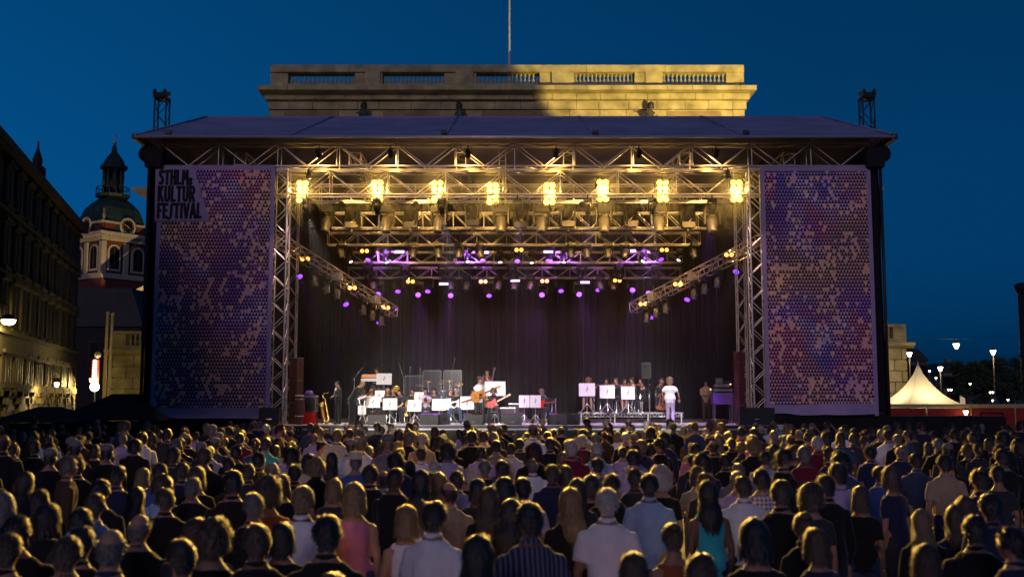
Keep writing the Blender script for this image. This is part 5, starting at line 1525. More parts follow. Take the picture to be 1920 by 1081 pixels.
def hold(p, l, r):
    """arm joints from hand positions given relative to the neck: elbows fall where they may"""
    out = {}
    for q, hnd in ((-1, l), (1, r)):
        if hnd is None: continue
        w = p.N + V(hnd); s = p.S[q]; mid = (s + w) / 2; L = .54; d = (w - s).length
        if d > .52: w = s + (w - s).normalized() * .52; d = .52; mid = (s + w) / 2
        k = math.sqrt(max(.0001, (L / 2) ** 2 - (d / 2) ** 2))
        n = V((q * .5, -.25, -.85)); ax = (w - s).normalized(); n = (n - ax * n.dot(ax)).normalized()
        out[q] = (mid + n * k, w, ax * .3 + V((0, .5, .1)) + V((-q * .3, 0, 0)))
    return out
def seat_pose(l, r, **kw):
    p = seated(**kw); return seated(arms=hold(p, l, r), **kw)
def stand_pose(l, r, sex='m', **kw):
    p = Pose(sex, **kw); return Pose(sex, arms=hold(p, l, r), **kw)

# ---- furniture and instruments
def chair(loc, rz, label):
    t = thing('chair', label, 'chair', loc, rz)
    b = MB(); b.bbox((0, 0, SEAT - .03), (.42, .40, .04), .01); b.build('seat', 'black_plastic', t)
    b = MB(); b.bbox((0, -.20, SEAT + .36), (.40, .03, .28), .04); b.build('backrest', 'black_plastic', t)
    for sx in (-1, 1):
        for sy in (-1, 1):
            rod('leg', (sx * .19, sy * .18, SEAT - .04), (sx * .21, sy * .22, 0.0), .012, 'chrome', t, 6)
        rod('back_post', (sx * .19, -.18, SEAT - .04), (sx * .18, -.215, SEAT + .46), .012, 'chrome', t, 6)
    return t
def music_stand(loc, rz, label, w=.52, h=.40, py=750, tilt=.25, mats='paper', white_legs=True):
    z = max(.35, W(960, py, loc.y).z - loc.z)
    t = thing('music_stand', label, 'music stand', loc, rz)
    R = Matrix.Rotation(-tilt, 3, 'X')
    b = MB(); b.bbox((0, 0, z), (w, .012, h), .01, rot=None); b.v = [tuple(V((0, 0, z)) + R @ (V(v) - V((0, 0, z)))) for v in b.v]; d = b.build('desk', 'paper', t)
    b = MB(); b.box(V((0, 0, z)) + R @ V((0, .04, -h / 2 + .01)), (w, .08, .012), rot=R); b.build('ledge', 'lamp_grey', d)
    b = MB(); q_ = lambda x, zz: V((0, 0, z)) + R @ V((x * w, -.0075, zz * h)); b.tube([q_(-.02, .30), q_(.05, .12), q_(-.04, -.05), q_(.03, -.22)], [.006, .014, .012, .005], 6, flat=(1, 1)); b.tube([q_(-.10, .02), q_(.0, .0), (q_(.10, .06))], .006, 5); b.build('emblem', 'cab_brown', d)
    b = MB(); b.tube([V((0, .015, z)) + R @ V((0, .0, h * .42)), V((0, .015, z)) + R @ V((.03, 0, h * .5 + .02))], .012, 6); b.build('clip', 'lamp_black', d)
    b = MB(); b.tube([(0, .02, .28), (0, .02, z - .1)], .014, 8); b.build('post', 'lamp_grey', t)
    for k in range(3):
        a = k * 2.094 + .5
        rod('leg', (0, .02, .36), (.30 * math.cos(a), .02 + .30 * math.sin(a), 0.01), .012, 'aluminium' if white_legs else 'lamp_black', t, 6)
    return t
def mic_stand(loc, h, label, boom=None, big=False):
    t = thing('microphone_stand', label, 'microphone', loc)
    b = MB(); b.lathe([(.13, 0), (.13, .02), (.03, .035)], n=14); b.build('foot', 'lamp_black', t)
    b = MB(); b.tube([(0, 0, .02), (0, 0, h)], .012, 6); b.build('pole', 'lamp_grey', t)
    tip = V((0, 0, h))
    if boom:
        tip = V((0, 0, h)) + V(boom); b = MB(); b.tube([V((0, 0, h)) - V(boom) * .25, tip], .010, 6); b.build('boom', 'lamp_grey', t)
    b = MB(); d = (V(boom).normalized() if boom else V((0, .3, 1)).normalized())
    b.tube([tip, tip + d * .14], [.016, .018], 8); b.ball(tip + d * .17, .05 if big else .032, 10, 8); b.build('microphone', 'lamp_black' if big else 'lamp_grey', t)
    return t
def wedge(loc, rz, label, w=.66):
    t = thing('stage_monitor', label, 'monitor speaker', loc, rz)
    b = MB(); b.prism([(-.24, 0), (.22, 0), (.26, .18), (.02, .42), (-.22, .36)], -w / 2, w / 2, axis='x'); b.build('cabinet', 'wedge_grey', t)
    n = V((0, .70, .70))
    b = MB(); R = Matrix.Rotation(-.80, 3, 'X'); b.box(V((0, .147, .305)), (w - .08, .012, .30), rot=R); b.build('grille', 'grille', t)
    b = MB(); b.box((0, -.245, .10), (.14, .02, .06)); b.build('connector_plate', 'lamp_black', t)
    for s in (-1, 1):
        b = MB(); b.box((s * (w / 2 + .004), 0, .2), (.012, .14, .05)); b.build('handle', 'lamp_black', t)
    return t
def guitar(b_name, label, parent_loc, rz, pos, neck_dir, face, body_m, kind='acoustic', s=1.0, neckm='wood_dark'):
    """guitar lying in the plane of neck_dir, front along face"""
    t = thing(b_name, label, 'guitar', parent_loc, rz)
    x = V(neck_dir).normalized(); f = V(face); f = (f - x * f.dot(x)).normalized(); y = f.cross(x)
    M = Matrix((x, y, f)).transposed(); o = V(pos)
    pr = []
    if kind == 'electric': out = [(-.20, .0), (-.19, .10), (-.10, .15), (0, .12), (.08, .12), (.20, .16), (.17, .05), (.17, -.05), (.14, -.15), (.04, -.11), (-.08, -.14), (-.19, -.10)]
    else: out = [(-.26, .0), (-.25, .10), (-.19, .17), (-.10, .19), (-.02, .15), (.04, .12), (.10, .13), (.17, .135), (.22, .09), (.235, 0), (.22, -.09), (.17, -.135), (.10, -.13), (.04, -.12), (-.02, -.15), (-.10, -.19), (-.19, -.17), (-.25, -.10)]
    th = .02 if kind == 'electric' else .05
    b = MB(); b.prism([(a * s, c * s) for a, c in out], -th, th, o, axis='z', rot=M); b.build('body', body_m, t)
    b = MB(); b.box(o + M @ V((.42 * s, 0, th + .006)), (.44 * s, .055 * s, .022), rot=M); nk = b.build('neck', neckm, t)
    b = MB(); b.box(o + M @ V((.70 * s, 0, th + .0)), (.16 * s, .075 * s, .018), rot=M); b.build('headstock', body_m if kind != 'electric' else neckm, nk)
    if kind == 'acoustic':
        b = MB(); b.lathe([(.05 * s, th + .001), (.05 * s, th + .004)], o + M @ V((.06 * s, 0, 0)), 16, rot=M); b.build('sound_hole', 'lamp_black', t)
        b = MB(); b.box(o + M @ V((-.12 * s, 0, th + .008)), (.03, .15 * s, .014), rot=M); b.build('bridge', 'wood_dark', t)
        b = MB(); b.prism([(0, -.05), (.10, -.09), (.08, -.13), (-.02, -.13), (-.05, -.08)], th + .001, th + .005, o, axis='z', rot=M); b.build('pickguard', 'lamp_black', t)
    else:
        b = MB()
        for k in (-.08, .05): b.box(o + M @ V((k, 0, th + .008)), (.03, .09, .014), rot=M)
        b.build('pickups', 'lamp_black', t)
    return t
def viol(label, cat, loc, rz, pos, neck_dir, face, s, name):
    t = thing(name, label, cat, loc, rz)
    x = V(neck_dir).normalized(); f = V(face); f = (f - x * f.dot(x)).normalized(); y = f.cross(x); M = Matrix((x, y, f)).transposed(); o = V(pos)
    out = [(-.18, 0), (-.175, .07), (-.13, .10), (-.06, .095), (-.03, .06), (.02, .058), (.05, .075), (.10, .082), (.15, .06), (.17, 0), (.15, -.06), (.10, -.082), (.05, -.075), (.02, -.058), (-.03, -.06), (-.06, -.095), (-.13, -.10), (-.175, -.07)]
    b = MB(); b.prism([(a * s, c * s) for a, c in out], -.025 * s, .025 * s, o, axis='z', rot=M); b.build('body', 'wood_dark', t)
    b = MB(); b.box(o + M @ V((.27 * s, 0, .03 * s)), (.24 * s, .026 * s, .02 * s), rot=M); b.box(o + M @ V((.10 * s, 0, .04 * s)), (.26 * s, .03 * s, .012 * s), rot=M); nk = b.build('neck', 'lamp_black', t)
    b = MB(); b.ball(o + M @ V((.41 * s, 0, .02 * s)), (.025 * s,) * 3, 8, 6); b.build('scroll', 'wood_dark', nk)
    b = MB(); b.box(o + M @ V((-.05 * s, 0, .045 * s)), (.006 * s, .07 * s, .04 * s), rot=M); b.build('bridge', 'wood_pale', t)
    return t
def cabinet(name, label, cat, loc, rz, w, d, hs, m, grille_m='grille', seam='aluminium'):
    t = thing(name, label, cat, loc, rz)
    z = 0
    for h in hs:
        b = MB(); b.bbox((0, 0, z + h / 2), (w, d, h - .015), .015); o = b.build('cabinet', m, t)
        b = MB(); b.box((0, -d / 2 - .006, z + h / 2), (w - .08, .012, h - .10)); b.build('grille', grille_m, o)
        for sx in (-1, 1):
            b = MB(); b.box((sx * (w / 2 + .003), -.02, z + h * .7), (.008, .12, .06)); b.build('handle', 'lamp_black', o)
        b = MB(); b.box((0, -.002, z + h - .006), (w + .012, d + .012, .016)); b.build('edge', seam, o)
        z += h
    return t

# ---- side of the stage: speaker stacks
p = stand(554, 790, 39.9)
cabinet('speaker_stack', 'tall stack of brown loudspeaker cabinets beside the lettered banner tower', 'speaker stack', p, -.4, .36, .40, [.80, .82, .83], 'cab_brown', 'cab_brown')
p = stand(1388, 790, 40.2)
cabinet('speaker_stack', 'tall stack of dark red loudspeaker cabinets beside the plain banner tower', 'speaker stack', p, .3, .24, .36, [.70, .70, .9, .40], 'cab_red', 'cab_red', 'purple_cloth')
p = stand(561, 792, 39.2)
t = thing('conga_drum', 'tall brown conga drum in front of the brown speaker stack', 'drum', p)
b = MB(); b.lathe([(.11, 0), (.13, .1), (.19, .55), (.17, .95), (.15, 1.05)], n=18); b.build('shell', 'cab_brown', t)
b = MB(); b.lathe([(.155, 1.03), (.16, 1.05), (.15, 1.075), (.01, 1.08)], n=18); b.build('drumhead', 'paper', t)
for z in (.3, .9):
    b = MB(); b.lathe([(.175, z), (.182, z), (.182, z + .03), (.175, z + .03)], n=18, caps=False); b.build('hoop', 'chrome', t)
p = stand(581, 790, 40.2)
t = thing('guitar_amplifier', 'black guitar amplifier standing on a red box with a purple cap on it', 'amplifier', p, -.1)
b = MB(); b.bbox((0, 0, .22), (.50, .36, .44), .02); b.build('red_box', 'red_gloss', t)
b = MB(); b.bbox((0, 0, .76), (.54, .34, .62), .04); o = b.build('case', 'amp_tweed', t)
b = MB(); b.box((0, -.176, .74), (.46, .012, .48)); b.build('grille', 'black_plastic', o)
b = MB(); b.box((0, -.18, 1.02), (.46, .012, .06)); b.build('control_panel', 'lamp_grey', o)
t2 = thing('purple_cap', 'purple knitted cap lying on the black guitar amplifier', 'cap', p + V((-.05, 0, 1.08)))
b = MB(); b.ball((0, 0, .07), (.16, .14, .10), 14, 8); b.build('crown', 'purple_cloth', t2)
b = MB(); b.lathe([(.15, 0), (.17, .01), (.17, .05), (.15, .06)], n=16, caps=False); b.build('band', 'purple_cloth', t2)
# baritone saxophone on its stand
p = stand(607, 792, 40.2)
t = thing('saxophone', 'golden baritone saxophone resting on a floor stand', 'saxophone', p, 0)
b = MB()
b.tube([(.10, 0, 1.14), (.02, 0, 1.16), (-.05, 0, 1.08), (-.04, 0, .98), (.03, 0, .95), (.06, 0, .80), (.16, 0, .30), (.19, 0, .16), (.12, 0, .08), (.03, 0, .12), (-.02, 0, .30), (-.07, 0, .62), (-.13, 0, .78)], [.012, .014, .018, .022, .026, .032, .048, .055, .06, .062, .068, .085, .15], 12); b.build('body', 'brass', t)
b = MB()
for k in range(9): b.lathe([(.03, 0), (.03, .012)], (.065 + .012 * k, -.05, .78 - .058 * k), 8, rot=Matrix.Rotation(math.pi / 2, 3, 'X'))
b.tube([(.03, -.05, .85), (.15, -.06, .3)], .006, 5); b.build('keys', 'brass', t)
b = MB(); b.tube([(.10, 0, 1.14), (.17, 0, 1.19)], [.013, .010], 8); b.build('mouthpiece', 'paper', t)
b = MB(); b.tube([(.18, .1, .2), (.30, .2, .02)], .014, 6); b.tube([(.1, .1, .2), (-.12, .2, .02)], .014, 6); b.tube([(.1, .05, .2), (.1, -.2, .02)], .014, 6); b.build('floor_stand', 'lamp_black', t)

# ---- players left of the singer
pz_ = stand_pose((.04, .20, -.42), (-.02, .24, -.36), lean=.05, yaw=-.5, nod=.1)
o = performer('person in black suit and white shirt beside the golden saxophone', stand(634, 795, 40.3), math.pi - .9, pz_, 'black', 'long', 'black', ('short', 'dark brown'), scale=.93)
b = MB(); b.prism([(-.05, .0), (.05, .0), (.07, -.34), (0, -.40), (-.07, -.34)], -.012, .012, (0, .135, 1.45)); b.build('shirt_front', 'cloth_white', o)
pz_ = stand_pose((.10, .26, -.50), (-.06, .34, -.44), lean=.62, nod=.75, yaw=.0)
lo = stand(660, 797, 39.4)
performer('balding person in black suit bending over a keyboard with a brown electric guitar', lo, -math.pi / 2 - .35, pz_, 'black', 'long', 'black', ('bald', 'blond'), scale=1.0)
guitar('electric_guitar', 'brown electric guitar hanging from the bending person in black', lo, -math.pi / 2 - .35, (-.04, .40, 1.02), (-.75, .1, .25), (.1, 1, .1), 'wood_dark', 'electric', 1.1)
# keyboard in front of the bending player
p = stand(679, 792, 39.5)
t = thing('keyboard', 'small tilted keyboard on a chrome stand beside the bending person', 'keyboard', p, .1)
b = MB(); b.bbox((0, 0, .98), (.34, .85, .08), .02, rot=Matrix.Rotation(-.35, 3, 'Y')); b.build('case', 'paper', t)
b = MB()
for k in range(22): b.box((-.03, -.37 + .035 * k, 1.045), (.14, .03, .012), rot=Matrix.Rotation(-.35, 3, 'Y'))
b.build('keys', 'paper', t)
for s in (-1, 1):
    rod('leg', (-.12, s * .3, .02), (.12, s * .3, .92), .018, 'chrome', t); rod('leg', (.16, s * .3, .02), (-.12, s * .3, .90), .018, 'chrome', t)
b = MB(); b.bbox((0, -.15, .52), (.30, .3, .34), .03); b.build('module', 'lamp_grey', t)
# keyboardist on the riser
RZ = 0.85
t = thing('keyboard_riser', 'high black riser carrying the keyboard player', 'riser', stand(712, 770, 44.0))
b = MB(); b.bbox((0, .7, RZ - .06), (2.6, 1.9, .12), .02); b.build('top', 'black_plastic', t)
b = MB(); b.box((0, -.26, RZ / 2 - .07), (2.5, .02, RZ - .14)); b.build('front_cloth', 'black_cloth', t)
for sx in (-1, 1):
    for y in (-.15, 1.5): rod('leg', (sx * 1.2, y, 0), (sx * 1.2, y, RZ - .12), .025, 'aluminium', t)
kl = stand(706, 720, 44.6, FLOOR + RZ)
pz_ = seat_pose((.02, .36, -.34), (-.04, .36, -.34), lean=.12, nod=.15)
performer('keyboard player half hidden behind an orange and white organ on the riser', kl, math.pi + .1, pz_, 'black', 'long', 'black', ('curly', 'auburn'))
chair(kl, math.pi, 'stool chair of the keyboard player on the riser')
t = thing('organ', 'orange and white electric organ on the high riser', 'organ', stand(700, 700, 44.0, FLOOR + RZ), .0)
b = MB(); b.bbox((0, 0, .86), (.95, .36, .12), .02); b.build('lower_case', 'paper', t)
b = MB(); b.bbox((-.02, .05, 1.02), (.90, .30, .14), .02); b.build('upper_case', 'guitar_orange', t)
b = MB()
for k in range(28): b.box((-.41 + k * .03, .19, .925), (.026, .10, .012))
b.build('keys', 'paper', t)
for s in (-1, 1):
    rod('leg', (s * .4, -.12, 0), (s * .4, .12, .8), .016, 'chrome', t); rod('leg', (s * .4, .12, 0), (s * .4, -.12, .8), .016, 'chrome', t)
music_stand(stand(720, 725, 43.4, FLOOR + RZ), 0, 'big blank white music stand on the riser before the organ', .62, .46, 710, .15)
mic_stand(stand(663, 790, 42.4), 1.75, 'tall boom microphone leaning towards the keyboard riser', (.32, 0, .42), True)
mic_stand(stand(756, 790, 42.8), 1.75, 'tall overhead boom microphone beside the trombone bell', (-.20, 0, .62), True)

# horn players
def brass_bell(label, loc, rz, pos, d, L, r, name='trombone'):
    t = thing(name, label, name.replace('_', ' '), loc, rz)
    d = V(d).normalized(); a = V(pos)
    b = MB(); b.tube([a, a + d * L * .45, a + d * L * .75, a + d * L * .92, a + d * L], [.010, .013, .03, .07, r], 14, caps=False); b.build('bell', 'brass', t)
    u = V((.06, 0, -.02))
    b = MB(); b.tube([a + u, a + u + d * L * .95], .009, 6); b.tube([a + u + V((.07, 0, 0)), a + u + V((.07, 0, 0)) + d * L * .95], .009, 6); b.tube([a, a + V((.03, 0, -.05)), a + u], .010, 6); b.build('slide', 'brass', t)
    b = MB(); b.tube([a + u - d * .10, a + u], [.016, .009], 8); b.build('mouthpiece', 'chrome', t)
    return t
horns = [(696, 41.8, 'white', ('bald', 'blond'), 'horn player with pale shirt front seated behind the first white music stand', 'black'),
         (727, 41.9, 'black', ('bob', 'blond'), 'blond horn player bowed behind the second white music stand', 'black'),
         (737, 42.8, 'black', ('short', 'grey'), 'horn player holding up a golden bell behind the blond player', 'black'),
         (756, 41.5, 'black', ('short', 'dark brown'), 'saxophone player in black tee leaning forward beside the third white music stand', 'black'),
         (773, 42.8, 'black', ('short', 'dark brown'), 'horn player in black below the drum screen with sheet music', 'black'),
         (797, 41.8, 'lilac', ('short', 'dark brown'), 'horn player in pale striped shirt beside the fourth white music stand', 'black')]
horns += [(712, 43.0, 'black', ('short', 'grey'), 'grey-haired horn player below the organ riser', 'black'),
          (815, 42.3, 'charcoal', ('short', 'brown'), 'horn player in charcoal shirt right in front of the bass drum', 'black'),
          (846, 42.2, 'black', ('bald', 'brown'), 'balding horn player beside the grey-haired guitarist', 'black')]
for i, (px, Y, top, hr, lb, lg) in enumerate(horns):
    lo = stand(px, 780, Y)
    if i == 2: pz_ = seat_pose((.05, .38, -.02), (-.05, .30, -.02), lean=.05, nod=.0)
    elif i == 3: pz_ = seat_pose((.02, .30, -.52), (-.02, .28, -.40), lean=.42, nod=.2)
    else: pz_ = seat_pose((.05, .32, -.18), (-.06, .28, -.20), lean=.12, nod=.2)
    rz_ = math.pi + (-.5 if i == 3 else rnd.uniform(-.2, .2))
    performer(lb, lo, rz_, pz_, top if i else 'black', 'short' if i in (3, 5) else 'long', lg, hr, seed=i)
    chair(lo, rz_, 'chair of the ' + lb.split(' behind')[0].split(' in ')[0].split(' with')[0] + ', ' + ['first in the horn row', 'second in the horn row', 'under the golden bell', 'by the third stand', 'below the drum screen', 'by the fourth stand', 'below the organ riser', 'before the bass drum', 'next to the guitarist'][i])
    if i == 2: brass_bell('golden trombone bell raised towards the drum screen', lo + V((.12, -.3, 1.05)), 0, (0, 0, 0), (.12, -.75, .45), .55, .14)
    if i == 3: brass_bell('small golden saxophone pointing down beside the third music stand', lo + V((.12, -.45, .78)), 0, (0, 0, 0), (.10, -.15, -.75), .5, .09, 'tenor_saxophone')
    if i in (0, 4, 5, 6, 7, 8): brass_bell('short golden trumpet held by the ' + ['player behind the first music stand', '', '', '', 'player below the drum screen', 'player in pale striped shirt', 'grey-haired player below the organ', 'player in charcoal shirt', 'balding player'][i], lo + V((.02, -.30, 1.0)), 0, (0, 0, 0), (.1, -.9, -.25), .35, .065, 'trumpet')
for px, Y, z, nm in ((699, 41.0, 753, 'white music stand before the first horn player'), (731, 40.9, 757, 'white music stand before the blond horn player'), (777, 40.8, 760, 'white music stand before the bowed saxophone player'), (823, 41.0, 758, 'white music stand in front of the blue drum kit'), (786, 42.2, 745, 'small white music stand below the drum screen'), (711, 42.2, 742, 'small white music stand behind the first two big ones'), (846, 41.5, 757, 'narrow white music stand before the balding horn player')):
    music_stand(stand(px, 780, Y), rnd.uniform(-.15, .15), nm, .54 if px not in (786, 711, 846) else .40, .44, z, .2)
t = thing('floor_cable_box', 'small dark speaker lying on its back behind the wedge monitors', 'speaker', stand(690, 790, 40.0), .4)
b = MB(); b.bbox((0, 0, .18), (.42, .34, .36), .03); b.build('case', 'wedge_grey', t)
b = MB(); b.lathe([(.13, 0), (.12, .015), (.03, .004)], (0, -.172, .18), 16, rot=Matrix.Rotation(math.pi / 2, 3, 'X')); b.build('cone', 'wood_pale', t)

# drum kit with its clear screen
dk = thing('drum_kit', 'blue drum kit with bright cymbals behind clear screens', 'drum kit', stand(822, 770, 43.6))
def drum(c, r, h, rot=None, name='drum'):
    b = MB(); b.lathe([(r, -h / 2), (r, h / 2)], c, 20, rot=rot); o = b.build(name, 'drum_shell', dk)
    b = MB(); b.lathe([(r * 1.0, h / 2 + .004), (.01, h / 2 + .006)], c, 20, rot=rot, caps=False); b.build('drumhead', 'paper', o)
    b = MB()
    for z in (-h / 2, h / 2): b.lathe([(r * 1.01, z - .015), (r * 1.04, z - .015), (r * 1.04, z + .015), (r * 1.01, z + .015)], c, 20, rot=rot, caps=False)
    b.build('hoop', 'chrome', o)
RXm = Matrix.Rotation(math.pi / 2, 3, 'X')
RZ2 = 0.35
drum((0, 0, .30 + RZ2), .28, .40, RXm, 'bass_drum')
for x, y, z, r in ((-.18, .02, .78, .14), (.18, .02, .80, .14), (.50, .15, .55, .20), (-.45, .3, .62, .17)): drum((x, y, z + RZ2), r, .22, Matrix.Rotation(.25, 3, 'X'))
for x, y, z, r in ((-.75, .1, 1.15, .24), (-.42, -.05, 1.30, .20), (.45, -.05, 1.32, .21), (.82, .15, 1.18, .26), (.12, -.1, 1.22, .16), (-.62, .35, .95, .18)):
    b = MB(); b.lathe([(r, 0), (r * .4, .02), (.04, .03), (.03, .05), (.005, .055)], (x, y, z + RZ2), 20, rot=Matrix.Rotation(.3, 3, 'X')); o = b.build('cymbal', 'brass', dk)
    rod('cymbal_stand', (x, y + .03, RZ2), (x, y + .02, z + RZ2), .012, 'chrome', dk, 6)
b = MB(); b.bbox((0, .5, RZ2 - .06), (2.3, 2.0, .12), .02); b.build('riser', 'black_plastic', dk)
pz_ = seat_pose((.12, .34, -.22), (-.05, .34, -.18), lean=.08, nod=.1)
performer('drummer with fair hair sitting behind the clear drum screen', stand(830, 770, 44.5, FLOOR + RZ2), math.pi, pz_, 'black', 'short', 'black', ('curly', 'blond'))
t = thing('drum_screen', 'clear acrylic screen panels standing in front of the drum kit', 'screen', stand(815, 770, 42.9))
for k, px in enumerate((775, 810, 848)):
    x0 = W(px - 17, 720, 42.9).x - t.location.x; x1 = W(px + 17, 720, 42.9).x - t.location.x
    y = [.25, 0, .2][k]; zt = [1.75, 1.95, 1.95][k]
    b = MB(); b.box(((x0 + x1) / 2, y, .9 + (zt - .9) / 2 + .1), (x1 - x0 - .02, .012, zt - .8)); o = b.build('panel', 'screen_glass', t)
    b = MB()
    for xx in (x0, x1): b.box((xx, y, zt / 2 + .1), (.016, .02, zt))
    b.box(((x0 + x1) / 2, y, zt + .1), (x1 - x0, .02, .016)); b.build('edge', 'lamp_black', o)
for px, h, nm in ((768, 2.05, 'tall thin microphone stand left of the clear drum screen'), (787, 2.0, 'thin microphone stand behind the clear drum screen'), (847, 2.05, 'tilted microphone stand over the bright cymbals')):
    mic_stand(stand(px, 780, 43.3), h, nm.replace(' left of', ' at the open end of'), None if px != 847 else (.08, 0, .35))

# ---- the singer
sl_ = stand(899, 797, 39.3)
pz_ = stand_pose((.38, .26, -.30), (-.10, .24, -.44), lean=.0, yaw=.35, nod=.05)
performer('singer in white shirt and dark flat cap playing an orange acoustic guitar', sl_, math.pi + .35, pz_, 'white', 'long', 'charcoal', ('short', 'grey'), cap=('flatcap', 'charcoal'), scale=1.0)
guitar('acoustic_guitar', 'orange acoustic guitar held by the singer in white', sl_, math.pi + .35, (.10, .20, 1.05), (-.85, .12, .36), (0, 1, .12), 'guitar_orange', 'acoustic', 1.12)
mic_stand(stand(905, 797, 38.9), 1.5, 'chrome microphone stand directly in front of the singer', None)
# upright bass player
bl_ = stand(914, 780, 42.0, FLOOR + .35)
pz_ = stand_pose((.02, .28, -.02), (.0, .30, -.42), lean=.04, nod=.1, yaw=-.2)
performer('bass player in burgundy tee behind the singer', bl_, math.pi - .15, pz_, 'burgundy', 'short', 'black', ('short', 'brown'))
viol('tall brown upright bass held by the player in burgundy', 'upright bass', bl_, math.pi - .15, (-.14, .34, .70), (-.18, -.08, 1), (0, 1, 0), 2.6, 'upright_bass')
t = thing('bass_riser', 'low black riser under the bass player', 'riser', stand(914, 780, 42.0)); b = MB(); b.bbox((0, .2, .17), (1.4, 1.6, .34), .02); b.build('top', 'black_plastic', t)
b = MB(); b.box((0, -.61, .17), (1.38, .012, .30)); b.build('front_cloth', 'black_cloth', t)
music_stand(stand(928, 770, 41.3), 0, 'wide white music stand in front of the bass player', .80, .55, 728, .12)
# seated players around the singer
lo = stand(858, 785, 40.6)
performer('seated guitarist with grey hair between drum kit and singer', lo, math.pi - .2, seat_pose((.16, .28, -.36), (-.04, .28, -.42), lean=.3, nod=.5), 'black', 'long', 'denim', ('short', 'grey'))
chair(lo, math.pi - .2, 'chair of the grey-haired guitarist beside the drum kit')
guitar('electric_guitar', 'white electric guitar on the lap of the grey-haired guitarist', lo, math.pi - .2, (.02, .30, .72), (-.9, .1, .25), (0, 1, .25), 'paper', 'electric')
lo = stand(925, 785, 41.0)
performer('seated guitarist in black beneath the wide white music stand', lo, math.pi + .1, seat_pose((.30, .30, -.20), (-.06, .28, -.38), lean=.1, nod=.35), 'black', 'long', 'black', ('curly', 'brown'))
chair(lo, math.pi + .1, 'chrome-legged chair of the guitarist beneath the wide music stand')
guitar('electric_guitar', 'pale-necked red electric guitar of the player beneath the wide music stand', lo, math.pi + .1, (.06, .28, .74), (-.85, .1, .45), (0, 1, .2), 'red_gloss', 'electric', 1.0, 'wood_pale')
music_stand(stand(876, 785, 40.2), 0, 'white music stand half hidden behind the orange guitar', .52, .50, 755, .2)
cabinet('guitar_amplifier', 'grey tweed guitar amplifier behind the middle wedge monitors', 'amplifier', stand(951, 782, 41.2), 0, .62, .3, [.60], 'amp_tweed')
cabinet('guitar_amplifier', 'small dark amplifier behind the pair of white music stands', 'amplifier', stand(967, 778, 42.2), 0, .55, .3, [.75], 'wedge_grey')
lo = stand(1022, 785, 41.0)
performer('seated guitarist in dark shirt with red guitar beside two white music stands', lo, math.pi - .7, seat_pose((.20, .26, -.36), (-.04, .26, -.42), lean=.25, nod=.45), 'charcoal', 'long', 'black', ('short', 'grey'))
chair(lo, math.pi - .7, 'chair of the seated guitarist with the red guitar')
guitar('electric_guitar', 'red electric guitar on the lap of the guitarist in dark shirt', lo, math.pi - .7, (.0, .28, .73), (-.9, .1, .1), (0, 1, .3), 'red_gloss', 'electric', 1.05)
music_stand(stand(983, 785, 40.4), .1, 'left-leaning white music stand of the pair with splayed legs'.replace('left-leaning ', 'squarer '), .40, .46, 752, .1)
music_stand(stand(1004, 785, 40.3), -.1, 'white music stand of the pair next to the red guitar', .40, .46, 752, .1)
mic_stand(stand(1042, 785, 41.4), .75, 'short microphone stand beside the seated red-guitar player', None)
# wedges along the front edge
for px, rz_, nm, w in ((707, .05, 'black wedge monitor in front of the bending suited person', .62), (806, -.1, 'wedge monitor in front of the third and fourth white music stands', .66), (888, 0, 'wedge monitor directly in front of the singer', .66), (961, 0, 'wedge monitor in front of the grey tweed amplifier', .66), (1045, .2, 'wedge monitor in front of the seated red-guitar player', .62), (826, -.8, 'grey wedge monitor turned sideways beside the singer', .5), (1070, .9, 'grey wedge monitor turned sideways beside the string riser', .5)):
    wedge(stand(px, 796, 38.75 if abs(rz_) < .5 else 39.4), rz_, nm, w)

# ---- string players on their low riser
SR = 0.41
sr = thing('string_riser', 'low aluminium riser under the string players', 'riser', stand(1182, 785, 42.3))
x0 = W(1086, 780, 42.3).x - sr.location.x; x1 = W(1281, 780, 42.3).x - sr.location.x
for k in range(3):
    wk = (x1 - x0) / 3
    b = MB(); b.bbox((x0 + wk * (k + .5), .9, SR - .02), (wk - .015, 2.0, .04), .01); o = b.build('deck_panel', 'lamp_grey', sr)
    b = MB()
    for z in (SR - .05, SR - .17): b.tube([(x0 + wk * k, -.11, z), (x0 + wk * (k + 1) - .01, -.11, z)], .016, 6)
    nb = 12
    for i in range(nb):
        xa = x0 + wk * (k + i / nb); xb = x0 + wk * (k + (i + 1) / nb)
        b.tube([(xa, -.11, SR - (.05 if i % 2 else .17)), (xb, -.11, SR - (.17 if i % 2 else .05))], .010, 5)
    b.build('edge_truss', 'aluminium', o)
for k in range(4):
    for y in (-.05, 1.8): rod('leg', (x0 + (x1 - x0) * (k / 3 * .96 + .02), y, 0), (x0 + (x1 - x0) * (k / 3 * .96 + .02), y, SR - .05), .03, 'aluminium', sr)
def string_player(px, Y, lb, hr, top, rz_, sleeve='short', skirt=False, sex='f', violin=True, inst='violin', skin='skin_fair', vl=None):
    lo = stand(px, 780, Y, FLOOR + SR)
    if inst == 'violin': pz_ = seat_pose((.10, .34, -.06), (-.30, .30, -.14), sex=sex, lean=.05, nod=.15, yaw=.25, spread=.06)
    else: pz_ = seat_pose((.06, .22, -.10), (-.22, .34, -.50), sex=sex, lean=.05, nod=.15)
    performer(lb, lo, rz_, pz_, top, sleeve, 'black', hr, skirt=skirt, seed=int(px), skin=skin)
    chair(lo, rz_, 'chrome-legged chair under the ' + vl)
    if inst == 'violin':
        q = pz_.N
        viol('violin of the ' + vl, 'violin', lo, rz_, (q.x - .02, q.y + .26, q.z - .03), (.25, 1, -.02), (0, .1, 1), 1.0, 'violin')
    return lo, pz_
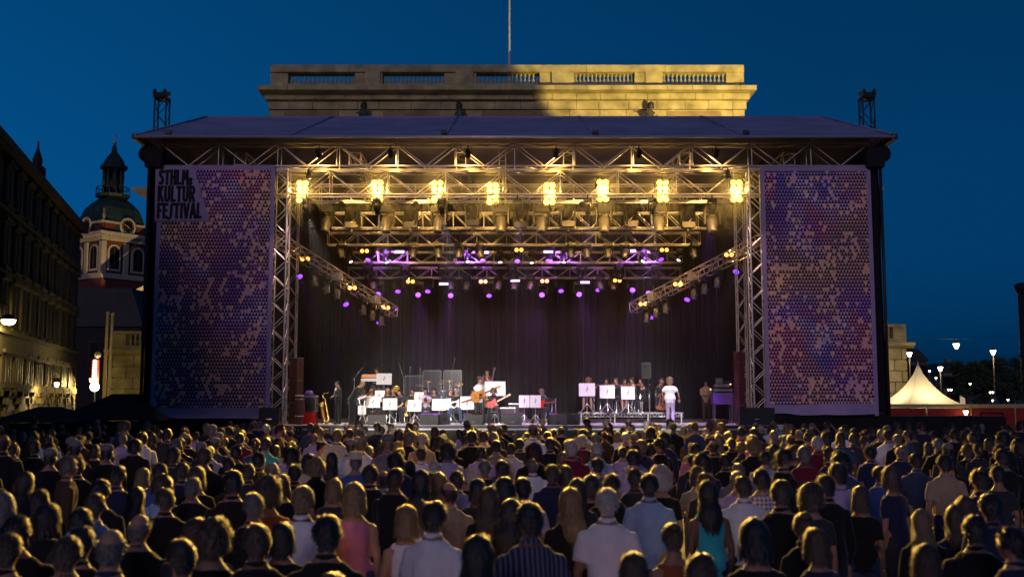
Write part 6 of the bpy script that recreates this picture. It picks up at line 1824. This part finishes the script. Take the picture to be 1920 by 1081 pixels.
string_player(1104, 42.0, 'violinist with long curly fair hair behind the grey music stand', ('curly', 'blond'), 'blue', math.pi - .2, 'short', True, vl='violinist behind the grey music stand')
string_player(1139, 42.4, 'dark-haired violinist with purple-lit viola next to the white stand', ('bob', 'black'), 'charcoal', math.pi - .6, 'short', vl='dark-haired violinist')
string_player(1158, 41.9, 'string player in black suit turned sideways between two white stands', ('short', 'dark blond'), 'black', math.pi / 2 + .5, 'long', sex='m', vl='string player in black suit')
string_player(1170, 43.2, 'fair-haired string player sitting behind the suited string player', ('long', 'dark blond'), 'black', math.pi + .2, 'short', vl='fair-haired string player at the back')
string_player(1188, 41.8, 'string player with pinned-up hair in sleeveless black dress turned sideways', ('bun', 'dark blond'), 'black', math.pi / 2 + .45, 'none', True, vl='string player in sleeveless black dress')
string_player(1204, 42.7, 'string player with long brown hair and orange-lit bare shoulders', ('long', 'brown'), 'black', math.pi / 2 + .7, 'none', vl='long brown haired string player')
lo, pz_ = string_player(1240, 42.6, 'cellist in black sitting behind the walking person in white', ('short', 'black'), 'black', math.pi, 'long', sex='m', inst='cello', skin='skin_tan', vl='cellist')
viol('red-brown cello leaning against the cellist', 'cello', lo, math.pi, (.06, .36, .42), (-.16, -.28, 1), (0, 1, .2), 1.95, 'cello')
for px, Y, z, nm, w in ((1101, 41.3, 730, 'grey-white music stand before the curly violinist', .62), (1139, 41.3, 734, 'white music stand before the dark-haired violinist', .58), (1178, 41.3, 736, 'white music stand before the string player in sleeveless dress', .52)):
    music_stand(stand(px, 780, Y, FLOOR + SR if px > 1102 else FLOOR + SR), rnd.uniform(-.1, .1), nm, w, .50, z, .12)
for px, nm in ((1122, 'between the curly and the dark-haired violinist'), (1140, 'below the white stand of the dark-haired violinist'), (1168, 'below the suited string player'), (1197, 'below the bare-shouldered string player')):
    t = thing('water_bottle', 'small clear water bottle on the riser ' + nm, 'bottle', stand(px, 785, 41.6 + .7, FLOOR + SR))
    b = MB(); b.lathe([(.03, 0), (.034, .02), (.034, .15), (.014, .20), (.014, .22)], n=10); b.build('bottle', 'water', t)
    b = MB(); b.lathe([(.016, .22), (.016, .24)], n=8); b.build('lid', 'paper', t)
t = thing('side_fill_speaker', 'grey loudspeaker on a tall pole above the string players', 'speaker', stand(1212, 780, 43.6))
zs = W(1212, 708, 43.6).z - FLOOR
b = MB(); b.bbox((0, 0, zs + .30), (.38, .34, .66), .05, rot=None); o = b.build('cabinet', 'wedge_grey', t)
b = MB(); b.box((-.02, -.175, zs + .30), (.30, .012, .56)); b.build('grille', 'grille', o)
b = MB(); b.lathe([(.05, 0), (.045, .012)], (-.06, -.183, zs + .45), 12, rot=RXm); b.build('horn', 'lamp_black', o)
b = MB(); b.tube([(0, 0, .3), (0, 0, zs)], .02, 8); b.build('pole', 'lamp_black', t)
for k in range(3):
    a = k * 2.094; rod('leg', (0, 0, .7), (.45 * math.cos(a), .45 * math.sin(a), 0), .014, 'lamp_black', t, 6)
mic_stand(stand(1219, 790, 40.4), 1.15, 'microphone on a black stand in front of the cello', (0, 0, .12), True)
# person in white walking off
wl_ = stand(1257, 791, 40.1)
pz_ = Pose('f', lean=.06, wide=1.16, yaw=.0, legs={-1: (V((-.10, .16, .50)), V((-.10, .05, .10))), 1: (V((.10, .02, .50)), V((.11, -.22, .13)))}, arms={1: (V((.31, -.06, 1.14)), V((.34, .08, .92)), (0, .4, -1)), -1: (V((-.30, .02, 1.14)), V((-.27, .22, .98)), (0, .8, -.6))})
performer('person in white blouse and pale trousers walking away across the stage', wl_, -.25, pz_, 'white', 'short', 'lilac', ('curly', 'blond'), grow=.03)
# stage hand and equipment
performer('stage hand in beige shirt and brown trousers standing by the equipment rack', stand(1325, 778, 45.0), math.pi - .3, stand_pose((.05, .22, -.42), (.0, .24, -.38), lean=.05, nod=.3), 'beige', 'short', 'brown', ('short', 'black'))
p = stand(1355, 790, 42.0)
t = thing('equipment_rack', 'equipment rack with mixing gear and small lights at the side of the stage', 'equipment rack', p)
b = MB(); b.bbox((0, 0, .95), (.80, .5, .45), .02); b.build('desk_cloth', 'purple_cloth', t)
b = MB(); b.bbox((.0, 0, 1.28), (.75, .5, .10), .02); b.build('shelf', 'lamp_grey', t)
b = MB(); b.bbox((-.02, .02, 1.45), (.6, .4, .12), .02); b.build('shelf', 'lamp_grey', t)
b = MB(); b.bbox((-.12, 0, 1.63), (.26, .3, .22), .03); b.build('monitor', 'lamp_grey', t)
b = MB(); b.bbox((.22, 0, 1.58), (.22, .3, .14), .03); b.build('amplifier_unit', 'lamp_black', t)
for sx in (-1, 1):
    for sy in (-.2, .2): rod('leg', (sx * .33, sy, 0), (sx * .33, sy, 1.24), .022, 'lamp_grey', t)
b = MB(); b.bbox((.62, .1, .55), (.34, .5, 1.1), .02); b.build('side_rack', 'lamp_grey', t)
emat('glow_small', (1.0, 0.55, 0.2), 2.5)
for x, z in ((.28, 1.50), (.48, 1.36), (-.5, 1.30)):
    b = MB(); b.ball((x, -.28, z), .03, 8, 6); b.build('pilot_lamp', 'glow_small', t)
t = thing('cable_heap', 'heap of black cables on the deck below the equipment rack', 'cables', stand(1345, 790, 40.8))
b = MB(); r4 = random.Random(3)
for k in range(9):
    b.tube([(.35 * math.cos(a_ * .6 + k) * r4.uniform(.6, 1.2), .25 * math.sin(a_ * .6 + k), .02 + .012 * k) for a_ in range(12)], .012, 5)
b.build('coil', 'lamp_black', t)
b = MB(); b.bbox((.1, .1, .08), (.3, .2, .14), .02); b.build('junction_box', 'lamp_grey', t)

# palace statues
for px, nm, flip in ((681, 'above the second balustrade opening', 1), (863, 'under the third balustrade pier', -1), (1218, 'in the floodlit half of the palace', 1)):
    p = W(px, 232, 74.2)
    po = seat_pose((.25 * flip, .25, -.25), (-.10, .25, -.35), lean=.1, nod=.2, yaw=.4 * flip)
    me = body_mesh(po, .03, 'statue_bronze', 'statue')
    o = link('statue', me, None, (p.x, 74.1, p.z - .9)); o.rotation_euler = (0, 0, math.pi + .3 * flip); o.scale = (1.75, 1.75, 1.75)
    for i in range(3): dress(o, i, 'statue_bronze')
    tag(o, 'seated bronze figure on the palace front ' + nm, 'statue', None)
    t = link('drapery', trousers_mesh(po, 'statue_bronze', .035, shoes=False, skirt=True), o)
    t = link('hair', hair_mesh('curly', 0), o, po.H); dress(t, 0, 'statue_bronze')

# ================================================================== the audience
def figure_set(sex, k):
    """one body with its tops and trousers, to be shared by many people of the audience"""
    r2 = random.Random(k * 7 + (3 if sex == 'f' else 0))
    arms = None; yaw = r2.uniform(-.25, .25)
    base = Pose(sex)
    if k == 1:                                        # arms folded
        arms = {-1: (base.S[-1] + V((-.07, .06, -.27)), base.S[-1] + V((.13, .21, -.22)), (1, .1, .1)), 1: (base.S[1] + V((.07, .06, -.27)), base.S[1] + V((-.13, .23, -.26)), (-1, .1, .1))}
    if k == 2:                                        # clapping in front of the chest
        arms = {-1: (base.S[-1] + V((-.08, .10, -.24)), base.S[-1] + V((.12, .30, -.06)), (.35, .5, .8)), 1: (base.S[1] + V((.08, .10, -.24)), base.S[1] + V((-.13, .30, -.06)), (-.35, .5, .8))}
    if k == 3:                                        # hands raised, clapping overhead
        arms = {-1: (base.S[-1] + V((-.10, .20, .02)), base.S[-1] + V((.12, .26, .24)), (.2, .1, 1)), 1: (base.S[1] + V((.10, .20, .02)), base.S[1] + V((-.13, .26, .24)), (-.2, .1, 1))}
    p = Pose(sex, arms=arms, yaw=yaw if k != 3 else 0.0, lean=r2.uniform(0, .06), side=r2.uniform(-.04, .04), wide=(1.0, 1.12, .96, 1.04)[k])
    return {'p': p, 'body': body_mesh(p, .023), 'short': shirt_mesh(p, 'cloth_white', .55, .022, seed=k, collar=(sex == 'm')), 'long': shirt_mesh(p, 'cloth_white', 2, .022, .022, seed=k + 5), 'none': shirt_mesh(p, 'cloth_white', 0, .022, .010, collar=False, seed=k), 'trousers': trousers_mesh(p, 'cloth_navy', .03, seed=k)}
SETS = {(s, k): figure_set(s, k) for s in 'mf' for k in range(4)}
CAPM = {k: cap_mesh(k) for k in ('cap', 'hat')}
Z_A, Z_B, Z_C = (0, 780), (640, 780), (1280, 780)
def row(z, txt):
    out = []
    for ln in txt.strip().split(';'):
        f = [q.strip() for q in ln.strip().split(',')]
        if len(f) < 8: continue
        out.append((z[0] + float(f[0]) / 3, z[1] + float(f[1]) / 3, float(f[2]) / 3, f[3], f[4], f[5], f[6], f[7]))
    return out
# x, y of the head's top, head width, sex, hair, hair colour, top, sleeve
HANDSET = row(Z_A, '''620,612,180,m,bald,grey,navy,short; 775,545,120,m,bald,grey,black,long; 1190,572,140,f,curly,dark blond,black,none; 1085,655,125,m,short,dark blond,charcoal,long;
1030,765,145,m,short,brown,navy,short; 1450,590,150,m,short,dark blond,black,long; 1585,622,105,f,bob,dark brown,black,short; 1700,378,130,m,short,blond,white,long; 1432,420,115,m,short,grey,black,short;
1518,340,125,f,curly,dark blond,rust,short; 1838,540,165,m,short,black,black,long; 1878,342,80,f,bob,blond,charcoal,short; 935,400,95,m,short,dark blond,black,long; 1078,360,80,m,short,grey,black,short;
922,335,85,f,curly,dark blond,pale blue,short; 1108,285,90,f,bob,dark blond,black,short; 1030,250,80,m,short,dark blond,navy,short; 900,265,78,m,short,brown,blue,long; 655,265,95,m,short,brown,navy,long;
560,340,110,m,short,dark brown,black,long; 528,420,110,m,short,dark blond,pale blue,short; 440,226,78,m,short,brown,black,long; 1312,292,118,m,short,dark brown,black,long; 1182,168,50,m,short,dark brown,lilac,short;
1100,80,42,m,short,dark brown,lilac,short; 1540,246,85,m,bald,grey,charcoal,short; 1622,155,72,m,short,dark brown,lilac,short; 1772,230,72,f,curly,blond,black,long; 215,410,95,m,short,brown,black,long; 365,822,120,m,short,dark blond,black,short;
1868,195,62,f,long,dark brown,lilac,short; 1770,86,48,m,bald,grey,lilac,long; 800,300,70,f,bob,blond,lilac,short; 690,95,50,m,short,grey,lilac,short; 1400,262,70,m,short,dark blond,charcoal,short; 1660,260,75,m,short,dark brown,black,short;
1590,320,80,f,bob,brown,black,short; 760,385,90,f,long,dark brown,black,short; 450,500,120,m,short,dark brown,charcoal,long; 140,300,90,f,long,brown,navy,short; 440,720,150,m,short,black,black,long; 20,810,140,m,short,dark blond,black,long; 1870,880,150,f,bun,dark blond,black,none; 1285,240,60,m,short,brown,black,short; 90,560,150,m,short,black,black,long; 250,650,150,f,bob,black,black,long''')
HANDSET += row(Z_B, '''1495,390,132,m,short,white,white,short; 512,463,135,m,short,dark brown,white,short; 1072,468,160,m,short,dark brown,dark striped,short; 752,648,165,f,long,dark brown,black,long; 372,490,110,f,bob,blond,white,none; 425,525,85,f,curly,dark blond,lilac,none;
1292,420,128,f,long,blond,black,long; 1730,310,105,m,short,black,pale blue,short; 615,358,98,m,bald,brown,beige,short; 78,362,118,f,bob,blond,pink,none; 295,280,95,m,short,dark brown,black,long; 450,290,100,f,long,dark brown,charcoal,short; 552,308,90,f,long,blond,black,short;
500,376,95,m,short,brown,black,short; 725,280,66,f,bun,white,black,short; 770,344,82,f,bob,black,charcoal,short; 832,384,105,f,long,dark blond,black,short; 920,336,108,f,bob,black,black,short; 1025,334,95,m,short,dark brown,lilac,short; 955,450,110,f,long,brown,black,short;
1190,260,82,m,short,dark blond,navy,short; 1330,336,98,f,long,brown,charcoal,short; 1402,320,82,f,bob,brown,black,short; 1512,315,95,m,short,dark brown,black,long; 1265,275,76,f,bob,dark blond,lilac,short; 805,240,66,m,short,grey,black,short; 872,128,58,m,short,black,grey,long;
955,145,52,m,short,brown,white striped,short; 1005,120,50,m,short,dark brown,charcoal,short; 1437,204,60,m,cap,grey,lilac,short; 1237,55,38,m,short,dark brown,black,long; 1325,65,38,m,short,brown,lilac,short; 1375,70,40,m,short,black,pale blue,short; 1490,60,36,m,short,brown,mustard,short;
1752,25,40,m,bald,brown,white,long; 1802,275,95,f,curly,white,black,short; 1650,190,66,m,short,brown,charcoal,short; 80,205,74,m,hat,grey,blue,short; 785,165,52,m,short,dark brown,lilac,short; 610,165,55,m,short,grey,black,short; 1872,592,110,f,bun,dark blond,rust,none; 1650,795,130,f,bob,dark blond,black,none;
160,262,90,m,short,brown,black,short; 530,248,60,f,bob,white,charcoal,short; 1310,175,50,m,short,dark brown,lilac,long; 1242,195,62,f,bob,blond,beige,short; 1650,300,90,m,short,dark brown,charcoal,long; 330,180,52,m,short,brown,pale blue,short; 450,172,58,m,short,auburn,white,short; 650,340,80,m,short,brown,lilac,short; 250,140,50,m,short,dark brown,burgundy,long; 150,165,50,m,short,grey,lilac,short; 575,95,38,m,short,white,lilac,short; 1095,80,44,f,bob,blond,lilac,short; 700,100,40,m,short,brown,white,short; 1045,130,40,m,short,grey,charcoal,short; 1580,175,50,m,short,dark brown,lilac,short; 240,330,80,m,bald,grey,white,short; 390,245,55,f,long,dark brown,beige,short; 1080,250,60,m,bald,grey,white,short''')
HANDSET += row(Z_C, '''152,345,108,f,long,black,turquoise,none; 342,325,95,m,short,dark blond,white,long; 440,315,105,m,short,brown,white plaid,long; 548,346,122,m,short,dark blond,black,long; 815,318,102,m,short,dark brown,black,long; 305,298,82,m,short,grey,lilac,short; 722,374,100,f,curly,dark blond,charcoal,short;
85,272,75,f,bob,dark blond,beige,short; 130,308,75,f,bob,brown,charcoal,short; 1000,384,85,f,bob,dark blond,black,short; 1188,272,90,f,bob,dark blond,navy,short; 885,250,105,m,short,dark brown,lilac,short; 460,190,62,m,short,brown,lilac,short; 545,206,62,f,long,dark blond,white plaid,short; 1065,160,56,m,short,dark blond,lilac,short;
1222,164,52,m,bald,grey,navy,short; 1352,550,92,f,long,blond,black,long; 1545,612,92,f,long,dark blond,navy,short; 420,562,150,f,bob,black,black,short; 95,830,150,m,short,dark blond,black,long; 775,726,100,f,bob,dark blond,navy,short; 1478,205,85,m,short,dark brown,beige,short; 655,66,44,m,bald,grey,black,short; 1110,285,70,m,short,brown,blue,long;
310,255,70,m,short,grey,grey,long; 120,215,62,f,curly,grey,lilac,short; 1600,440,90,f,bob,dark blond,navy,short; 1880,640,130,m,short,black,navy,long; 690,530,110,f,bun,dark blond,black,long; 1380,850,110,f,bob,auburn,black,short; 200,78,38,m,short,white,grey,short; 118,90,36,m,bald,white,black,short; 730,60,40,m,short,brown,lilac,short; 1160,40,40,f,long,dark brown,pink,short; 630,165,66,f,curly,dark blond,black,short; 500,40,40,f,bob,black,white,short; 60,205,60,m,short,auburn,charcoal,long; 240,205,62,m,short,dark brown,black,long; 1640,560,120,m,short,black,black,long; 1740,420,120,m,short,dark brown,navy,long''')

AUD = []
def free(x, y, gap):
    return all((x - q['x']) ** 2 + ((y - q['y']) * .8) ** 2 > gap * gap for q in AUD)
for px, py, hw, sex, st_, hc, top, sl in HANDSET:
    y1 = 1340.0 / max(py - 750, 30); y2 = F * .192 / max(hw - 1.0, 8)
    Y = min(31.5, max(4.6, math.sqrt(y1 * y2)))
    hz_ = W(px, py, Y).z
    h = min(1.96, max(1.52 if sex == 'f' else 1.60, hz_))
    for _ in range(30):
        if free(W(px, py, Y).x, Y, .40): break
        Y += .12
    AUD.append(dict(x=W(px, py, Y).x, y=Y, h=h, sex=sex, st=st_, hc=hc, top=top, sl=sl, k=None, hand=True))
r3 = random.Random(5)
Y = 8.6
PALE = ['lilac', 'white', 'pale blue', 'grey', 'beige', 'white striped', 'pink', 'cream']
DARK = ['black', 'black', 'charcoal', 'navy', 'black', 'brown', 'black', 'burgundy', 'charcoal', 'black', 'denim', 'navy']
while Y < 33.6:
    x = -.49 * Y - .4 + r3.uniform(0, .5)
    while x < .49 * Y + .4:
        xx, yy = x + r3.uniform(-.3, .3), Y + r3.uniform(-.5, .5)
        side = abs(xx) / (.48 * yy)  # darker hair and tops towards the sides stand in for shade there
        if free(xx, yy, .58 if yy < 14 else .47) and noise.noise((xx * .42, yy * .42, 3.3)) > -.34 and r3.random() > (.12 + .25 * max(0, side - .8)) and not (yy < 12.5 and abs(PX((xx, yy, 1.6))[0] - 960) < 760 and r3.random() < .93):
            sex = r3.choice('mmf')
            st_ = r3.choice(['short', 'short', 'short', 'short', 'bald', 'short', 'curly', 'cap'] if sex == 'm' else ['bob', 'long', 'bob', 'long', 'curly', 'bun', 'ponytail', 'short'])
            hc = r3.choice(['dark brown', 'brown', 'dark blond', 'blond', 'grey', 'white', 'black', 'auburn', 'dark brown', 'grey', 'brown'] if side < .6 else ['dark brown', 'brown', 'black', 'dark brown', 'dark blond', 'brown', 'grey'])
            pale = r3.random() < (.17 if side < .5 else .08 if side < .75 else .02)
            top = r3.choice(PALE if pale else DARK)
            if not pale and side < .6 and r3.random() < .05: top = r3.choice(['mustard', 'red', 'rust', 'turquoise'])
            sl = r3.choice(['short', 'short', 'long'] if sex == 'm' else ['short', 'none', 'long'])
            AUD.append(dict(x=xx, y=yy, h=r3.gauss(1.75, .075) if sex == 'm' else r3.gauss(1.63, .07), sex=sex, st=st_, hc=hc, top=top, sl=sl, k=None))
        x += .80 if Y > 16 else .95
    Y += 1.08
AUD.sort(key=lambda q: q['y'])
def pick_k(q):
    if q['k'] is not None: return q['k']
    if q.get('hand') and q['y'] < 14: return 0 if r3.random() < .8 else 1
    r = r3.random()
    if q['y'] > 24 and q['x'] > 6 and r < .35: return 3 if r < .2 else 2
    return 3 if r < .012 and q['y'] > 18 else 2 if r < .10 else 1 if r < .34 else 0
ZONE = [(-99, 'lettered banner'), (-8.4, 'saxophone'), (-4.6, 'drum screen'), (-2.2, 'singer'), (.5, 'seated guitarist'), (3.0, 'string players'), (6.6, 'equipment rack'), (9.0, 'plain banner'), (12.2, 'red fence')]
def zone(x, y):
    xs = x * 38.0 / y                                  # where the line of sight meets the stage front
    nm = ZONE[0][1]
    for lim, s in ZONE:
        if xs > lim: nm = s
    return nm
ROWS = [(0, 'very last row'), (7.2, 'rear rows'), (10, 'behind mid-crowd'), (13, 'mid-crowd'), (17, 'ahead of mid-crowd'), (21, 'forward rows')]
SL = {'none': 'vest', 'short': 'tee', 'long': 'shirt'}
HS = {'short': 'short', 'bald': 'thinning', 'bob': 'bobbed', 'long': 'long', 'curly': 'curly', 'bun': 'pinned-up', 'cap': 'capped', 'hat': 'hat-covered', 'ponytail': 'ponytailed'}
PO = {0: '', 1: ', folded arms', 2: ', clapping', 3: ', raised hands'}
seen = {}
LIMIT = 276
skins = ['skin_fair', 'skin_fair', 'skin_fair', 'skin_tan', 'skin_fair', 'skin_brown']
TURN = []
far = []
for idx, q in enumerate(AUD):
    q['k'] = pick_k(q)
    S = SETS[(q['sex'], q['k'])]
    p = S['p']; base_h = p.H.z + .135
    sc = q['h'] / base_h
    yaw = math.atan2(-(q['x'] * .55), 40 - q['y'] + 6) * .9 + r3.gauss(0, .22) + (r3.choice((-1, 1)) * r3.uniform(.6, 1.3) if r3.random() < .11 and not q.get('hand') else 0)
    skin = r3.choice(skins)
    rec = (q, S, sc, yaw, skin)
    if idx >= LIMIT: far.append(rec); continue
    o = link('person', S['body'], None, (q['x'], q['y'], 0))
    o.rotation_euler = (0, 0, yaw if yaw else 0); o.scale = (sc, sc, sc)
    dress(o, 0, skin)
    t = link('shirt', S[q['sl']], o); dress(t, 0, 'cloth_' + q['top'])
    t = link('trousers', S['trousers'], o); dress(t, 0, 'cloth_' + r3.choice(['navy', 'black', 'denim', 'charcoal', 'beige']))
    hm = hair_mesh(q['st'], r3.randrange(2))
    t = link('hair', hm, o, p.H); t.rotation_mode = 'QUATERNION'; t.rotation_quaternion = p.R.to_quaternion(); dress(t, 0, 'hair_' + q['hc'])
    if q['st'] in CAPM:
        t = link('hat', CAPM[q['st']], o, p.H); t.rotation_mode = 'QUATERNION'; t.rotation_quaternion = p.R.to_quaternion(); dress(t, 0, 'cloth_' + ('cream' if q['st'] == 'hat' else 'grey'))
    rw = [s for lim, s in ROWS if q['y'] >= lim][-1]
    lab = f"person, {HS[q['st']]} {q['hc']} hair, {q['top']} {SL[q['sl']]}{PO[q['k']]}, {rw}, facing the {zone(q['x'], q['y'])}"
    if len(lab.split()) > 16: lab = lab.replace(PO[q['k']], '', 1)
    tag(o, lab, 'person', 'audience in front of the stage')

# the rows next to the stage, too many to be told apart one by one
vs = []; fs = []; ms = []; slots = []; sl_i = {}
def slot(m):
    if m not in sl_i: sl_i[m] = len(slots); slots.append(m)
    return sl_i[m]
LOW = {}
def low(S, key, vox, p):
    kk = (id(S), key)
    if kk not in LOW:
        b = MB()
        if key == 'skin':
            torso(b, p, t0=.5); head_shapes(b, p)
            for s_ in (-1, 1):
                e, w, _ = p.arms[s_]; b.tube([p.S[s_], e, w, w + (w - e).normalized() * .12], [.05, .04, .03, .035], 8)
        elif key == 'legs':
            torso(b, p, .012, t1=.2)
            for s_ in (-1, 1):
                h_, kn, an, _ = p.legs[s_]; b.tube([h_, kn, an + V((0, 0, -.08))], [.10, .07, .06], 8)
        else:
            torso(b, p, .016, t1=.985, hem=[(-.3, .175, .126)])
            for s_ in (-1, 1):
                e, w, _ = p.arms[s_]
                if key != 'none': b.tube([p.S[s_] - p.side * s_ * .06, p.S[s_], p.S[s_].lerp(e, .75)] + ([e, w] if key == 'long' else []), [.062, .066, .064] + ([.055, .042] if key == 'long' else []), 8)
        LOW[kk] = remesh(b, vox, 2)
    return LOW[kk]
cb = MB(); sms = None
for q, S, sc, yaw, skin in far:
    p = S['p']; M = Matrix.Translation((q['x'], q['y'], 0)) @ Matrix.Rotation(yaw, 4, 'Z') @ Matrix.Scale(sc, 4)
    hm = hair_mesh(q['st'], 0)
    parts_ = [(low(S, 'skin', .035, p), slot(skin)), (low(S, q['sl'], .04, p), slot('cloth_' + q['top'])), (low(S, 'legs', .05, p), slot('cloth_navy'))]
    for (v_, f_), mi in parts_: cb.add([M @ v for v in v_], f_, mi, True)
    HM = M @ Matrix.Translation(p.H) @ p.R.to_4x4()
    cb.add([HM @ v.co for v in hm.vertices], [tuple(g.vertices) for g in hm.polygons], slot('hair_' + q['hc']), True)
if far:
    tag(cb.build('crowd', slots), 'dense front rows of the standing crowd right below the stage edge', None, None, 'stuff')
print('AUDIENCE', len(AUD), 'near', min(len(AUD), LIMIT), 'far', len(far), 'verts', len(cb.v))

# ================================================================== thin stage smoke
hz = bpy.data.materials.new('stage_smoke')
hz.use_nodes = True
hn = hz.node_tree.nodes; hn.remove(hn['Principled BSDF'])
pv = hn.new('ShaderNodeVolumePrincipled')
pv.inputs['Color'].default_value = (0.88, 0.86, 0.88, 1)
pv.inputs['Density'].default_value = 0.0045
pv.inputs['Anisotropy'].default_value = 0.35
hz.node_tree.links.new(pv.outputs[0], hn['Material Output'].inputs['Volume'])
MATS['stage_smoke'] = hz
b = MB(); b.box((0.1, 43.85, 7.3), (29.0, 13.7, 16.6))
tag(b.build('haze', 'stage_smoke'), 'thin smoke hanging under the stage roof', None, None, 'stuff')

if TMP is not None: bpy.data.scenes.remove(TMP)
